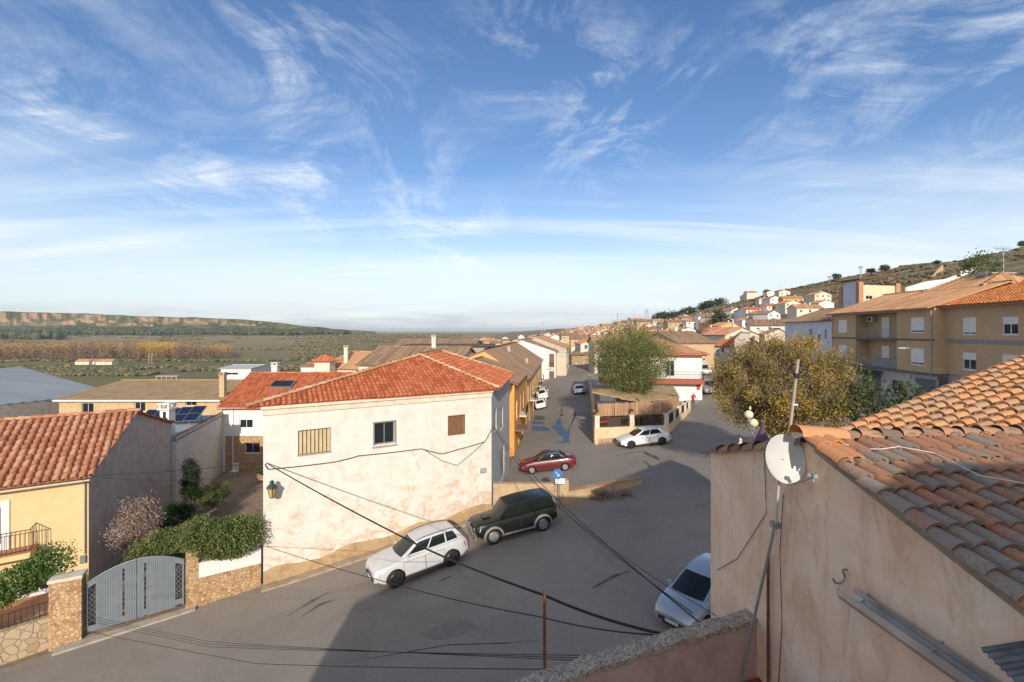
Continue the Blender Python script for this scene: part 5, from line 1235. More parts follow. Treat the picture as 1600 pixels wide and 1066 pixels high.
# gutter trough, hook, corrugated sheet
tg = thing('gutter_trough', 'empty grey metal gutter length hung on the pink wall at lower right', 'gutter', wp(-.6, 12-2.87, .1))
g0, g1 = Vector(wp(-.62, 12-2.83, .16)), Vector(wp(-2.3, 12-2.83, .16)); mb = MB(); dd = (g1-g0).normalized(); sd = Vector((dd.y, -dd.x, 0)); r_ = .1
prof = [(-1, .25), (-1, -.4), (-.8, -.85), (-.35, -1.05), (.35, -1.05), (.8, -.85), (1, -.4), (1, .35), (1.12, .35)]
rows = [[c+sd*(a*r_)+Vector((0, 0, b*r_)) for a, b in prof]+[c+sd*(a*(r_-.005))+Vector((0, 0, b*(r_-.004)+.004)) for a, b in reversed(prof)] for c in (g0, g1)]
mb.grid(rows); mb.build('trough', plain('galvanised_metal', (.58, .54, .50), .45, .55, .15, 4), tg)
for s_ in (-.75, -1.5, -2.2):
    mb = MB(); c = Vector(wp(s_, 12-2.83, .16)); mb.tube([c-sd*.16+Vector((0, 0, .03)), c-sd*.08+Vector((0, 0, -.05)), c+Vector((0, 0, -.09)), c+sd*.08+Vector((0, 0, -.05)), c+sd*.09+Vector((0, 0, .03))], .008, 5); mb.build('bracket', METAL, tg)
mb = MB(); c = Vector(wp(-.46, 12-2.78, .1)); mb.tube([Vector(wp(-.46, 12-2.70, 0)), Vector(wp(-.46, 12-2.70, .05))]+[c+sd*math.cos(a)*.075*1+Vector((0, 0, math.sin(a)*.075)) for a in [R(130), R(170), R(210), R(260), R(310), R(350)]], .012, 6)
tag(mb.build('gutter_hook', METAL), 'single curved metal gutter hook on the pink wall left of the trough', 'hook')
mb = MB(); rows = []; ca, cb_, cc_, cd_ = D(1530, 1012, 3.55), D(1592, 1072, 3.2), D(1660, 992, 3.45), D(1720, 1050, 3.1); k = 40
for i in range(k+1): w_ = Vector((0, 0, math.sin(i*1.0)*.011)); rows.append([ca.lerp(cb_, i/k)+w_, cc_.lerp(cd_, i/k)+w_])
mb.grid(rows); tag(mb.build('corrugated_sheet', plain('dark_zinc', (.16, .17, .18), .5, .4, .3, 6), None, smooth=50), 'dark corrugated metal sheet at the lower right corner under the tiles', 'metal sheet')
# ================================================================== our terrace: parapet, floor, post
rt = thing('terrace_parapet', 'pink plastered parapet with pebbled cement top in the bottom foreground', 'wall', (1.8, 6.0, 7))
def arcp(t): # plan of the parapet top, slightly curved
    a, b = Vector((-1.6, 4.75)), Vector((3.62, 6.95)); p = a.lerp(b, t); n_ = Vector((-.38, .92)); return p+n_*(.10*math.sin(math.pi*t))
mb = MB(); mc = MB(); rows = []; rc_ = []; zp = 12-4.27
for i in range(25):
    t = i/24; p = arcp(t); q = p+Vector((.075, -.185))*1.0; z = zp+.02*math.sin(i*2.2)
    rows.append([(p.x, p.y, 0), (p.x, p.y, z-.04), (q.x, q.y, z-.04), (q.x, q.y, 6.0)])
    rc_.append([(p.x-.02, p.y+.03, z-.05), (p.x-.02, p.y+.03, z), (q.x+.01, q.y-.02, z+.012), (q.x+.01, q.y-.02, z-.055)])
mb.grid(rows); mb.build('wall', plaster('mauve_pink_render', (.56, .40, .35), (.26, .18, .15), .5, .25, False, .8), rt)
m, nt, b = newmat('pebbled_cement'); v = coords(nt); vo = N(nt, 'TexVoronoi'); vo.inputs['Scale'].default_value = 55; nt.links.new(v, vo.inputs['Vector']); sp_ = N(nt, 'SeparateColor'); nt.links.new(vo.outputs['Color'], sp_.inputs[0])
c = ramp(nt, sp_.outputs[0], [(.0, (.20, .15, .10)), (.4, (.30, .23, .16)), (.55, (.42, .34, .27)), (1, (.54, .47, .40))]); setb(b, nt, c, .95, 0, .2); bump(nt, b, vo.outputs['Distance'], -1, .02)
mc.grid(rc_); mc.build('coping', m, rt)
mb = MB(); mb.prism([(-1.2, -3, 6.8), (3.9, -3, 6.8), (3.75, 6.75, 6.8), (-1.4, 4.7, 6.8)], (0, 0, .1)); struct(mb.build('terrace_deck', plain('red_floor_tile', (.25, .055, .03), .5, 0, .3, 6)))
mb = MB(); p0 = D(851, 1046, 5.75); p1 = D(850.5, 927, 5.75); mb.tube([p0+Vector((0, 0, -.05)), p1], .019, 8); mb.tube([p1, p1+Vector((0, 0, .02))], .026, 8)
tag(mb.build('iron_post', RUST, smooth=50), 'upright rusty iron post standing on the parapet at bottom centre', 'post')
mb = MB(); a = Vector(wp(.75, 12-2.9-.6, .06)); mb.tube([Vector(wp(.82, 12-3.17, .05)), Vector(wp(.82, 12-5.0, .05))], .02, 6)
tag(mb.build('rusty_pipe', RUST, smooth=50), 'thin rusty pipe running down the pink wall behind the leaning mast', 'pipe')
# leaning mast with dish
mp = [D(1158, 1056, 6.3), D(1211, 820, 6.05)]; mast = thing('antenna_mast', 'leaning grey mast carrying the white satellite dish against the pink wall', 'mast', mp[0])
MB().tube(mp, .02, 8).build('lower_tube', METAL, mast, smooth=50)
MB().tube([mp[1]+Vector((.0, 0, -.15)), D(1218, 735, 5.9), ], .018, 8).build('upper_tube', plain('pale_pole', (.55, .5, .44), .5), mast, smooth=50)
MB().box(mp[1], (.1, .1, .07)).build('clamp', METAL, mast)
tp = [D(1232, 690, 6.0), D(1247, 562, 5.9)]; mb = MB().tube([D(1229, 730, 6.05)]+tp, .02, 8)
tall = thing('aerial_pole', 'tall thin tilted pole rising behind the satellite dish', 'pole', D(1229, 730, 6.05)); mb.build('pole', plain('weathered_pole', (.40, .34, .28), .7), tall, smooth=50)
c = D(1244, 587, 5.91); MB().tube([c+Vector((0, 0, -.03)), c+Vector((.005, 0, .03))], .034, 8).build('joint_band', BLACKR, tall)
c = D(1238, 632, 5.95); MB().tube([c, c+Vector((.06, -.02, -.005))], .014, 6).build('insulator', WHITEPVC, tall)
dc = D(1227, 717, 5.75); nrm = Vector((-.12, -1.0, -.0)); nrm = Vector((.10, -.93, .22)).normalized(); M_ = nrm.to_track_quat('Z', 'Y').to_matrix()
dish = thing('satellite_dish', 'white oval satellite dish with grey receiver arm on the leaning mast', 'satellite dish', dc)
Mx = M_ @ Matrix.Diagonal((.262, .298, 1)); prof = [(0, -.055), (.3, -.05), (.6, -.032), (.85, -.01), (1.0, .012), (1.02, .008), (1.01, -.004), (.85, -.03), (.5, -.06), (0, -.075)]
MB().lathe(dc, prof, 40, M=Mx).build('reflector', plain('white_enamel', (.56, .555, .54), .35, 0, .03), dish, smooth=60)
lnb = D(1272, 746, 5.25); bot = dc+M_ @ Vector((.02, -.30, 0))
bot = D(1236, 757, 5.7)
MB().tube([bot, lnb], .009, 6).build('feed_arm', METAL, dish)
lm = MB(); lm.tube([lnb+Vector((.02, -.02, 0)), lnb+Vector((-.03, .05, .01))], [.02, .03], 10); lm.box(lnb+Vector((.0, 0, .02)), (.05, .06, .04)); lm.tube([lnb, lnb+Vector((-.01, 0, -.05))], .012, 6); lm.build('receiver', plain('grey_receiver', (.3, .32, .35), .5), dish)
lm = MB(); lm.box(dc-nrm*.16, (.1, .1, .1), M=M_); lm.tube([dc-nrm*.06, D(1218, 735, 5.9)], .02, 6); lm.build('mount', METAL, dish)
for pts_, lb in (([wp(.55, 12-2.2, .02), wp(.62, 12-3.0, .02), wp(.58, 12-4.0, .02), wp(.66, 12-5.0, .02)], 'thin dark cable hanging down the pink wall right of the leaning mast'), ([wp(.95, 12-1.75, .02), wp(.9, 12-2.6, .02), wp(1.6, 12-3.6, .02), wp(2.2, 12-4.1, .02)], 'thin grey cable slanting down the far part of the pink wall')): cable('wall_cable', lb, pts_, .005, BLACKR, 0, 4)
# building behind the camera (its roof casts the shade over the near road)
rh = thing('house_behind_viewer', 'gabled house behind the viewpoint', 'house', (4, -6, 0))
mb = MB(); ys = -4.0; pf = [(-5.5, 12-2.1), (4.9, 12+2.2), (9, 12+2.2), (30, 12-1.5)]
poly = [(-5.5, ys, -1)]+[(30, ys, -1)]+[(x, ys, z) for x, z in reversed(pf)]
mb.prism(poly, (0, -9, 0)); mb.build('wall', CREAM, rh)
# ================================================================== gate, stone walls, hedge and yard plants
gL, gR = Vector((-16.95, 18.05)), Vector((-14.05, 19.55)); WGt = Wl(gL, gR); gz = G(-16.9, 18)+.06
rgt = thing('driveway_gate', 'blue-grey double metal gate with arched top and scrollwork strips', 'gate', (gL.x, gL.y, gz))
GM = plain('blue_grey_gate_paint', (.175, .20, .225), .5, .1, .08, 3)
def gtop(u): t = u/WGt.L; return gz+1.95+.55*math.sin(math.pi*min(1, max(0, t)))**.8+.25*t
h2w = WGt.L/2
for s_, (ua, ub_) in enumerate(((0.03, h2w-.01), (h2w+.01, WGt.L-.03))):
    mb = MB(); n_ = int((ub_-ua)/.075)
    opens = [(.14, .32), (h2w-.5, h2w-.36)] if s_ == 0 else [(h2w+.2, h2w+.34), (WGt.L-.32, WGt.L-.14)]
    for i in range(n_):
        u = ua+(ub_-ua)*i/n_; u1 = ua+(ub_-ua)*(i+1)/n_; um = (u+u1)/2
        if any(a < um < b for a, b in opens):
            for z0_, z1_ in ((gz+.06+.1*um, gz+.3+.1*um), (gtop(um)-.22, gtop(um))): WGt.box(mb, u, u1, z0_, z1_, -.02, .01)
            continue
        WGt.box(mb, u+.004, u1-.004, gz+.06+.08*um, gtop(um), -.015, .01)
    lf = mb.build('gate_leaf', GM, rgt)
    mb = MB()
    for a, b in opens:
        m_ = (a+b)/2; z = gz+.42+.08*m_
        while z < gtop(m_)-.3:
            mb.tube([WGt.pt(a, z), WGt.pt(m_, z+.09), WGt.pt(b, z)], .012, 4); mb.tube([WGt.pt(a, z+.18), WGt.pt(m_, z+.09), WGt.pt(b, z+.18)], .012, 4); z += .2
    sub(lf, mb, 'scrollwork', GM)
    mb = MB(); up = [WGt.pt(ua+(ub_-ua)*i/10, gtop(ua+(ub_-ua)*i/10)) for i in range(11)]; mb.tube(up, .03, 6); sub(lf, mb, 'top_rail', GM)
rw_ = thing('roadside_wall', 'rubble stone wall with white plastered band between gate and white house', 'wall', (-12.8, 20.5, G(-12.8, 20.5)))
q0, q1 = gR+Vector((.02, .02)), Vector((-11.75, 21.3)); WR = Wl(q0, q1); g0_, g1_ = G(*q0), G(*q1)
mb = MB(); thickwall(mb, q0, q0+WR.t*.45, g0_-.5, g0_+2.45, g0_+2.45, .45); thickwall(mb, q0+WR.t*.451, q1, g0_-.5, g0_+1.25, g1_+1.1, .4); mb.build('stone_wall', STONE, rw_)
mb = MB(); a, b = q0+WR.t*.46, q1; Wn_ = Wl(a, b); mb.prism([Wn_.pt(0, g0_+1.255, .012), Wn_.pt(Wn_.L, g1_+1.105, .012), Wn_.pt(Wn_.L, g1_+1.75, .012), Wn_.pt(0, g0_+1.9, .012)], tuple((-Wn_.n*.42).to_3d())); mb.build('plaster_band', WHITE, rw_)
rpz = thing('gate_pier', 'square rubble stone gate pier with pale cap left of the gate', 'pier', (-17.5, 17.8, G(-17.5, 17.8)))
c = gL+WGt.t*-.5; mb = MB(); mb.box((c.x, c.y, gz+.95), (.95, .5, 2.9), M=WGt.M); mb.build('shaft', STONE, rpz); mb = MB(); mb.box((c.x, c.y, gz+2.45), (1.02, .58, .12), M=WGt.M); mb.build('cap', CREAM, rpz)
rlw = thing('garden_wall', 'low flagstone garden wall with iron railing at the bottom left corner', 'wall', (-19.5, 16.2, G(-19.5, 16.2)))
a, b = Vector((-23.5, 12.6)), c-WGt.t*.5; WLw = Wl(a, b); mb = MB(); thickwall(mb, a, b, -2, gz+.75, gz+1.0, .4); mb.build('stone_wall', STONE2, rlw)
mb = MB(); railing(mb, [WLw.pt(0, gz+.74, -.2), WLw.pt(WLw.L, gz+1.0, -.2)], .55, .16, .014, .02)
for i in range(30): 
    p = WLw.pt(WLw.L*i/30, gz+.95+.25*i/30, -.2); mb.tube([p+Vector((math.cos(t)*.07, math.cos(t)*.05, math.sin(t)*.07)) for t in np.linspace(0, 6.28, 7)], .008, 3)
mb.build('railing', DARKM, rlw)
struct(drape('front_garden', [[(-27, 12.5), (-23.4, 12.7), (-18.3, 17.5), (-17.3, 18.2), (-20, 21.4), (-27.3, 16.7)]], .35, REDBRICK, 1.5))
HEDGE = leafmat('hedge_leaves', [(0, (.05, .07, .022)), (.5, (.13, .17, .05)), (.85, (.24, .25, .09)), (1, (.30, .22, .11))])
DARKL = leafmat('dark_leaves', [(0, (.012, .028, .010)), (.6, (.04, .075, .022)), (1, (.10, .14, .045))])
VINE = leafmat('vine_leaves', [(0, (.04, .08, .018)), (.5, (.10, .17, .035)), (1, (.2, .27, .07))])
GREYTW = leafmat('grey_pink_twigs', [(0, (.20, .14, .11)), (.5, (.31, .225, .18)), (1, (.40, .30, .25))], .1)
BARK = plaster('tree_bark', (.16, .12, .085), (.08, .06, .04), .6, .4, True)
def plant(name, label, cat, cen, rad, ncl, per, clr, leaf, mat, seed, shell=.5, stems=6, base=None, group=None, squash=1):
    P, t = clumps(cen, rad, ncl, per, clr, squash, shell, seed); base = base or (cen[0], cen[1], cen[2]-rad[2])
    r = thing(name, label, cat, base, group); rgx = np.random.default_rng(seed)
    leaf_mesh('foliage', P, leaf*(.6+.8*rgx.random(len(P))), t, mat, r)
    mb = MB(); rr = random.Random(seed)
    for i in range(stems):
        j = rr.randrange(len(P)); e = Vector(P[j]); b_ = Vector(base)+Vector((rr.uniform(-.1, .1), rr.uniform(-.1, .1), -.1)); m_ = b_.lerp(e, .5)+Vector((0, 0, .15*(e-b_).length))
        mb.tube([b_, m_, e], [.03, .02, .008], 5)
    mb.build('stem', BARK, r); return r
def hedge(name, label, pts, rad, n, leaf, mat, seed):
    rgx = np.random.default_rng(seed); P = []
    for i in range(n):
        t = rgx.random()*(len(pts)-1); k = int(t); a, b = Vector(pts[k]), Vector(pts[min(k+1, len(pts)-1)]); c = a.lerp(b, t-k)
        d = rgx.normal(size=3); d /= np.linalg.norm(d); bump_ = 1+.35*noise.noise(Vector((c.x*1.3+d[0], c.y*1.3, d[2]*1.5+seed)))
        rr = rad*(.65+.4*rgx.random())*bump_; P.append((c.x+d[0]*rr, c.y+d[1]*rr*.75, c.z+d[2]*rr*.9))
    P = np.array(P); t = rgx.random(n)*.5+.5*np.array([.5+.5*noise.noise(Vector(tuple(p*1.6))) for p in P])
    o = leaf_mesh(name, P, leaf*(.6+.8*rgx.random(n)), t, mat); tag(o, label, 'hedge'); return o
hedge('hedge', 'thick leafy green hedge spilling over the wall right of the gate', [(-13.7, 20.1, 2.85), (-12.9, 20.45, 2.65), (-12.3, 20.85, 2.75)], 1.0, 17000, .095, HEDGE, 1)
hedge('hedge', 'darker hedge behind the right half of the gate', [(-17.0, 20.8, 1.7), (-15.6, 21.1, 2.2), (-14.4, 21.3, 2.6)], .85, 12000, .09, HEDGE, 2)
hedge('climbing_plant', 'bright green creeper tumbling over the railing left of the gate pier', [(-21.6, 15.0, .9), (-20.3, 16.2, 1.6), (-19.0, 17.3, 2.3), (-18.0, 18.1, 3.0)], .7, 13000, .095, VINE, 3)
plant('bare_bush', 'leafless pinkish twiggy bush behind the gate beside the grey gable', 'bush', (-18.7, 22.6, 2.4), (1.05, .9, 1.15), 70, 130, .17, .075, GREYTW, 4)
plant('conifer_shrub', 'tall dark narrow shrub against the whitewashed yard wall', 'shrub', (-20.2, 28.6, 2.6), (.45, .45, 1.5), 60, 120, .12, .075, DARKL, 5)
plant('yard_bush', 'dark green bush below the tall shrub in the yard', 'bush', (-19.2, 26.0, 1.2), (.8, 1.0, .9), 70, 120, .14, .08, DARKL, 6)
plant('yard_bush', 'mid-green border bush further up the yard wall', 'bush', (-19.8, 30.2, 1.1), (.6, 1.4, .7), 70, 120, .14, .08, HEDGE, 7)
plant('yard_plant', 'small green plant in a bed by the stone-clad corner', 'plant', (-19.4, 36.5, .8), (1.0, .5, .5), 20, 60, .14, .14, DARKL, 8)
plant('yard_plant', 'reddish ivy clump at the foot of the white chimneyed wall', 'plant', (-21.0, 30.0, 2.2), (.35, .35, 1.2), 20, 60, .14, .12, TWIG, 9)
cr = thing('garden_chair', 'white garden chair by the stone-clad corner of the yard', 'chair', D(366, 735, 38.5)); cq = D(366, 735, 38.5); cg = G(cq.x, cq.y)+.05
m = MB(); m.box((cq.x, cq.y, cg+.45), (.5, .5, .04)); m.build('seat', WHITEPVC, cr)
m = MB()
for i in range(5): m.box((cq.x-.2+i*.1, cq.y+.24, cg+.75), (.04, .03, .55))
m.box((cq.x, cq.y+.24, cg+1.02), (.5, .04, .06)); m.build('backrest', WHITEPVC, cr)
for sx in (-.22, .22):
    for sy in (-.22, .22): MB().tube([(cq.x+sx, cq.y+sy, cg), (cq.x+sx, cq.y+sy, cg+.44)], .02, 5).build('leg', WHITEPVC, cr)
r = thing('planter', 'long terracotta planter box in the paved yard', 'planter', (-19.4, 36.5, .2)); mb = MB(); mb.box((-19.4, 36.5, .35), (2.4, .6, .5)); mb.build('trough', REDBRICK, r); MB().box((-19.4, 36.5, .62), (2.2, .45, .04)).build('soil', plain('potting_soil', (.06, .04, .03), .95), r)
# ================================================================== retaining parapet in the street junction
rj = thing('junction_wall', 'tan plastered wall from the white house corner to the low brick-capped end', 'wall', (2.5, 27.6, G(2.5, 27.6)))
J0, J1, J2, J3 = Vector((-1.15, 27.6)), Vector((3.05, 27.5)), Vector((3.2, 27.5)), Vector((8.5, 29.7))
mb = MB(); thickwall(mb, J0, J1, -.2, 12-9.28, 12-9.25, .35); thickwall(mb, J1, J1+Vector((.38, 0)), 0, 12-9.05, 12-9.05, .45)
J2 = J1+Vector((.39, .02)); thickwall(mb, J2, J3, .5, 12-9.75, 12-9.62, .34)
mb.build('wall', plaster('tan_rough_render', (.50, .36, .22), (.3, .22, .15), .6, .3, False, .9), rj)
WJ = Wl(J2, J3); mb = MB(); mb.prism([WJ.pt(0, 12-9.749, .04), WJ.pt(WJ.L+.03, 12-9.619, .04), WJ.pt(WJ.L+.03, 12-9.57, .04), WJ.pt(0, 12-9.70, .04)], tuple((-WJ.n*.44).to_3d())); mb.build('brick_coping', REDBRICK, rj)
rsn = thing('road_sign', 'round blue road sign with a white plate under it on a grey pole', 'road sign', D(874, 785, 26.9))
b_ = D(874, 792, 26.9); MB().tube([(b_.x, b_.y, b_.z-.3), (b_.x, b_.y, 12-8.15)], .03, 8).build('pole', METAL, rsn)
c = D(871, 741, 26.8); Mr = Matrix.Rotation(R(90), 3, 'X'); BL = plain('sign_blue', (.05, .17, .42), .4, 0, .05)
MB().lathe(c, [(0, .012), (.3, .012), (.3, -.012), (0, -.012)], 24, M=Mr).build('disc', BL, rsn)
mb = MB(); mb.tube([c+Vector((-.12, -.025, .14)), c+Vector((.1, -.025, -.1))], .022, 4); mb.tube([c+Vector((.1, -.025, .0)), c+Vector((.1, -.025, -.11)), c+Vector((-.02, -.025, -.11))], .022, 4); mb.build('arrow', WHITEPVC, rsn)
c = D(875, 752, 26.82); MB().box(c, (.56, .025, .32)).build('plate', WHITEPVC, rsn)
mb = MB()
for j in range(2): 
    for i in range(6): mb.box(c+Vector((-.2+i*.075, -.016, .06-.11*j)), (.05, .006, .05))
mb.build('lettering', plain('grey_lettering', (.35, .35, .36), .6), rsn)
plant('weed_clump', 'dry reddish weeds growing at the foot of the low capped wall', 'weeds', (6.2, 27.9, G(6.2, 27.9)+.1), (1.5, .4, .16), 34, 50, .14, .09, TWIG, 31)
# ================================================================== trees
WILLOW = leafmat('olive_green_foliage', [(0, (.07, .095, .03)), (.45, (.145, .185, .05)), (.78, (.25, .265, .08)), (1, (.34, .27, .11))])
MULB = leafmat('yellowing_foliage', [(0, (.10, .10, .04)), (.28, (.17, .16, .05)), (.55, (.32, .24, .055)), (.78, (.46, .31, .06)), (1, (.42, .19, .08))])
MAG = leafmat('magnolia_foliage', [(0, (.018, .035, .012)), (.5, (.05, .085, .025)), (.85, (.12, .15, .05)), (1, (.3, .22, .12))])
def tree(label, base, trunk_h, cen, rad, ncl, per, clr, leaf, mat, seed, shell=.45, tr=.16, upright=False, nb=60, twigs=0, barkm=None, name='tree', group=None, hollow=None):
    r = thing(name, label, 'tree', base, group); rr = random.Random(seed)
    P, t = clumps(cen, rad, ncl, per, clr, 1.3 if upright else .9, shell, seed)
    if upright:
        h = (P[:, 2]-(cen[2]-rad[2]))/(2*rad[2]); k = .55+.65*np.clip(h, 0, 1)**.6; P[:, 0] = cen[0]+(P[:, 0]-cen[0])*k; P[:, 1] = cen[1]+(P[:, 1]-cen[1])*k
    rgx = np.random.default_rng(seed); leaf_mesh('crown', P, leaf*(.6+.8*rgx.random(len(P))), t, mat, r)
    mb = MB(); top = Vector((base[0], base[1], base[2]+trunk_h)); mb.tube([Vector(base)-Vector((0, 0, .3)), Vector(base).lerp(top, .5)+Vector((.06, 0, 0)), top], [tr*1.3, tr, tr*.85], 9)
    mb.build('trunk', barkm or BARK, r, smooth=60)
    mb = MB()
    for i in range(nb):
        e = Vector(P[rr.randrange(len(P))]); b_ = top+Vector((0, 0, rr.uniform(-.3, .6)*tr*3)); m_ = b_.lerp(e, .45)+Vector((0, 0, (.25 if upright else .12)*(e-b_).length)); w = tr*rr.uniform(.15, .4)
        mb.tube([b_, m_, e], [w, w*.55, .012], 5)
    mb.build('limbs', barkm or BARK, r)
    if twigs:
        C = np.array(cen)+(P-np.array(cen))*.92; C = C[rgx.permutation(len(C))[:twigs]]; e = C+rgx.normal(size=C.shape)*.35+np.array([0, 0, .25]); mt = MB()
        for a, b in zip(C, e):
            s_ = Vector((.012, 0, 0)); a, b = Vector(a), Vector(b); mt.face([a-s_, a+s_, b], 0, rr.random())
        mt.build('twigs', TWIG, r)
    return r
bT = (11.6, 45.0, zt_-.2)
tree('feathery olive-green tree rising through the thatched bar roof', bT, 2.4, (11.8, 45.2, 12-3.0), (4.0, 3.2, 3.6), 330, 130, .36, .12, WILLOW, 11, .3, .22, True, 110, 2600, name='green_tree')
bM = (15.5, 26.6, G(15.5, 26.6))
tree('round tree with yellow and rust autumn leaves in the square', bM, 2.9, (15.75, 26.4, 12-3.15), (4.15, 3.6, 2.75), 380, 150, .27, .105, MULB, 12, .4, .24, False, 130, 9000, name='autumn_tree')
bG = (18.5, 23.0, G(18.5, 23)); tree('dark glossy magnolia with brown-backed leaves right of the autumn tree', bG, 2.1, (18.9, 23.4, 12-3.85), (2.0, 1.8, 1.25), 46, 46, .26, .2, MAG, 13, .4, .14, True, 30, 200, name='magnolia_tree')
tree('small dark fir standing among the hillside houses', (P2(1125, 150).x, 150, G(P2(1125, 150).x, 150)), 1, (P2(1125, 150).x, 150, 12+1.6), (3.0, 3.0, 5.6), 70, 50, .7, .6, PINE, 14, .2, .3, False, 6, 0, name='fir_tree')
# pots on terrace piers
for i, (W_, u) in enumerate(((WE0, .25), (WE0, 3.55))):
    q = W_.pt(u, zt_+1.1, -.15); r = thing('potted_plant', ('small potted plant on the corner pier of the bar terrace', 'small potted plant on the middle pier of the bar terrace')[i], 'plant', q); MB().lathe(q, [(.09, 0), (.13, .22), (.11, .22)], 10).build('pot', T_YEL, r)
    P, t = clumps((q.x, q.y, q.z+.38), (.16, .16, .2), 8, 20, .06, 1, .3, 50+i); leaf_mesh('foliage', P, np.full(len(P), .09), t, VINE, r)
# hillside trees
def stone_pine(px, py_base, Z, h, label, seed):
    x = P2(px, Z).x; g = G(x, Z); r = thing('pine_tree', label, 'tree', (x, Z, g)); MB().tube([(x, Z, g-.5), (x+.2, Z, g+h*.6), (x, Z, g+h*.8)], [.28, .2, .12], 6).build('trunk', BARK, r)
    P, t = clumps((x, Z, g+h*.62), (h*.5, h*.45, h*.32), 50, 40, h*.08, .7, .3, seed); leaf_mesh('crown', P, np.full(len(P), h*.09), t, PINE, r)
for i, (px, Z, h, lb) in enumerate([(1307, 215, 3.8, 'umbrella pine on the skyline, leftmost of the three above the pergola house'), (1361, 196, 3.4, 'umbrella pine on the skyline, middle one above the pergola'), (1382, 190, 3.8, 'umbrella pine on the skyline, rightmost of the three above the pergola'), (1464, 172, 2.2, 'wide low pine on the ridge right of the pergola'), (1440, 176, 1.2, 'small low bush-like pine left of the wide ridge pine'), (1598, 151, 2.6, 'pine cut by the right edge of the frame on the ridge'), (1198, 300, 5, 'lone round pine on the ridge above the white hillside houses')]):
    stone_pine(px, 0, Z, h, lb, 60+i)
for i in range(13):
    px = 1022+i*9+random.uniform(-3, 3); Z = 455-i*9+random.uniform(-8, 8); x = P2(px, Z).x; g = G(x, Z); h = random.uniform(7, 9.5)
    gz_ = g
    r = thing('pine_tree', 'rounded dark pine in the row on the skyline behind the hillside town', 'tree', (x, Z, g), 'pines in a row on the skyline')
    MB().tube([(x, Z, g-.5), (x, Z, max(g+h*.6, gz_))], [.3, .15], 5).build('trunk', BARK, r)
    P, t = clumps((x, Z, max(g+h*.55, gz_)), (h*.42, h*.42, h*.42), 24, 30, h*.1, 1, .3, 90+i); leaf_mesh('crown', P, np.full(len(P), h*.14), t, PINE, r)
plant('hill_bush', 'large green bush on the hill beside the white lane wall', 'bush', (P2(1538, 105).x, 105, 12+(517-416)/F*105), (4.3, 3, 2.4), 40, 40, .6, .45, HEDGE, 77)
# ================================================================== lamps in the square
rl_ = thing('globe_lamp', 'street lamp with two cream globes in front of the autumn tree', 'street lamp', (11.5, 22.0, G(11.5, 22)))
g_ = G(11.5, 22); MB().tube([(11.6, 22, g_), (11.6, 22, 12-4.9)], .05, 8).build('pole', METAL, rl_, smooth=50)
GLB = plain('cream_globe', (.72, .62, .40), .35, 0, .05)
for px, py in ((1170, 648), (1177.5, 661)):
    c = D(px, py, 22.0); o_ = MB().lathe(c, [(0, -.2)]+[(.205*math.sin(a), -.205*math.cos(a)) for a in np.linspace(.2, math.pi-.2, 10)]+[(0, .205)], 16).build('globe', GLB, rl_, smooth='all')
    sub(o_, MB().tube([c+Vector((0, 0, -.3)), c+Vector((0, 0, -.19))], .07, 8).tube([(11.6, 22, c.z-.3), (c.x, c.y, c.z-.28)], .02, 5), 'arm', METAL)
c = D(1172, 640, 22); MB().tube([c, c+Vector((0, 0, .15))], .05, 6).build('cap', GLB, rl_)
PUR = plain('purple_canvas', (.12, .05, .11), .8, 0, .25, 5)
for i, (px, py, rr_, hh, lb) in enumerate(((1191, 692, .34, 2.3, 'folded purple parasol showing just above the right wall coping'),)):
    c = D(px, py, 19.5); g_ = G(c.x, c.y); r = thing('folded_parasol', lb, 'parasol', (c.x, c.y, g_)); zt0 = c.z+.55
    MB().lathe((c.x, c.y, zt0), [(.0, .5), (.05, .42), (.1, .34), (.05, .26), (.07, .1), (rr_*.45, -.12), (rr_*.9, -.45), (rr_*1.05, -.9), (rr_*.95, -1.5), (.06, -1.7)], 10).build('canopy', PUR, r, smooth=60); MB().tube([(c.x, c.y, g_), (c.x, c.y, zt0+.3)], .03, 6).build('pole', METAL, r)
c = D(1157, 704, 8.02); fin = MB().lathe((c.x, c.y, c.z), [(0, -.12), (.07, -.12), (.07, -.01), (.045, 0), (.03, .03), (.055, .08), (.035, .13), (.018, .16), (.028, .19), (0, .23)], 12)
tag(fin.build('stone_finial', CREAM, smooth=50), 'small carved pale stone finial peeping over the right wall', 'finial')
for i, (px, py0, Z) in enumerate(((1297, 682, 24), (1253, 668, 28))):
    b0 = G(P2(px, Z).x, Z); MB_ = MB().tube([(P2(px, Z).x, Z, b0-.1), (P2(px, Z).x, Z, b0+3.4)], .05, 6); tag(MB_.build('tree_stake', WHITEPVC), ('white pole standing right of the autumn tree', 'white pole under the autumn tree crown')[i], 'pole')
# ================================================================== cars
CG = plain('tinted_car_glass', (.012, .016, .015), .05, 0, .05, 1, 0, .42); RIMD = plain('dark_alloy', (.05, .05, .052), .35, .6); RIML = plain('silver_alloy', (.42, .42, .42), .35, .6)
LAMPC = plain('headlamp_glass', (.5, .52, .54), .12, 0, .1, 3, .5); LAMPR = plain('tail_lamp_red', (.30, .012, .012), .2, 0, .1, 3, .5); TRIM = plain('black_plastic_trim', (.028, .028, .03), .6); PLATE = plain('number_plate', (.6, .6, .58), .5)
def carpaint(name, c, metal=.2):
    if name in _cache: return _cache[name]
    m, nt, b = newmat(name); v = coords(nt); n = noise_n(nt, v, 3, 5); c_ = mix(nt, math_n(nt, 'MULTIPLY', ramp(nt, n, [(.4, 0.0), (.8, 1.0)]), .10 if c[0] > .3 else .01), c, (.25, .2, .15)); setb(b, nt, c_, .38, metal if c[0] > .3 else 0, .5 if c[0] > .1 else .3, .7 if c[0] > .1 else .25); _cache[name] = m; return m
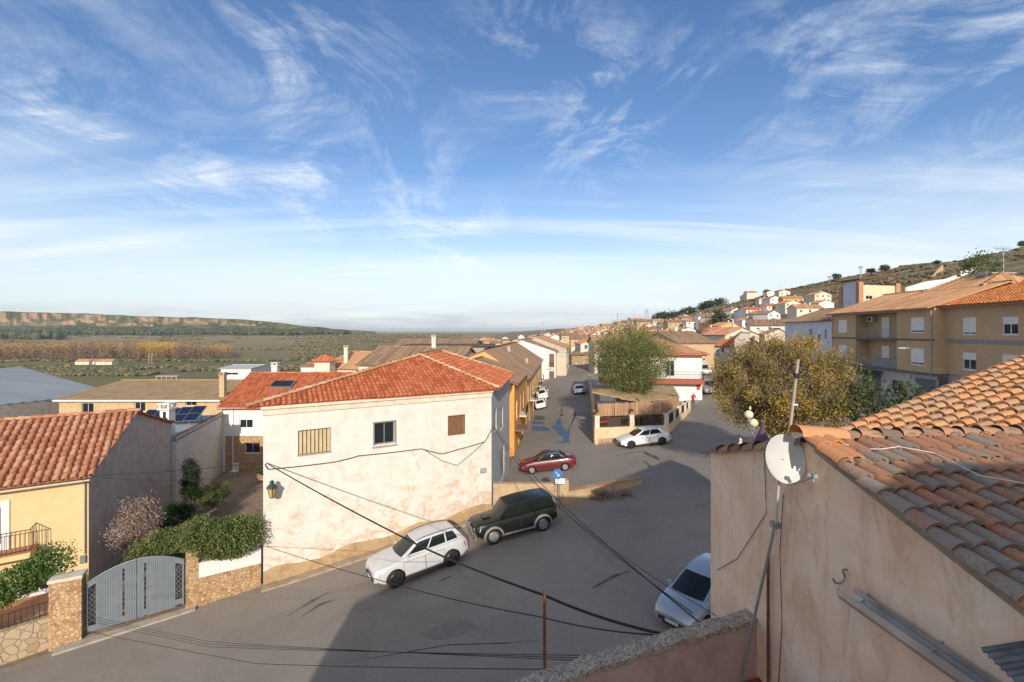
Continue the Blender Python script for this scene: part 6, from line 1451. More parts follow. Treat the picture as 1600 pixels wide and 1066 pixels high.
def car(name, label, xy, heading, sp, paint, side=1, group=None, simple=False):
    """sp: L W H wb gr(clearance) wr; prof: deck profile [(x,z)], cab: belt x-range/roof x-range"""
    root = thing(name, label, 'car', (0, 0, 0), group, local=True); reg(root)
    L, Wd_, H, wb, wr = sp['L'], sp['W'], sp['H'], sp['wb'], sp['wr']; hw = Wd_/2; prof = sp['prof']; gr = sp.get('gr', .2); fo = sp.get('fo', .0)
    ax = (wb/2+fo, -wb/2+fo)
    def deck(x): return interp(-x, [(-a, b) for a, b in prof])
    NS = 30; rows = []; belt = sp['belt']
    for i in range(NS+1):
        x = L/2-L*i/NS; e = abs(2*x/L); pl = 1-.16*max(0, (e-.72)/.28)**2.2
        w = hw*pl; zt = deck(x); zb = gr+(.14 if e > .93 else .04 if e > .85 else 0); mid = lerp(zb, zt, .5)
        tuck = .05*max(0, (e-.9)/.1)
        sec = [(0, zb), (w*.82, zb), (w*.97, zb+.07), (w*1.0, mid), (w*.985, zt-.16 if zt-.16 > mid else mid+.03), (w*.93, zt-.045), (w*.84, zt), (0, zt+.035)]
        rows.append([Vector((x, y, z)) for y, z in sec]+[Vector((x, -y, z)) for y, z in reversed(sec[1:-1])])
    mb = MB(); mb.grid(rows, 0, closed=True, caps=True); body = mb.build('body', [paint, BLACKR], root)
    # cut wheel arches
    cm_ = MB()
    for x in ax:
        for s_ in (-1, 1):
            rws = [[Vector((x+math.cos(a)*wr*1.16, s_*yy, wr+math.sin(a)*wr*1.16)) for a in np.linspace(0, 2*math.pi, 25)[:-1]] for yy in ((hw*.62, hw+.1) if s_ > 0 else (hw+.1, hw*.62))]
            cm_.grid(rws, 0, closed=True, caps=True)
    cut = cm_.build('cut_tool', BLACKR); bpy.context.view_layer.update()
    import bmesh
    for o_ in (cut, body):
        bm = bmesh.new(); bm.from_mesh(o_.data); bmesh.ops.remove_doubles(bm, verts=bm.verts, dist=1e-5); bmesh.ops.recalc_face_normals(bm, faces=bm.faces); bm.to_mesh(o_.data); bm.free()
    md = body.modifiers.new('arch', 'BOOLEAN'); md.object = cut; md.operation = 'DIFFERENCE'; md.solver = 'EXACT'
    dg = bpy.context.evaluated_depsgraph_get(); me = bpy.data.meshes.new_from_object(body.evaluated_get(dg)); body.modifiers.clear(); body.data = me
    bpy.data.objects.remove(cut)
    me.materials.clear(); me.materials.append(paint); me.materials.append(BLACKR)
    for p in me.polygons:
        c = p.center; p.material_index = 0
        for x in ax:
            if math.hypot(c.x-x, c.z-wr) < wr*1.17 and abs(c.y) < hw*1.03 and abs(p.normal.y) < .999: 
                if math.hypot(c.x-x, c.z-wr) > wr*1.1 and abs(p.normal.y) < .3 or abs(c.y) < hw*.66: p.material_index = 1
        if c.z < gr+.06: p.material_index = 1
    me.polygons.foreach_set('use_smooth', [True]*len(me.polygons)); me.set_sharp_from_angle(angle=R(35))
    # cabin
    xbf, xbr, xrf, xrr = sp['cab']; wb_ = hw*.86; wr_ = hw*sp.get('tumble', .68); zr_ = H
    def zb_(x): return deck(x)-.02
    def side(u, v, s_, off=0):   # u 0 front..1 rear, v 0 belt..1 roof
        x = lerp(lerp(xbf, xbr, u), lerp(xrf, xrr, u), v); bow = math.sin(math.pi*u)*.03
        zt = zr_-.055*(2*u-1)**2-.03; zlow = min(zb_(lerp(xbf, xbr, u)), belt+.02)
        zlow = lerp(zlow, zlow, 0); y = lerp(wb_*(1-.06*abs(2*u-1)), wr_, v)+bow+.03*math.sin(math.pi*v)
        return Vector((x, s_*(y+off), lerp(zlow, zt, v)))
    def endp(u, v, fr_, off=0):  # windscreen / rear screen, u across -1..1
        a = side(0 if fr_ else 1, v, 1); x = a.x+(.10 if fr_ else -.05)*(1-u*u)*(1-.4*v)+(off if fr_ else -off); return Vector((x, a.y*u, a.z+.02*(1-u*u)+off*.6))
    mb = MB()
    for s_ in (1, -1): mb.grid([[side(u/10, v/4, s_) for v in range(5)] for u in range(11)])
    for fr_ in (True, False): mb.grid([[endp(u/5, v/4, fr_) for v in range(5)] for u in range(-5, 6)])
    rows = []
    for u in range(13):
        a = side(u/12, 1, 1); rows.append([Vector((a.x+((.10 if u == 0 else -.05 if u == 12 else 0)*(1-(j/5)**2)*.6), a.y*j/5, a.z+.05*(1-(j/5)**2)*math.sin(math.pi*max(.12, min(.88, u/12)))+.0)) for j in range(-5, 6)])
    mb.grid(rows); cab = mb.build('cabin', sp.get('roofmat', paint), root, smooth=50)
    def pane(fn, u0, u1, v0, v1, name, *a, nu=6, nv=4):
        m = MB(); m.grid([[fn(lerp(u0, u1, i/nu), lerp(v0, v1, j/nv), *a, .008) for j in range(nv+1)] for i in range(nu+1)]); m.build(name, CG, root, smooth='all')
    pane(endp, -.9, .9, .06, .93, 'windscreen', True); pane(endp, -.86, .86, .2 if sp.get('wagon') else .1, .9, 'rear_window', False)
    for s_ in (1, -1):
        for (a, b) in sp['panes']: pane(side, a, b, .12, .88, 'side_window', s_)
    # wheels
    for x in ax:
        for s_ in (-1, 1):
            w = MB(); Mw = Matrix.Rotation(R(90)*-s_, 3, 'X')
            tr = MB(); tr.lathe((x, s_*(hw-.115), wr), [(0, -.1), (wr*.8, -.1), (wr*.97, -.07), (wr, 0), (wr*.99, .07), (wr*.9, .1), (wr*.66, .095)], 26, M=Mw); tro = tr.build('wheel', BLACKR, root, smooth=60)
            rm = MB(); rm.lathe((x, s_*(hw-.115), wr), [(wr*.68, .095), (wr*.64, .105), (wr*.6, .06), (wr*.58, .03), (0, .03)], 22, M=Mw)
            for k in range(sp.get('spokes', 5)):
                a = k*2*math.pi/sp.get('spokes', 5); d = Vector((math.cos(a), 0, math.sin(a))); p_ = Vector((x, s_*(hw-.05), wr)); perp = Vector((-d.z, 0, d.x))*wr*.11
                rm.prism([p_-perp*.9, p_+perp*.9, p_+d*wr*.62+perp*1.2, p_+d*wr*.62-perp*1.2], (0, s_*.03, 0))
            rm.lathe((x, s_*(hw-.115), wr), [(wr*.18, .09), (wr*.16, .105), (0, .105)], 10, M=Mw); ro = rm.build('rim', sp.get('rim', RIMD), None, smooth=40); ro.parent = tro
    # lamps, plates, mirrors, trims
    zf_ = deck(L/2-.08); zr0 = deck(-L/2+.06)
    for s_ in (1, -1):
        m = MB(); x0 = L/2; hh_ = sp.get('lamph', .13); zc_ = zf_-.2
        pts_ = [Vector((x0-.02, s_*hw*.48, zc_-hh_/2)), Vector((x0-.0, s_*hw*.5, zc_+hh_/2)), Vector((x0-.30, s_*hw*.955, zc_+hh_/2+.04)), Vector((x0-.22, s_*hw*.95, zc_-hh_/2+.02))]
        m.prism([p+Vector((.0, s_*.0, 0)) for p in pts_], (.035, s_*.015, 0)); m.build('headlight', LAMPC, root)
        m = MB(); hh_ = sp.get('tailh', .18); zc_ = zr0-sp.get('taild', .2); pts_ = [Vector((-x0+.01, s_*hw*.6, zc_-hh_/2)), Vector((-x0+.01, s_*hw*.6, zc_+hh_/2)), Vector((-x0+.22, s_*hw*.96, zc_+hh_/2+.02)), Vector((-x0+.16, s_*hw*.95, zc_-hh_/2))]
        m.prism(pts_, (-.03, s_*.02, 0)); m.build('tail_light', LAMPR, root)
        a = side(.06, .08, s_); m = MB(); m.box(a+Vector((.0, s_*.13, .02)), (.1, .17, .12)); m.tube([a, a+Vector((0, s_*.1, 0))], .025, 5); m.build('mirror', sp.get('mirror', paint), root)
        if not simple:
            for k, (xa, xb) in enumerate(sp['doors']):
                m = MB(); yy = hw*1.0+.004
                zt_a = deck(0)-.17; pth = [(xa, gr+.14), (xa, zt_a), (xb, zt_a), (xb, gr+.14)]
                for p_, q_ in zip(pth, pth[1:]+pth[:1]): m.tube([(p_[0], s_*(yy-.006), p_[1]), (q_[0], s_*(yy-.006), q_[1])], .006, 4)
                dr = m.build('door_edge', TRIM, root); m = MB(); m.box((xb+.14, s_*(yy+.0), zt_a-.04), (.16, .03, .025)); ho = m.build('door_handle', sp.get('mirror', paint), None); ho.parent = dr
            m = MB(); m.box((0, s_*(hw*.985), gr+.06), (wb-2*wr*1.2, .03, .09)); m.build('sill_trim', TRIM, root)
    m = MB(); m.box((L/2+.0, 0, deck(L/2)-.24), (.05, hw*.9, .15)); gl_ = m.build('grille', TRIM, root)
    m = MB(); m.box((L/2+.0, 0, gr+.26), (.06, hw*1.3, .13)); m.build('bumper_trim', TRIM, root)
    m = MB(); m.box((L/2+.035, 0, gr+.27), (.012, .5, .11)); m.build('number_plate', PLATE, root)
    m = MB(); m.box((-L/2-.01, 0, zr0-.28 if sp.get('wagon') or not sp.get('wagon') else .5), (.014, .5, .11)); m.build('number_plate', PLATE, root)
    m = MB(); m.box((-L/2+.01, 0, gr+.2), (.06, hw*1.5, .14)); m.build('bumper_trim', sp.get('rbump', TRIM), root)
    if sp.get('rails'):
        for s_ in (1, -1):
            m = MB(); pts_ = [side(u/8, 1, s_)+Vector((0, -s_*.03, .055 if 0 < u < 8 else .01)) for u in range(0, 9)]; m.tube(pts_[0:9], .016, 5); m.build('roof_rail', TRIM, root)
    if sp.get('extra'): sp['extra'](root, L, hw, deck, ax)
    x, y = xy; g = G(x, y); n = Vector((G(x-1, y)-G(x+1, y), G(x, y-1)-G(x, y+1), 2)).normalized(); h = Vector((heading[0], heading[1], 0)).normalized(); f_ = (h-n*h.dot(n)).normalized(); l_ = n.cross(f_)
    root.matrix_world = Matrix(((f_.x, l_.x, n.x, x), (f_.y, l_.y, n.y, y), (f_.z, l_.z, n.z, g+.005), (0, 0, 0, 1)))
    return root
suv = dict(L=4.5, W=1.86, H=1.68, wb=2.69, wr=.385, gr=.26, belt=1.12, prof=[(2.25, .84), (2.12, .99), (1.7, 1.06), (1.15, 1.12), (.9, 1.14), (-1.9, 1.16), (-2.15, 1.12), (-2.25, .98)], cab=(1.0, -2.12, .15, -1.75), panes=[(.07, .36), (.39, .68), (.71, .9)], doors=[(.95, -.05), (-.08, -1.0)], rails=True, tumble=.66, spokes=5, tailh=.2, taild=.22)
PEARL = carpaint('white_car_paint', (.60, .605, .61)); BLKP = carpaint('black_green_car_paint', (.006, .0075, .0068)); REDP = carpaint('dark_red_car_paint', (.13, .007, .011)); SILV = carpaint('silver_car_paint', (.46, .47, .49), .5); WHTP = carpaint('plain_white_car_paint', (.74, .73, .71), 0)
car('parked_suv', 'clean white compact SUV with dark alloy wheels parked by the white house', (-4.4, 21.55), (-.855, -.52), suv, PEARL)
def jeepx(root, L, hw, deck, ax):
    GR = plain('grey_cladding', (.23, .22, .21), .5, .2)
    for s_ in (1, -1):
        m = MB(); m.tube([(ax[0]-.55, s_*(hw+.08), .42), (ax[1]+.55, s_*(hw+.08), .42)], .05, 8); m.build('running_board', GR, root)
        for x in ax:
            m = MB(); rws = [[Vector((x+math.cos(a)*r_, s_*yy, .38+math.sin(a)*r_)) for a in np.linspace(-.1, math.pi+.1, 13)] for r_, yy in ((.44, hw-.02), (.46, hw+.07), (.54, hw+.05), (.56, hw-.02))]; m.grid(rws); m.build('wheel_arch_flare', GR, root, smooth=50)
    m = MB(); m.box((L/2+.06, 0, .55), (.12, hw*1.95, .26)); m.build('front_bumper', GR, root)
    m = MB(); m.tube([(L/2+.12, -hw*.6, .5), (L/2+.16, -hw*.6, .98), (L/2+.16, hw*.6, .98), (L/2+.12, hw*.6, .5)], .03, 6); m.build('bull_bar', METAL, root)
    m = MB(); m.lathe((-L/2-.12, .05, 1.05), [(0, -.13), (.33, -.11), (.37, -.05), (.37, .05), (.33, .11), (0, .13)], 20, M=Matrix.Rotation(R(90), 3, 'Y')); m.build('spare_wheel_cover', RIML, root, smooth=50)
    m = MB(); m.box((1.5, 0, 1.19), (.42, .5, .05)); m.build('bonnet_scoop', BLKP, root)
jeep = dict(L=4.55, W=1.78, H=1.83, wb=2.76, wr=.38, gr=.33, belt=1.18, prof=[(2.27, .98), (2.15, 1.08), (1.2, 1.14), (1.0, 1.16), (-2.1, 1.2), (-2.27, 1.14)], cab=(.98, -2.2, .42, -2.08), panes=[(.05, .3), (.33, .62), (.68, .94)], doors=[(.9, -.1), (-.13, -1.05)], tumble=.76, spokes=6, rim=RIML, extra=jeepx, wagon=True, mirror=BLKP, lamph=.16)
car('parked_offroader', 'old black off-road car with grey arches and spare wheel, parked ahead of the white SUV', (.12, 24.55), (-.94, -.34), jeep, BLKP)
hatch = dict(L=4.27, W=1.8, H=1.46, wb=2.63, wr=.33, gr=.18, belt=.95, prof=[(2.13, .62), (2.0, .76), (1.5, .88), (1.05, .95), (-1.8, .98), (-2.0, .95), (-2.13, .8)], cab=(.98, -1.95, .1, -1.35), panes=[(.08, .42), (.45, .82)], doors=[(.75, -.2), (-.23, -1.0)], tumble=.68, spokes=5)
car('parked_hatchback', 'white five-door hatchback parked in front of the bar terrace wall', (11.25, 38.9), (-1, -.06), hatch, WHTP)
sedan = dict(L=4.24, W=1.69, H=1.41, wb=2.5, wr=.30, gr=.18, belt=.9, prof=[(2.12, .6), (2.0, .72), (1.5, .82), (1.0, .9), (-1.35, .94), (-1.5, .95), (-2.0, .92), (-2.12, .8)], cab=(.92, -1.45, .2, -.95), panes=[(.08, .46), (.49, .88)], doors=[(.7, -.25), (-.28, -1.0)], tumble=.7, spokes=7, rim=RIML, roofmat=carpaint('faded_dark_roof', (.05, .025, .035)))
car('parked_saloon', 'dark red saloon car parked broadside at the street mouth', (2.75, 34.7), (-1, .0), sedan, REDP)
pg = dict(hatch); pg.update(H=1.45, L=4.0, W=1.7, wb=2.5, fo=.05, prof=[(2.0, .6), (1.9, .74), (1.4, .88), (.9, .98), (-1.7, 1.0), (-1.9, .95), (-2.0, .8)], cab=(1.05, -1.85, .05, -1.35), rim=RIML)
def badge(root, L, hw, deck, ax):
    m = MB(); m.prism([Vector((L/2+.03, y, deck(L/2)-.04+z)) for y, z in ((0, -.06), (.04, 0), (.02, .06), (-.03, .05), (-.04, -.01))], (.015, 0, 0)); m.build('emblem', METAL, root)
pg['extra'] = badge
car('parked_hatchback', 'silver hatchback partly hidden behind the pink wall at lower right', (7.05, 16.6), (-.8, -.6), pg, SILV)
old = dict(hatch); old.update(L=3.7, W=1.62, H=1.42, wb=2.4, prof=[(1.85, .62), (1.7, .74), (1.0, .88), (.8, .92), (-1.75, .95), (-1.85, .85)], cab=(.8, -1.8, .2, -1.45), rim=RIML, rbump=PLATE)
car('street_car', 'small old white hatchback parked nearest on the left of the street', (4.35, 66), (.1, 1), old, WHTP, simple=True)
van = dict(old); van.update(H=1.8, L=4.2, W=1.75, cab=(1.0, -2.0, .5, -1.9), prof=[(2.1, .7), (1.9, .85), (1.1, 1.0), (1.0, 1.05), (-2.0, 1.1), (-2.1, .95)], wagon=True)
car('street_car', 'white small van parked behind the old white hatchback on the left of the street', (5.2, 73.5), (.1, 1), van, WHTP, simple=True)
car('street_car', 'silver car in the shade on the right side of the street', (10.6, 71.5), (.1, 1), hatch, SILV, simple=True)
car('street_car', 'pale SUV with blue windscreen parked right of the white bar', (26.2, 60.6), (-.2, -1), suv, SILV, simple=True)
car('street_car', 'white van further back right of the white bar', (33.4, 79), (-.2, -1), van, WHTP, simple=True)
# ================================================================== people
def person(name, label, base, joints, radii, edges, skin, top, legs, faceang=0):
    """one continuous skinned figure; materials by height/part"""
    me = bpy.data.meshes.new('person'); me.from_pydata([tuple(Vector(base)+Vector(j)) for j in joints], edges, [])
    o = bpy.data.objects.new('person', me); COL.objects.link(o); md = o.modifiers.new('skin', 'SKIN'); md.use_smooth_shade = True
    for v, r_ in zip(me.skin_vertices[0].data, radii): v.radius = (r_, r_)
    me.skin_vertices[0].data[0].use_root = True; s_ = o.modifiers.new('sub', 'SUBSURF'); s_.levels = 1; s_.render_levels = 1
    bpy.context.view_layer.update(); m2 = bpy.data.meshes.new_from_object(o.evaluated_get(bpy.context.evaluated_depsgraph_get())); bpy.data.objects.remove(o)
    for m in (skin, top, legs): m2.materials.append(m)
    b = Vector(base); hd = Vector(joints[2])+b; hips = b.z+joints[0][2]
    for p in m2.polygons:
        c = p.center; p.material_index = 0 if (c.z > hd.z-.02 and (c-hd).length < .35) else (2 if c.z < hips+.02 else 1)
    o = link(name, m2); o['label'] = label; o['category'] = 'person'; return o
SKIN = plain('skin', (.42, .24, .16), .6); BLKC = plain('dark_clothing', (.03, .03, .035), .9); REDC = plain('red_jacket', (.45, .05, .06), .9); JEAN = plain('dark_trousers', (.05, .055, .07), .9)
ed = [(0, 1), (1, 2), (2, 3), (1, 4), (4, 5), (5, 6), (6, 7), (1, 8), (8, 9), (9, 10), (10, 11), (0, 12), (12, 13), (13, 14), (14, 15), (0, 16), (16, 17), (17, 18), (18, 19)]
jt = [(0, 0, .95), (0, -.08, 1.38), (0, -.12, 1.55), (0, -.14, 1.7), (-.19, -.08, 1.38), (-.24, -.15, 1.1), (-.2, -.35, .95), (-.18, -.43, .93), (.19, -.08, 1.38), (.25, -.15, 1.1), (.22, -.35, .95), (.2, -.43, .93), (-.1, 0, .9), (-.12, -.05, .5), (-.12, .03, .1), (-.12, -.1, .04), (.1, 0, .9), (.12, .0, .5), (.12, .1, .1), (.12, -.04, .04)]
rd_ = [.14, .15, .06, .095, .075, .05, .038, .035, .075, .05, .038, .035, .1, .065, .045, .04, .1, .065, .045, .04]
pz = P2(1083, 52); person('person', 'person in a red jacket and dark trousers standing by the white bar corner', (pz.x, 52, 12-8.65-.15), jt, rd_, ed, SKIN, REDC, JEAN)
pz = P2(1041, 46.5); person('person', 'person in dark clothes standing under the thatched roof', (pz.x, 46.5, zt_-.2), jt, rd_, ed, SKIN, BLKC, JEAN)
mo = thing('motor_scooter', 'dark scooter parked beside the person in red', 'scooter', (P2(1074, 51).x, 51, zt_-.2)); mx, mz = P2(1074, 51).x, 12-8.8
for dy in (-.6, .6): MB().lathe((mx, 51+dy, mz+.25), [(0, -.06), (.24, -.05), (.26, 0), (.24, .05), (0, .06)], 16, M=Matrix.Rotation(R(90), 3, 'Y')).build('wheel', BLACKR, mo)
m = MB(); m.grid([[(mx-w, 51+y, mz+z), (mx-w*.6, 51+y, mz+z+.18), (mx+w*.6, 51+y, mz+z+.18), (mx+w, 51+y, mz+z)] for y, z, w in ((-.75, .45, .08), (-.4, .3, .12), (0, .3, .15), (.4, .55, .17), (.8, .6, .1))], 0, closed=True, caps=True); m.build('body', BLKC, mo)
m = MB(); m.tube([(mx, 50.4, mz+.3), (mx, 50.55, mz+1.05)], .03, 6); m.tube([(mx-.3, 50.58, mz+1.05), (mx+.3, 50.58, mz+1.05)], .018, 5); m.build('handlebar', METAL, mo)
m = MB(); m.box((mx, 51.35, mz+.82), (.26, .6, .1)); m.build('seat', BLACKR, mo)
# ================================================================== cables
def C_(label, pts, r, sag=0, mat=None, group=None): return cable('overhead_cable', label, pts, r, mat, sag, group=group)
wa = lambda px, py, d=.05: W1.pt(*onwall(px, py, A, B), d)
hook = wa(416, 722, .18)
C_('thick black overhead cable from the left end of the white house down to the parapet', [hook, D(640, 845, 13.0), D(850, 930, 8.2), D(1037, 991, 6.9)], .024, .06)
C_('thin black overhead cable crossing in front of the white SUV down to the parapet', [wa(416, 853), D(620, 914, 14.0), D(850, 965, 9), D(1020, 992, 6.9)], .012, .05)
cable('wall_cable', 'bundle of dark cables sagging along the front of the white house', [wa(414, 725), wa(419, 733), wa(520, 722), wa(560, 712), wa(658, 701), wa(690, 709), wa(715, 702), wa(757, 690), wa(768, 670)], .022, BLACKR, .02, 6)
cable('wall_cable', 'thin dangling cable loop near the right corner of the white house', [wa(660, 701), wa(690, 720), wa(714, 727), wa(735, 710), wa(757, 690)], .014, BLACKR, .0, 6)
corner = wa(769, 665, .15)
for i, (q, Z, lb) in enumerate((((1092, 972), 7.4, 'cable from the right corner of the white house passing over the black car'), ((1082, 958), 7.6, 'second, thinner cable from the same corner running to the parapet end'), ((1118, 962), 7.7, 'third, thinnest cable from the white house corner towards the pink wall'))):
    C_(lb, [corner+Vector((0, 0, -.05*i)), D(*q, Z)], (.013, .010, .007)[i], .45+.2*i)
C_('pale cable stretched from the yellow house over the yard to the white house', [D(-40, 748, 20), D(136, 743, 21.3), wa(410, 721)], .014, .12)
C_('lower of the pale cables over the yard', [D(136, 745, 21.4), wa(412, 741)], .009, .22)
C_('black wire slanting from the yellow house corner down into the hedge', [D(100, 737, 21.2), D(300, 820, 20.5)], .009, .1)
for i in range(3): C_('dark wire crossing low over the road in front of the gate', [D(120, 958+i*4, 15.5), D(330, 1003+i*4, 12.2), D(905, 1032-i*4, 6.2)], .005, .02, None, 'wires crossing low over the road in front of the gate')
C_('lowest wire crossing over the road at the bottom of the frame', [D(130, 985, 15), D(400, 1037, 11), D(860, 1046, 5.9)], .006, .02)
C_('pale aerial cable lying across the weathered roof', [D(1240, 680, 5.9), D(1300, 688, 5.5), D(1345, 701, 5.4), D(1375, 702, 5.3), D(1405, 698, 5.3), D(1460, 708, 5.1), D(1530, 743, 4.55), D(1610, 757, 4.5)], .0055, 0, SHUT)
for i, z in enumerate((9.2, 8.6, 8.0)): C_('thin wire spanning the far part of the street', [Vector((SP(80).x, 80, z)), Vector((17, 84, z-.4))], .012, .4, None, 'thin wires spanning the far part of the street')
# ================================================================== skyline masts
def pylon(px, ytop, Z, w, label):
    x = P2(px, Z).x; g = G(x, Z); top = CAM+(517-ytop)/F*Z; mb = MB(); k = 7
    for sx in (-1, 1):
        for sy in (-1, 1): mb.tube([(x+sx*w, Z+sy*w, g-1), (x+sx*w*.2, Z+sy*w*.2, top)], w*.07, 4)
    for i in range(k):
        for s_ in (-1, 1):
            a, b = i/k, (i+1)/k; wa_, wb_ = w*(1-.8*a), w*(1-.8*b); mb.tube([(x-s_*wa_, Z-wa_, lerp(g, top, a)), (x+s_*wb_, Z-wb_, lerp(g, top, b))], w*.045, 3)
    mb.tube([(x-w, Z, top-w*1.2), (x+w, Z, top-w*1.2)], w*.08, 4); tag(mb.build('lattice_mast', METAL), label, 'mast')
pylon(1133, 465, 330, 2.2, 'lattice mast on the ridge above the row of pines'); pylon(1011, 483, 620, 3.2, 'fainter lattice mast further along the ridge'); pylon(848, 501, 1200, 5, 'tiny distant lattice mast left of the ridge end')
for px, yt, Z, lb in ((965, 494, 300, 'thin floodlight pole on the skyline above the green tree'), (1345, 418, 190, 'floodlight pole beside the umbrella pines'), (1296, 433, 215, 'thin pole left of the umbrella pines')):
    x = P2(px, Z).x; g = G(x, Z); top = CAM+(517-yt)/F*Z; mb = MB().tube([(x, Z, g-.5), (x, Z, top)], .16, 6); mb.box((x, Z, top), (1.6, .3, .9)); tag(mb.build('floodlight_pole', METAL), lb, 'pole')
def aerial(px, yb, yt, Z, label, n=4):
    x = P2(px, Z).x; r = thing('tv_aerial', label, 'aerial', D(px, yb, Z)); zb_, zt0 = D(px, yb, Z).z, D(px, yt, Z).z
    MB().tube([(x, Z, zb_), (x, Z, zt0)], .035, 6).build('mast', RIML, r)
    for k in range(n):
        z = lerp(zt0, zb_, .05+.18*k); mb = MB(); mb.tube([(x-.8, Z, z), (x+.8, Z+.2, z)], .02, 4)
        for j in range(7): mb.tube([(x-.8+j*.26, Z-.3, z-.25), (x-.8+j*.26, Z+.3, z+.25)], .014, 3)
        mb.build('antenna', RIML, r)
aerial(1568, 440, 386, 42, 'tall television aerial with several yagi arms on the brick block chimney'); aerial(1541, 445, 425, 42.5, 'small low television aerial left of the tall one', 2)
# ================================================================== town: individual houses by type, copied
T_HILL = [T_RED, T_OLD, T_BRK, T_YEL]; WALLS = [('white', WHITE), ('cream', CREAM), ('tan', TANWALL), ('ochre', OCHRE)]
protos = []
rt_ = random.Random(21)
def proto(w, d, h, rise, wi, ri, gab):
    r = thing('town_house', '', 'house', (0, 0, 0), local=True); reg(r)
    W = Wl((-w/2, 0), (w/2, 0)); mb = MB(); wall(mb, (-w/2, 0), (w/2, 0), -4, h); wall(mb, (w/2, 0), (w/2, d), -4, h); wall(mb, (-w/2, d), (-w/2, 0), -4, h); wall(mb, (w/2, d), (-w/2, d), -4, h)
    rb = MB(); o = .35
    if gab:
        for y in (0, d): mb.face([(-w/2, y, h), (w/2, y, h), (0, y, h+rise)])
        for s_ in (1, -1): sheet(rb, [(0, -o, h+rise+.05), (s_*(w/2+o), -o, h-.1), (s_*(w/2+o), d+o, h-.1), (0, d+o, h+rise+.05)], .6, .09)
    else:
        for x in (-w/2, w/2): mb.face([(x, 0, h), (x, d, h), (x, d/2, h+rise)])
        for s_, y in ((1, -o), (-1, d+o)): sheet(rb, [(-w/2-o, y, h-.1), (w/2+o, y, h-.1), (w/2+o, d/2, h+rise+.05), (-w/2-o, d/2, h+rise+.05)], .6, .09)
    mb.build('wall', WALLS[wi][1], r); rb.build('roof', T_HILL[ri], r)
    mb = MB(); mb.box((w*.22, d*.6, h+rise+.1), (.5, .5, 1.4)); mb.box((w*.22, d*.6, h+rise+.85), (.7, .7, .1)); mb.build('chimney', WALLS[0][1], r)
    if wi != 3: ax_ = MB(); ax_.tube([(-w*.2, d*.45, h+rise*.6), (-w*.2, d*.45, h+rise+2.2)], .05, 4); ax_.tube([(-w*.2-.6, d*.45, h+rise+2.0), (-w*.2+.6, d*.45, h+rise+2.0)], .035, 4); ax_.tube([(-w*.2-.4, d*.45, h+rise+1.6), (-w*.2+.4, d*.45, h+rise+1.6)], .03, 4); ax_.build('tv_aerial', METAL, r)
    k = max(1, int(w/2.8))
    for fl_ in range(2 if h > 4.5 else 1):
        for i in range(k):
            u = (i+.5)*w/k; z = .9+fl_*2.8; window(r, W, (u-.5, z, u+.5, z+1.2), 'plain', rec=-.03, fr=.08, sill=False)
    door(r, W, (w/2-.5+w/k*.5*(1 if k > 1 else .6), -.1, w/2+.5+w/k*.5*(1 if k > 1 else .6), 2.0), WOOD, rec=-.03) if False else None
    return r
specs = [(9, 8, 5.4, 1.5, 0, 0, 0), (8, 9, 5.2, 1.7, 0, 1, 1), (11, 8, 5.6, 1.6, 1, 2, 0), (7, 8, 3.2, 1.3, 0, 3, 1), (10, 9, 5.8, 1.7, 2, 1, 0), (8, 7, 3.4, 1.2, 1, 0, 1), (12, 9, 5.6, 1.8, 3, 2, 0), (9, 10, 5.2, 1.8, 1, 3, 1), (7, 7, 5.4, 1.3, 0, 2, 0)]
rn_ = ['red', 'brown', 'orange', 'terracotta']
for s_ in specs: protos.append((proto(*s_), f"{WALLS[s_[4]][0]} {'gable-fronted' if s_[6] else 'long-fronted'} {'two-storey' if s_[2] > 4.5 else 'single-storey'} house with {rn_[s_[5]]} roof"))
used_p = [False]*len(protos); placed = []
def copy_house(i, x, y, rz, z, zone, sc=1):
    base, desc = protos[i]
    if not used_p[i]: o = base; used_p[i] = True
    else:
        o = base.copy(); COL.objects.link(o)
        for ch in base.children:
            c = ch.copy(); COL.objects.link(c); c.parent = o
            for g in ch.children: d_ = g.copy(); COL.objects.link(d_); d_.parent = c
    o.location = (x, y, z); o.rotation_euler = (0, 0, rz); o.scale = (sc, sc, sc)
    o['label'] = f'{desc} {zone[0]}'; o['category'] = 'house'; o['group'] = f'{desc}s {zone[1]}'
Z_CEN = ('in the far roofs beyond the street', 'in the far roofs'); Z_HILL = ('on the hillside right of centre', 'on the hillside')
Z_LOW = ('on the lower slope behind the white bar', 'on the lower slope'); Z_TOP = ('high on the dry slope near the ridge', 'high on the dry slope')
def tryp(x, y, zone, mind=8.2):
    if any(abs(x-a) < mind and abs(y-b) < mind for a, b in placed): return False
    placed.append((x, y)); i = rt_.randrange(len(protos)); copy_house(i, x, y, rt_.choice([0, 0, .1, -.15, .25, 1.57, -1.5])+rt_.uniform(-.1, .1), G(x, y), zone, rt_.uniform(.85, 1.05)*(.62 if zone is Z_HILL or zone is Z_TOP else .85 if y > 150 else 1)); return True
n_ = 0; tries = 0
while n_ < 95 and tries < 4000:      # roofs beyond the street and left of it
    tries += 1; y = 135+(rt_.random()**1.4)*420; px = rt_.uniform(690, 1010); x = P2(px, y).x
    if x < -28-0.02*y: continue
    if abs(x-(11.3+.1155*(y-126))) < 6 and y < 230: continue
    if y < 165 and 880 < px < 935: continue
    n_ += tryp(x, y, Z_CEN)
n_ = 0; tries = 0
while n_ < 150 and tries < 14000:
    tries += 1; y = 120+rt_.random()*300; x = rt_.uniform(34, 125)
    px = 800+F*x/y; py = 517-F*(G(x, y)-CAM)/y
    if px > 1305 or py-4.4*F/y < 502-(px-1000)*.15: continue
    n_ += tryp(x, y, Z_HILL, 5.6)
n_ = 0; tries = 0
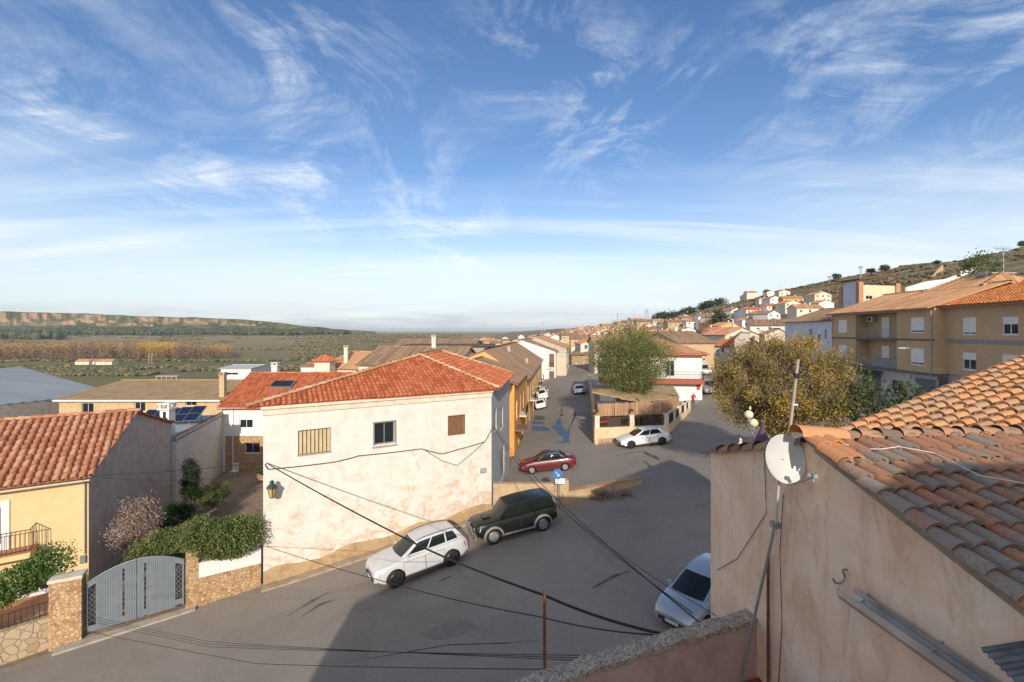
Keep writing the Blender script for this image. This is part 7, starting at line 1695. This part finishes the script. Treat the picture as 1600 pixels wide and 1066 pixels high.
while n_ < 22 and tries < 2000:
    tries += 1; y = rt_.uniform(84, 125); x = rt_.uniform(22, 62)
    if 517-F*(G(x, y)+7-CAM)/y < 517-(800+F*x/y-1000)*.10: continue
    if P2(1110, y).x-4 < x < P2(1142, y).x and y < 108: continue
    n_ += tryp(x, y, Z_LOW, 10.5)
for px, y in ((1226, 215), (1205, 240), (1180, 262), (1160, 270), (1262, 140), (1286, 148), (1240, 160), (1225, 160), (1250, 128), (1212, 180), (1195, 205)): 
    x = P2(px, y).x; tryp(x, y, Z_TOP, 7)
# hand-placed blocks right of the bar
p0, p1 = P2(1116, 92), P2(1152, 88); eave_house('village_house', 'white house with four upper windows beyond the parked cars', 'house', p0, p1, 9, 2, 12-3.0, 12-1.5, BLUEWH, T_RED, front=[hole(p0, p1, a, 543, a+4, 551) for a in (1118, 1127, 1135, 1143)])
p0, p1 = P2(1148, 84), P2(1172, 84); gable_house('village_house', 'beige rendered house with row of windows just right of the white one', 'house', p0, p1, (5, 10), 2, 12-1.6, 12-.4, (1.2, 12-.3), plaster('beige_render', (.5, .44, .36)), T_OLD, front=[hole(p0, p1, a, 526, a+3, 534) for a in (1153, 1159, 1165)], right=[])
p0, p1 = P2(1060, 82), P2(1116, 84); eave_house('village_house', 'brown stone house row with faded tan roof beside the bar building', 'house', p0, p1, 12, 2, 12-2.2, 12-.3, TANWALL, T_OLD, front=[hole(p0, p1, 1098, 556, 1102, 564)])
p0, p1 = P2(1172, 108), P2(1258, 102); eave_house('village_house', 'long white building with brown roof on the slope above the autumn tree', 'house', p0, p1, 9, 3, 12+1.3, 12+2.6, WHITE, T_OLD, front=[hole(p0, p1, a, 511, a+5, 515) for a in (1182, 1200, 1222, 1240)])
p0, p1 = P2(1195, 78), P2(1250, 76); gable_house('village_house', 'cream house with orange roof peeping over the top of the autumn tree', 'house', p0, p1, (5, 11), 3, 12-.6, 12-1.4, (2.2, 12+.3), CREAM, T_BRK)
# white walls and banks of the upper hill lanes
def lane(label, pts, h, mat):
    mb = MB()
    for (a, b) in zip(pts, pts[1:]): 
        a3, b3 = D(*a), D(*b); W_ = Wl((a3.x, a3.y), (b3.x, b3.y)); mb.prism([W_.pt(0, a3.z-h), W_.pt(W_.L, b3.z-h), W_.pt(W_.L, b3.z), W_.pt(0, a3.z)], tuple((-W_.n*.4).to_3d()))
    tag(mb.build('lane_wall', mat), label, 'wall')
lane('long whitewashed wall on the slope behind the brick block roof', [(1418, 449, 90), (1448, 440, 96), (1500, 433, 100), (1560, 430, 102)], 3, WHITE)
lane('cream lane wall climbing to the white end near the hill bush', [(1452, 446, 112), (1502, 427, 120)], 5, CREAM)
lane('bright white wall end left of the big hill bush', [(1502, 424, 118), (1527, 415, 118)], 5, WHITE)
lane('pale retaining wall on the far slope left of the pines', [(1276, 458, 190), (1315, 443, 200)], 5, CREAM)
lane('low tan retaining wall lower on the far slope', [(1222, 472, 225), (1262, 460, 225)], 4, CREAM)
lane('small ochre wall strip standing on the ridge slope', [(1458, 432, 126), (1474, 414, 132)], 3, TANWALL)
# houses far across the valley
for i, (px, Z, w, lb) in enumerate(((128, 395, 12, 'low farmhouse with orange roof in front of the poplars'), (143, 398, 5, 'small white farm block between the two orange farm roofs'), (162, 392, 14, 'larger farmhouse with orange roof right of the small white block'), (345, 640, 10, 'white farmhouse in the distant fields'))):
    x = P2(px, Z).x; g = G(x, Z); eave_house('farmhouse', lb, 'house', (x-w/2, Z), (x+w/2, Z), 7, g-2, g+2.8, g+4.6, CREAM if i % 2 == 0 else WHITE, T_BRK, front=[(w*.3, g+.9, w*.3+.9, g+1.9), (w*.6, g+.9, w*.6+.9, g+1.9)])
for i, px in enumerate((233, 237.5)):
    x = P2(px, 380).x; g = G(x, 380); tag(MB().tube([(x, 380, g), (x, 380, g+11)], .25, 6).build('brick_stack', plain('pale_brick_stack', (.5, .33, .22), .9)), ('left', 'right')[i]+' one of two thin brick stacks in front of the poplars', 'stack')
rs_ = thing('shed_frame', 'open concrete shed frame at the edge of the green field', 'shed', (P2(262, 260).x, 260, G(P2(262, 260).x, 260)))
x0 = P2(245, 260).x; x1 = P2(276, 260).x; g = G(x0, 260); mb = MB()
for i in range(5): mb.box((lerp(x0, x1, i/4), 260, g+1.6), (.5, .5, 4.2))
mb.build('columns', CONC, rs_); mb = MB(); mb.box(((x0+x1)/2, 262, g+3.8), (x1-x0+1, 5, .5)); mb.build('roof', CONC, rs_)
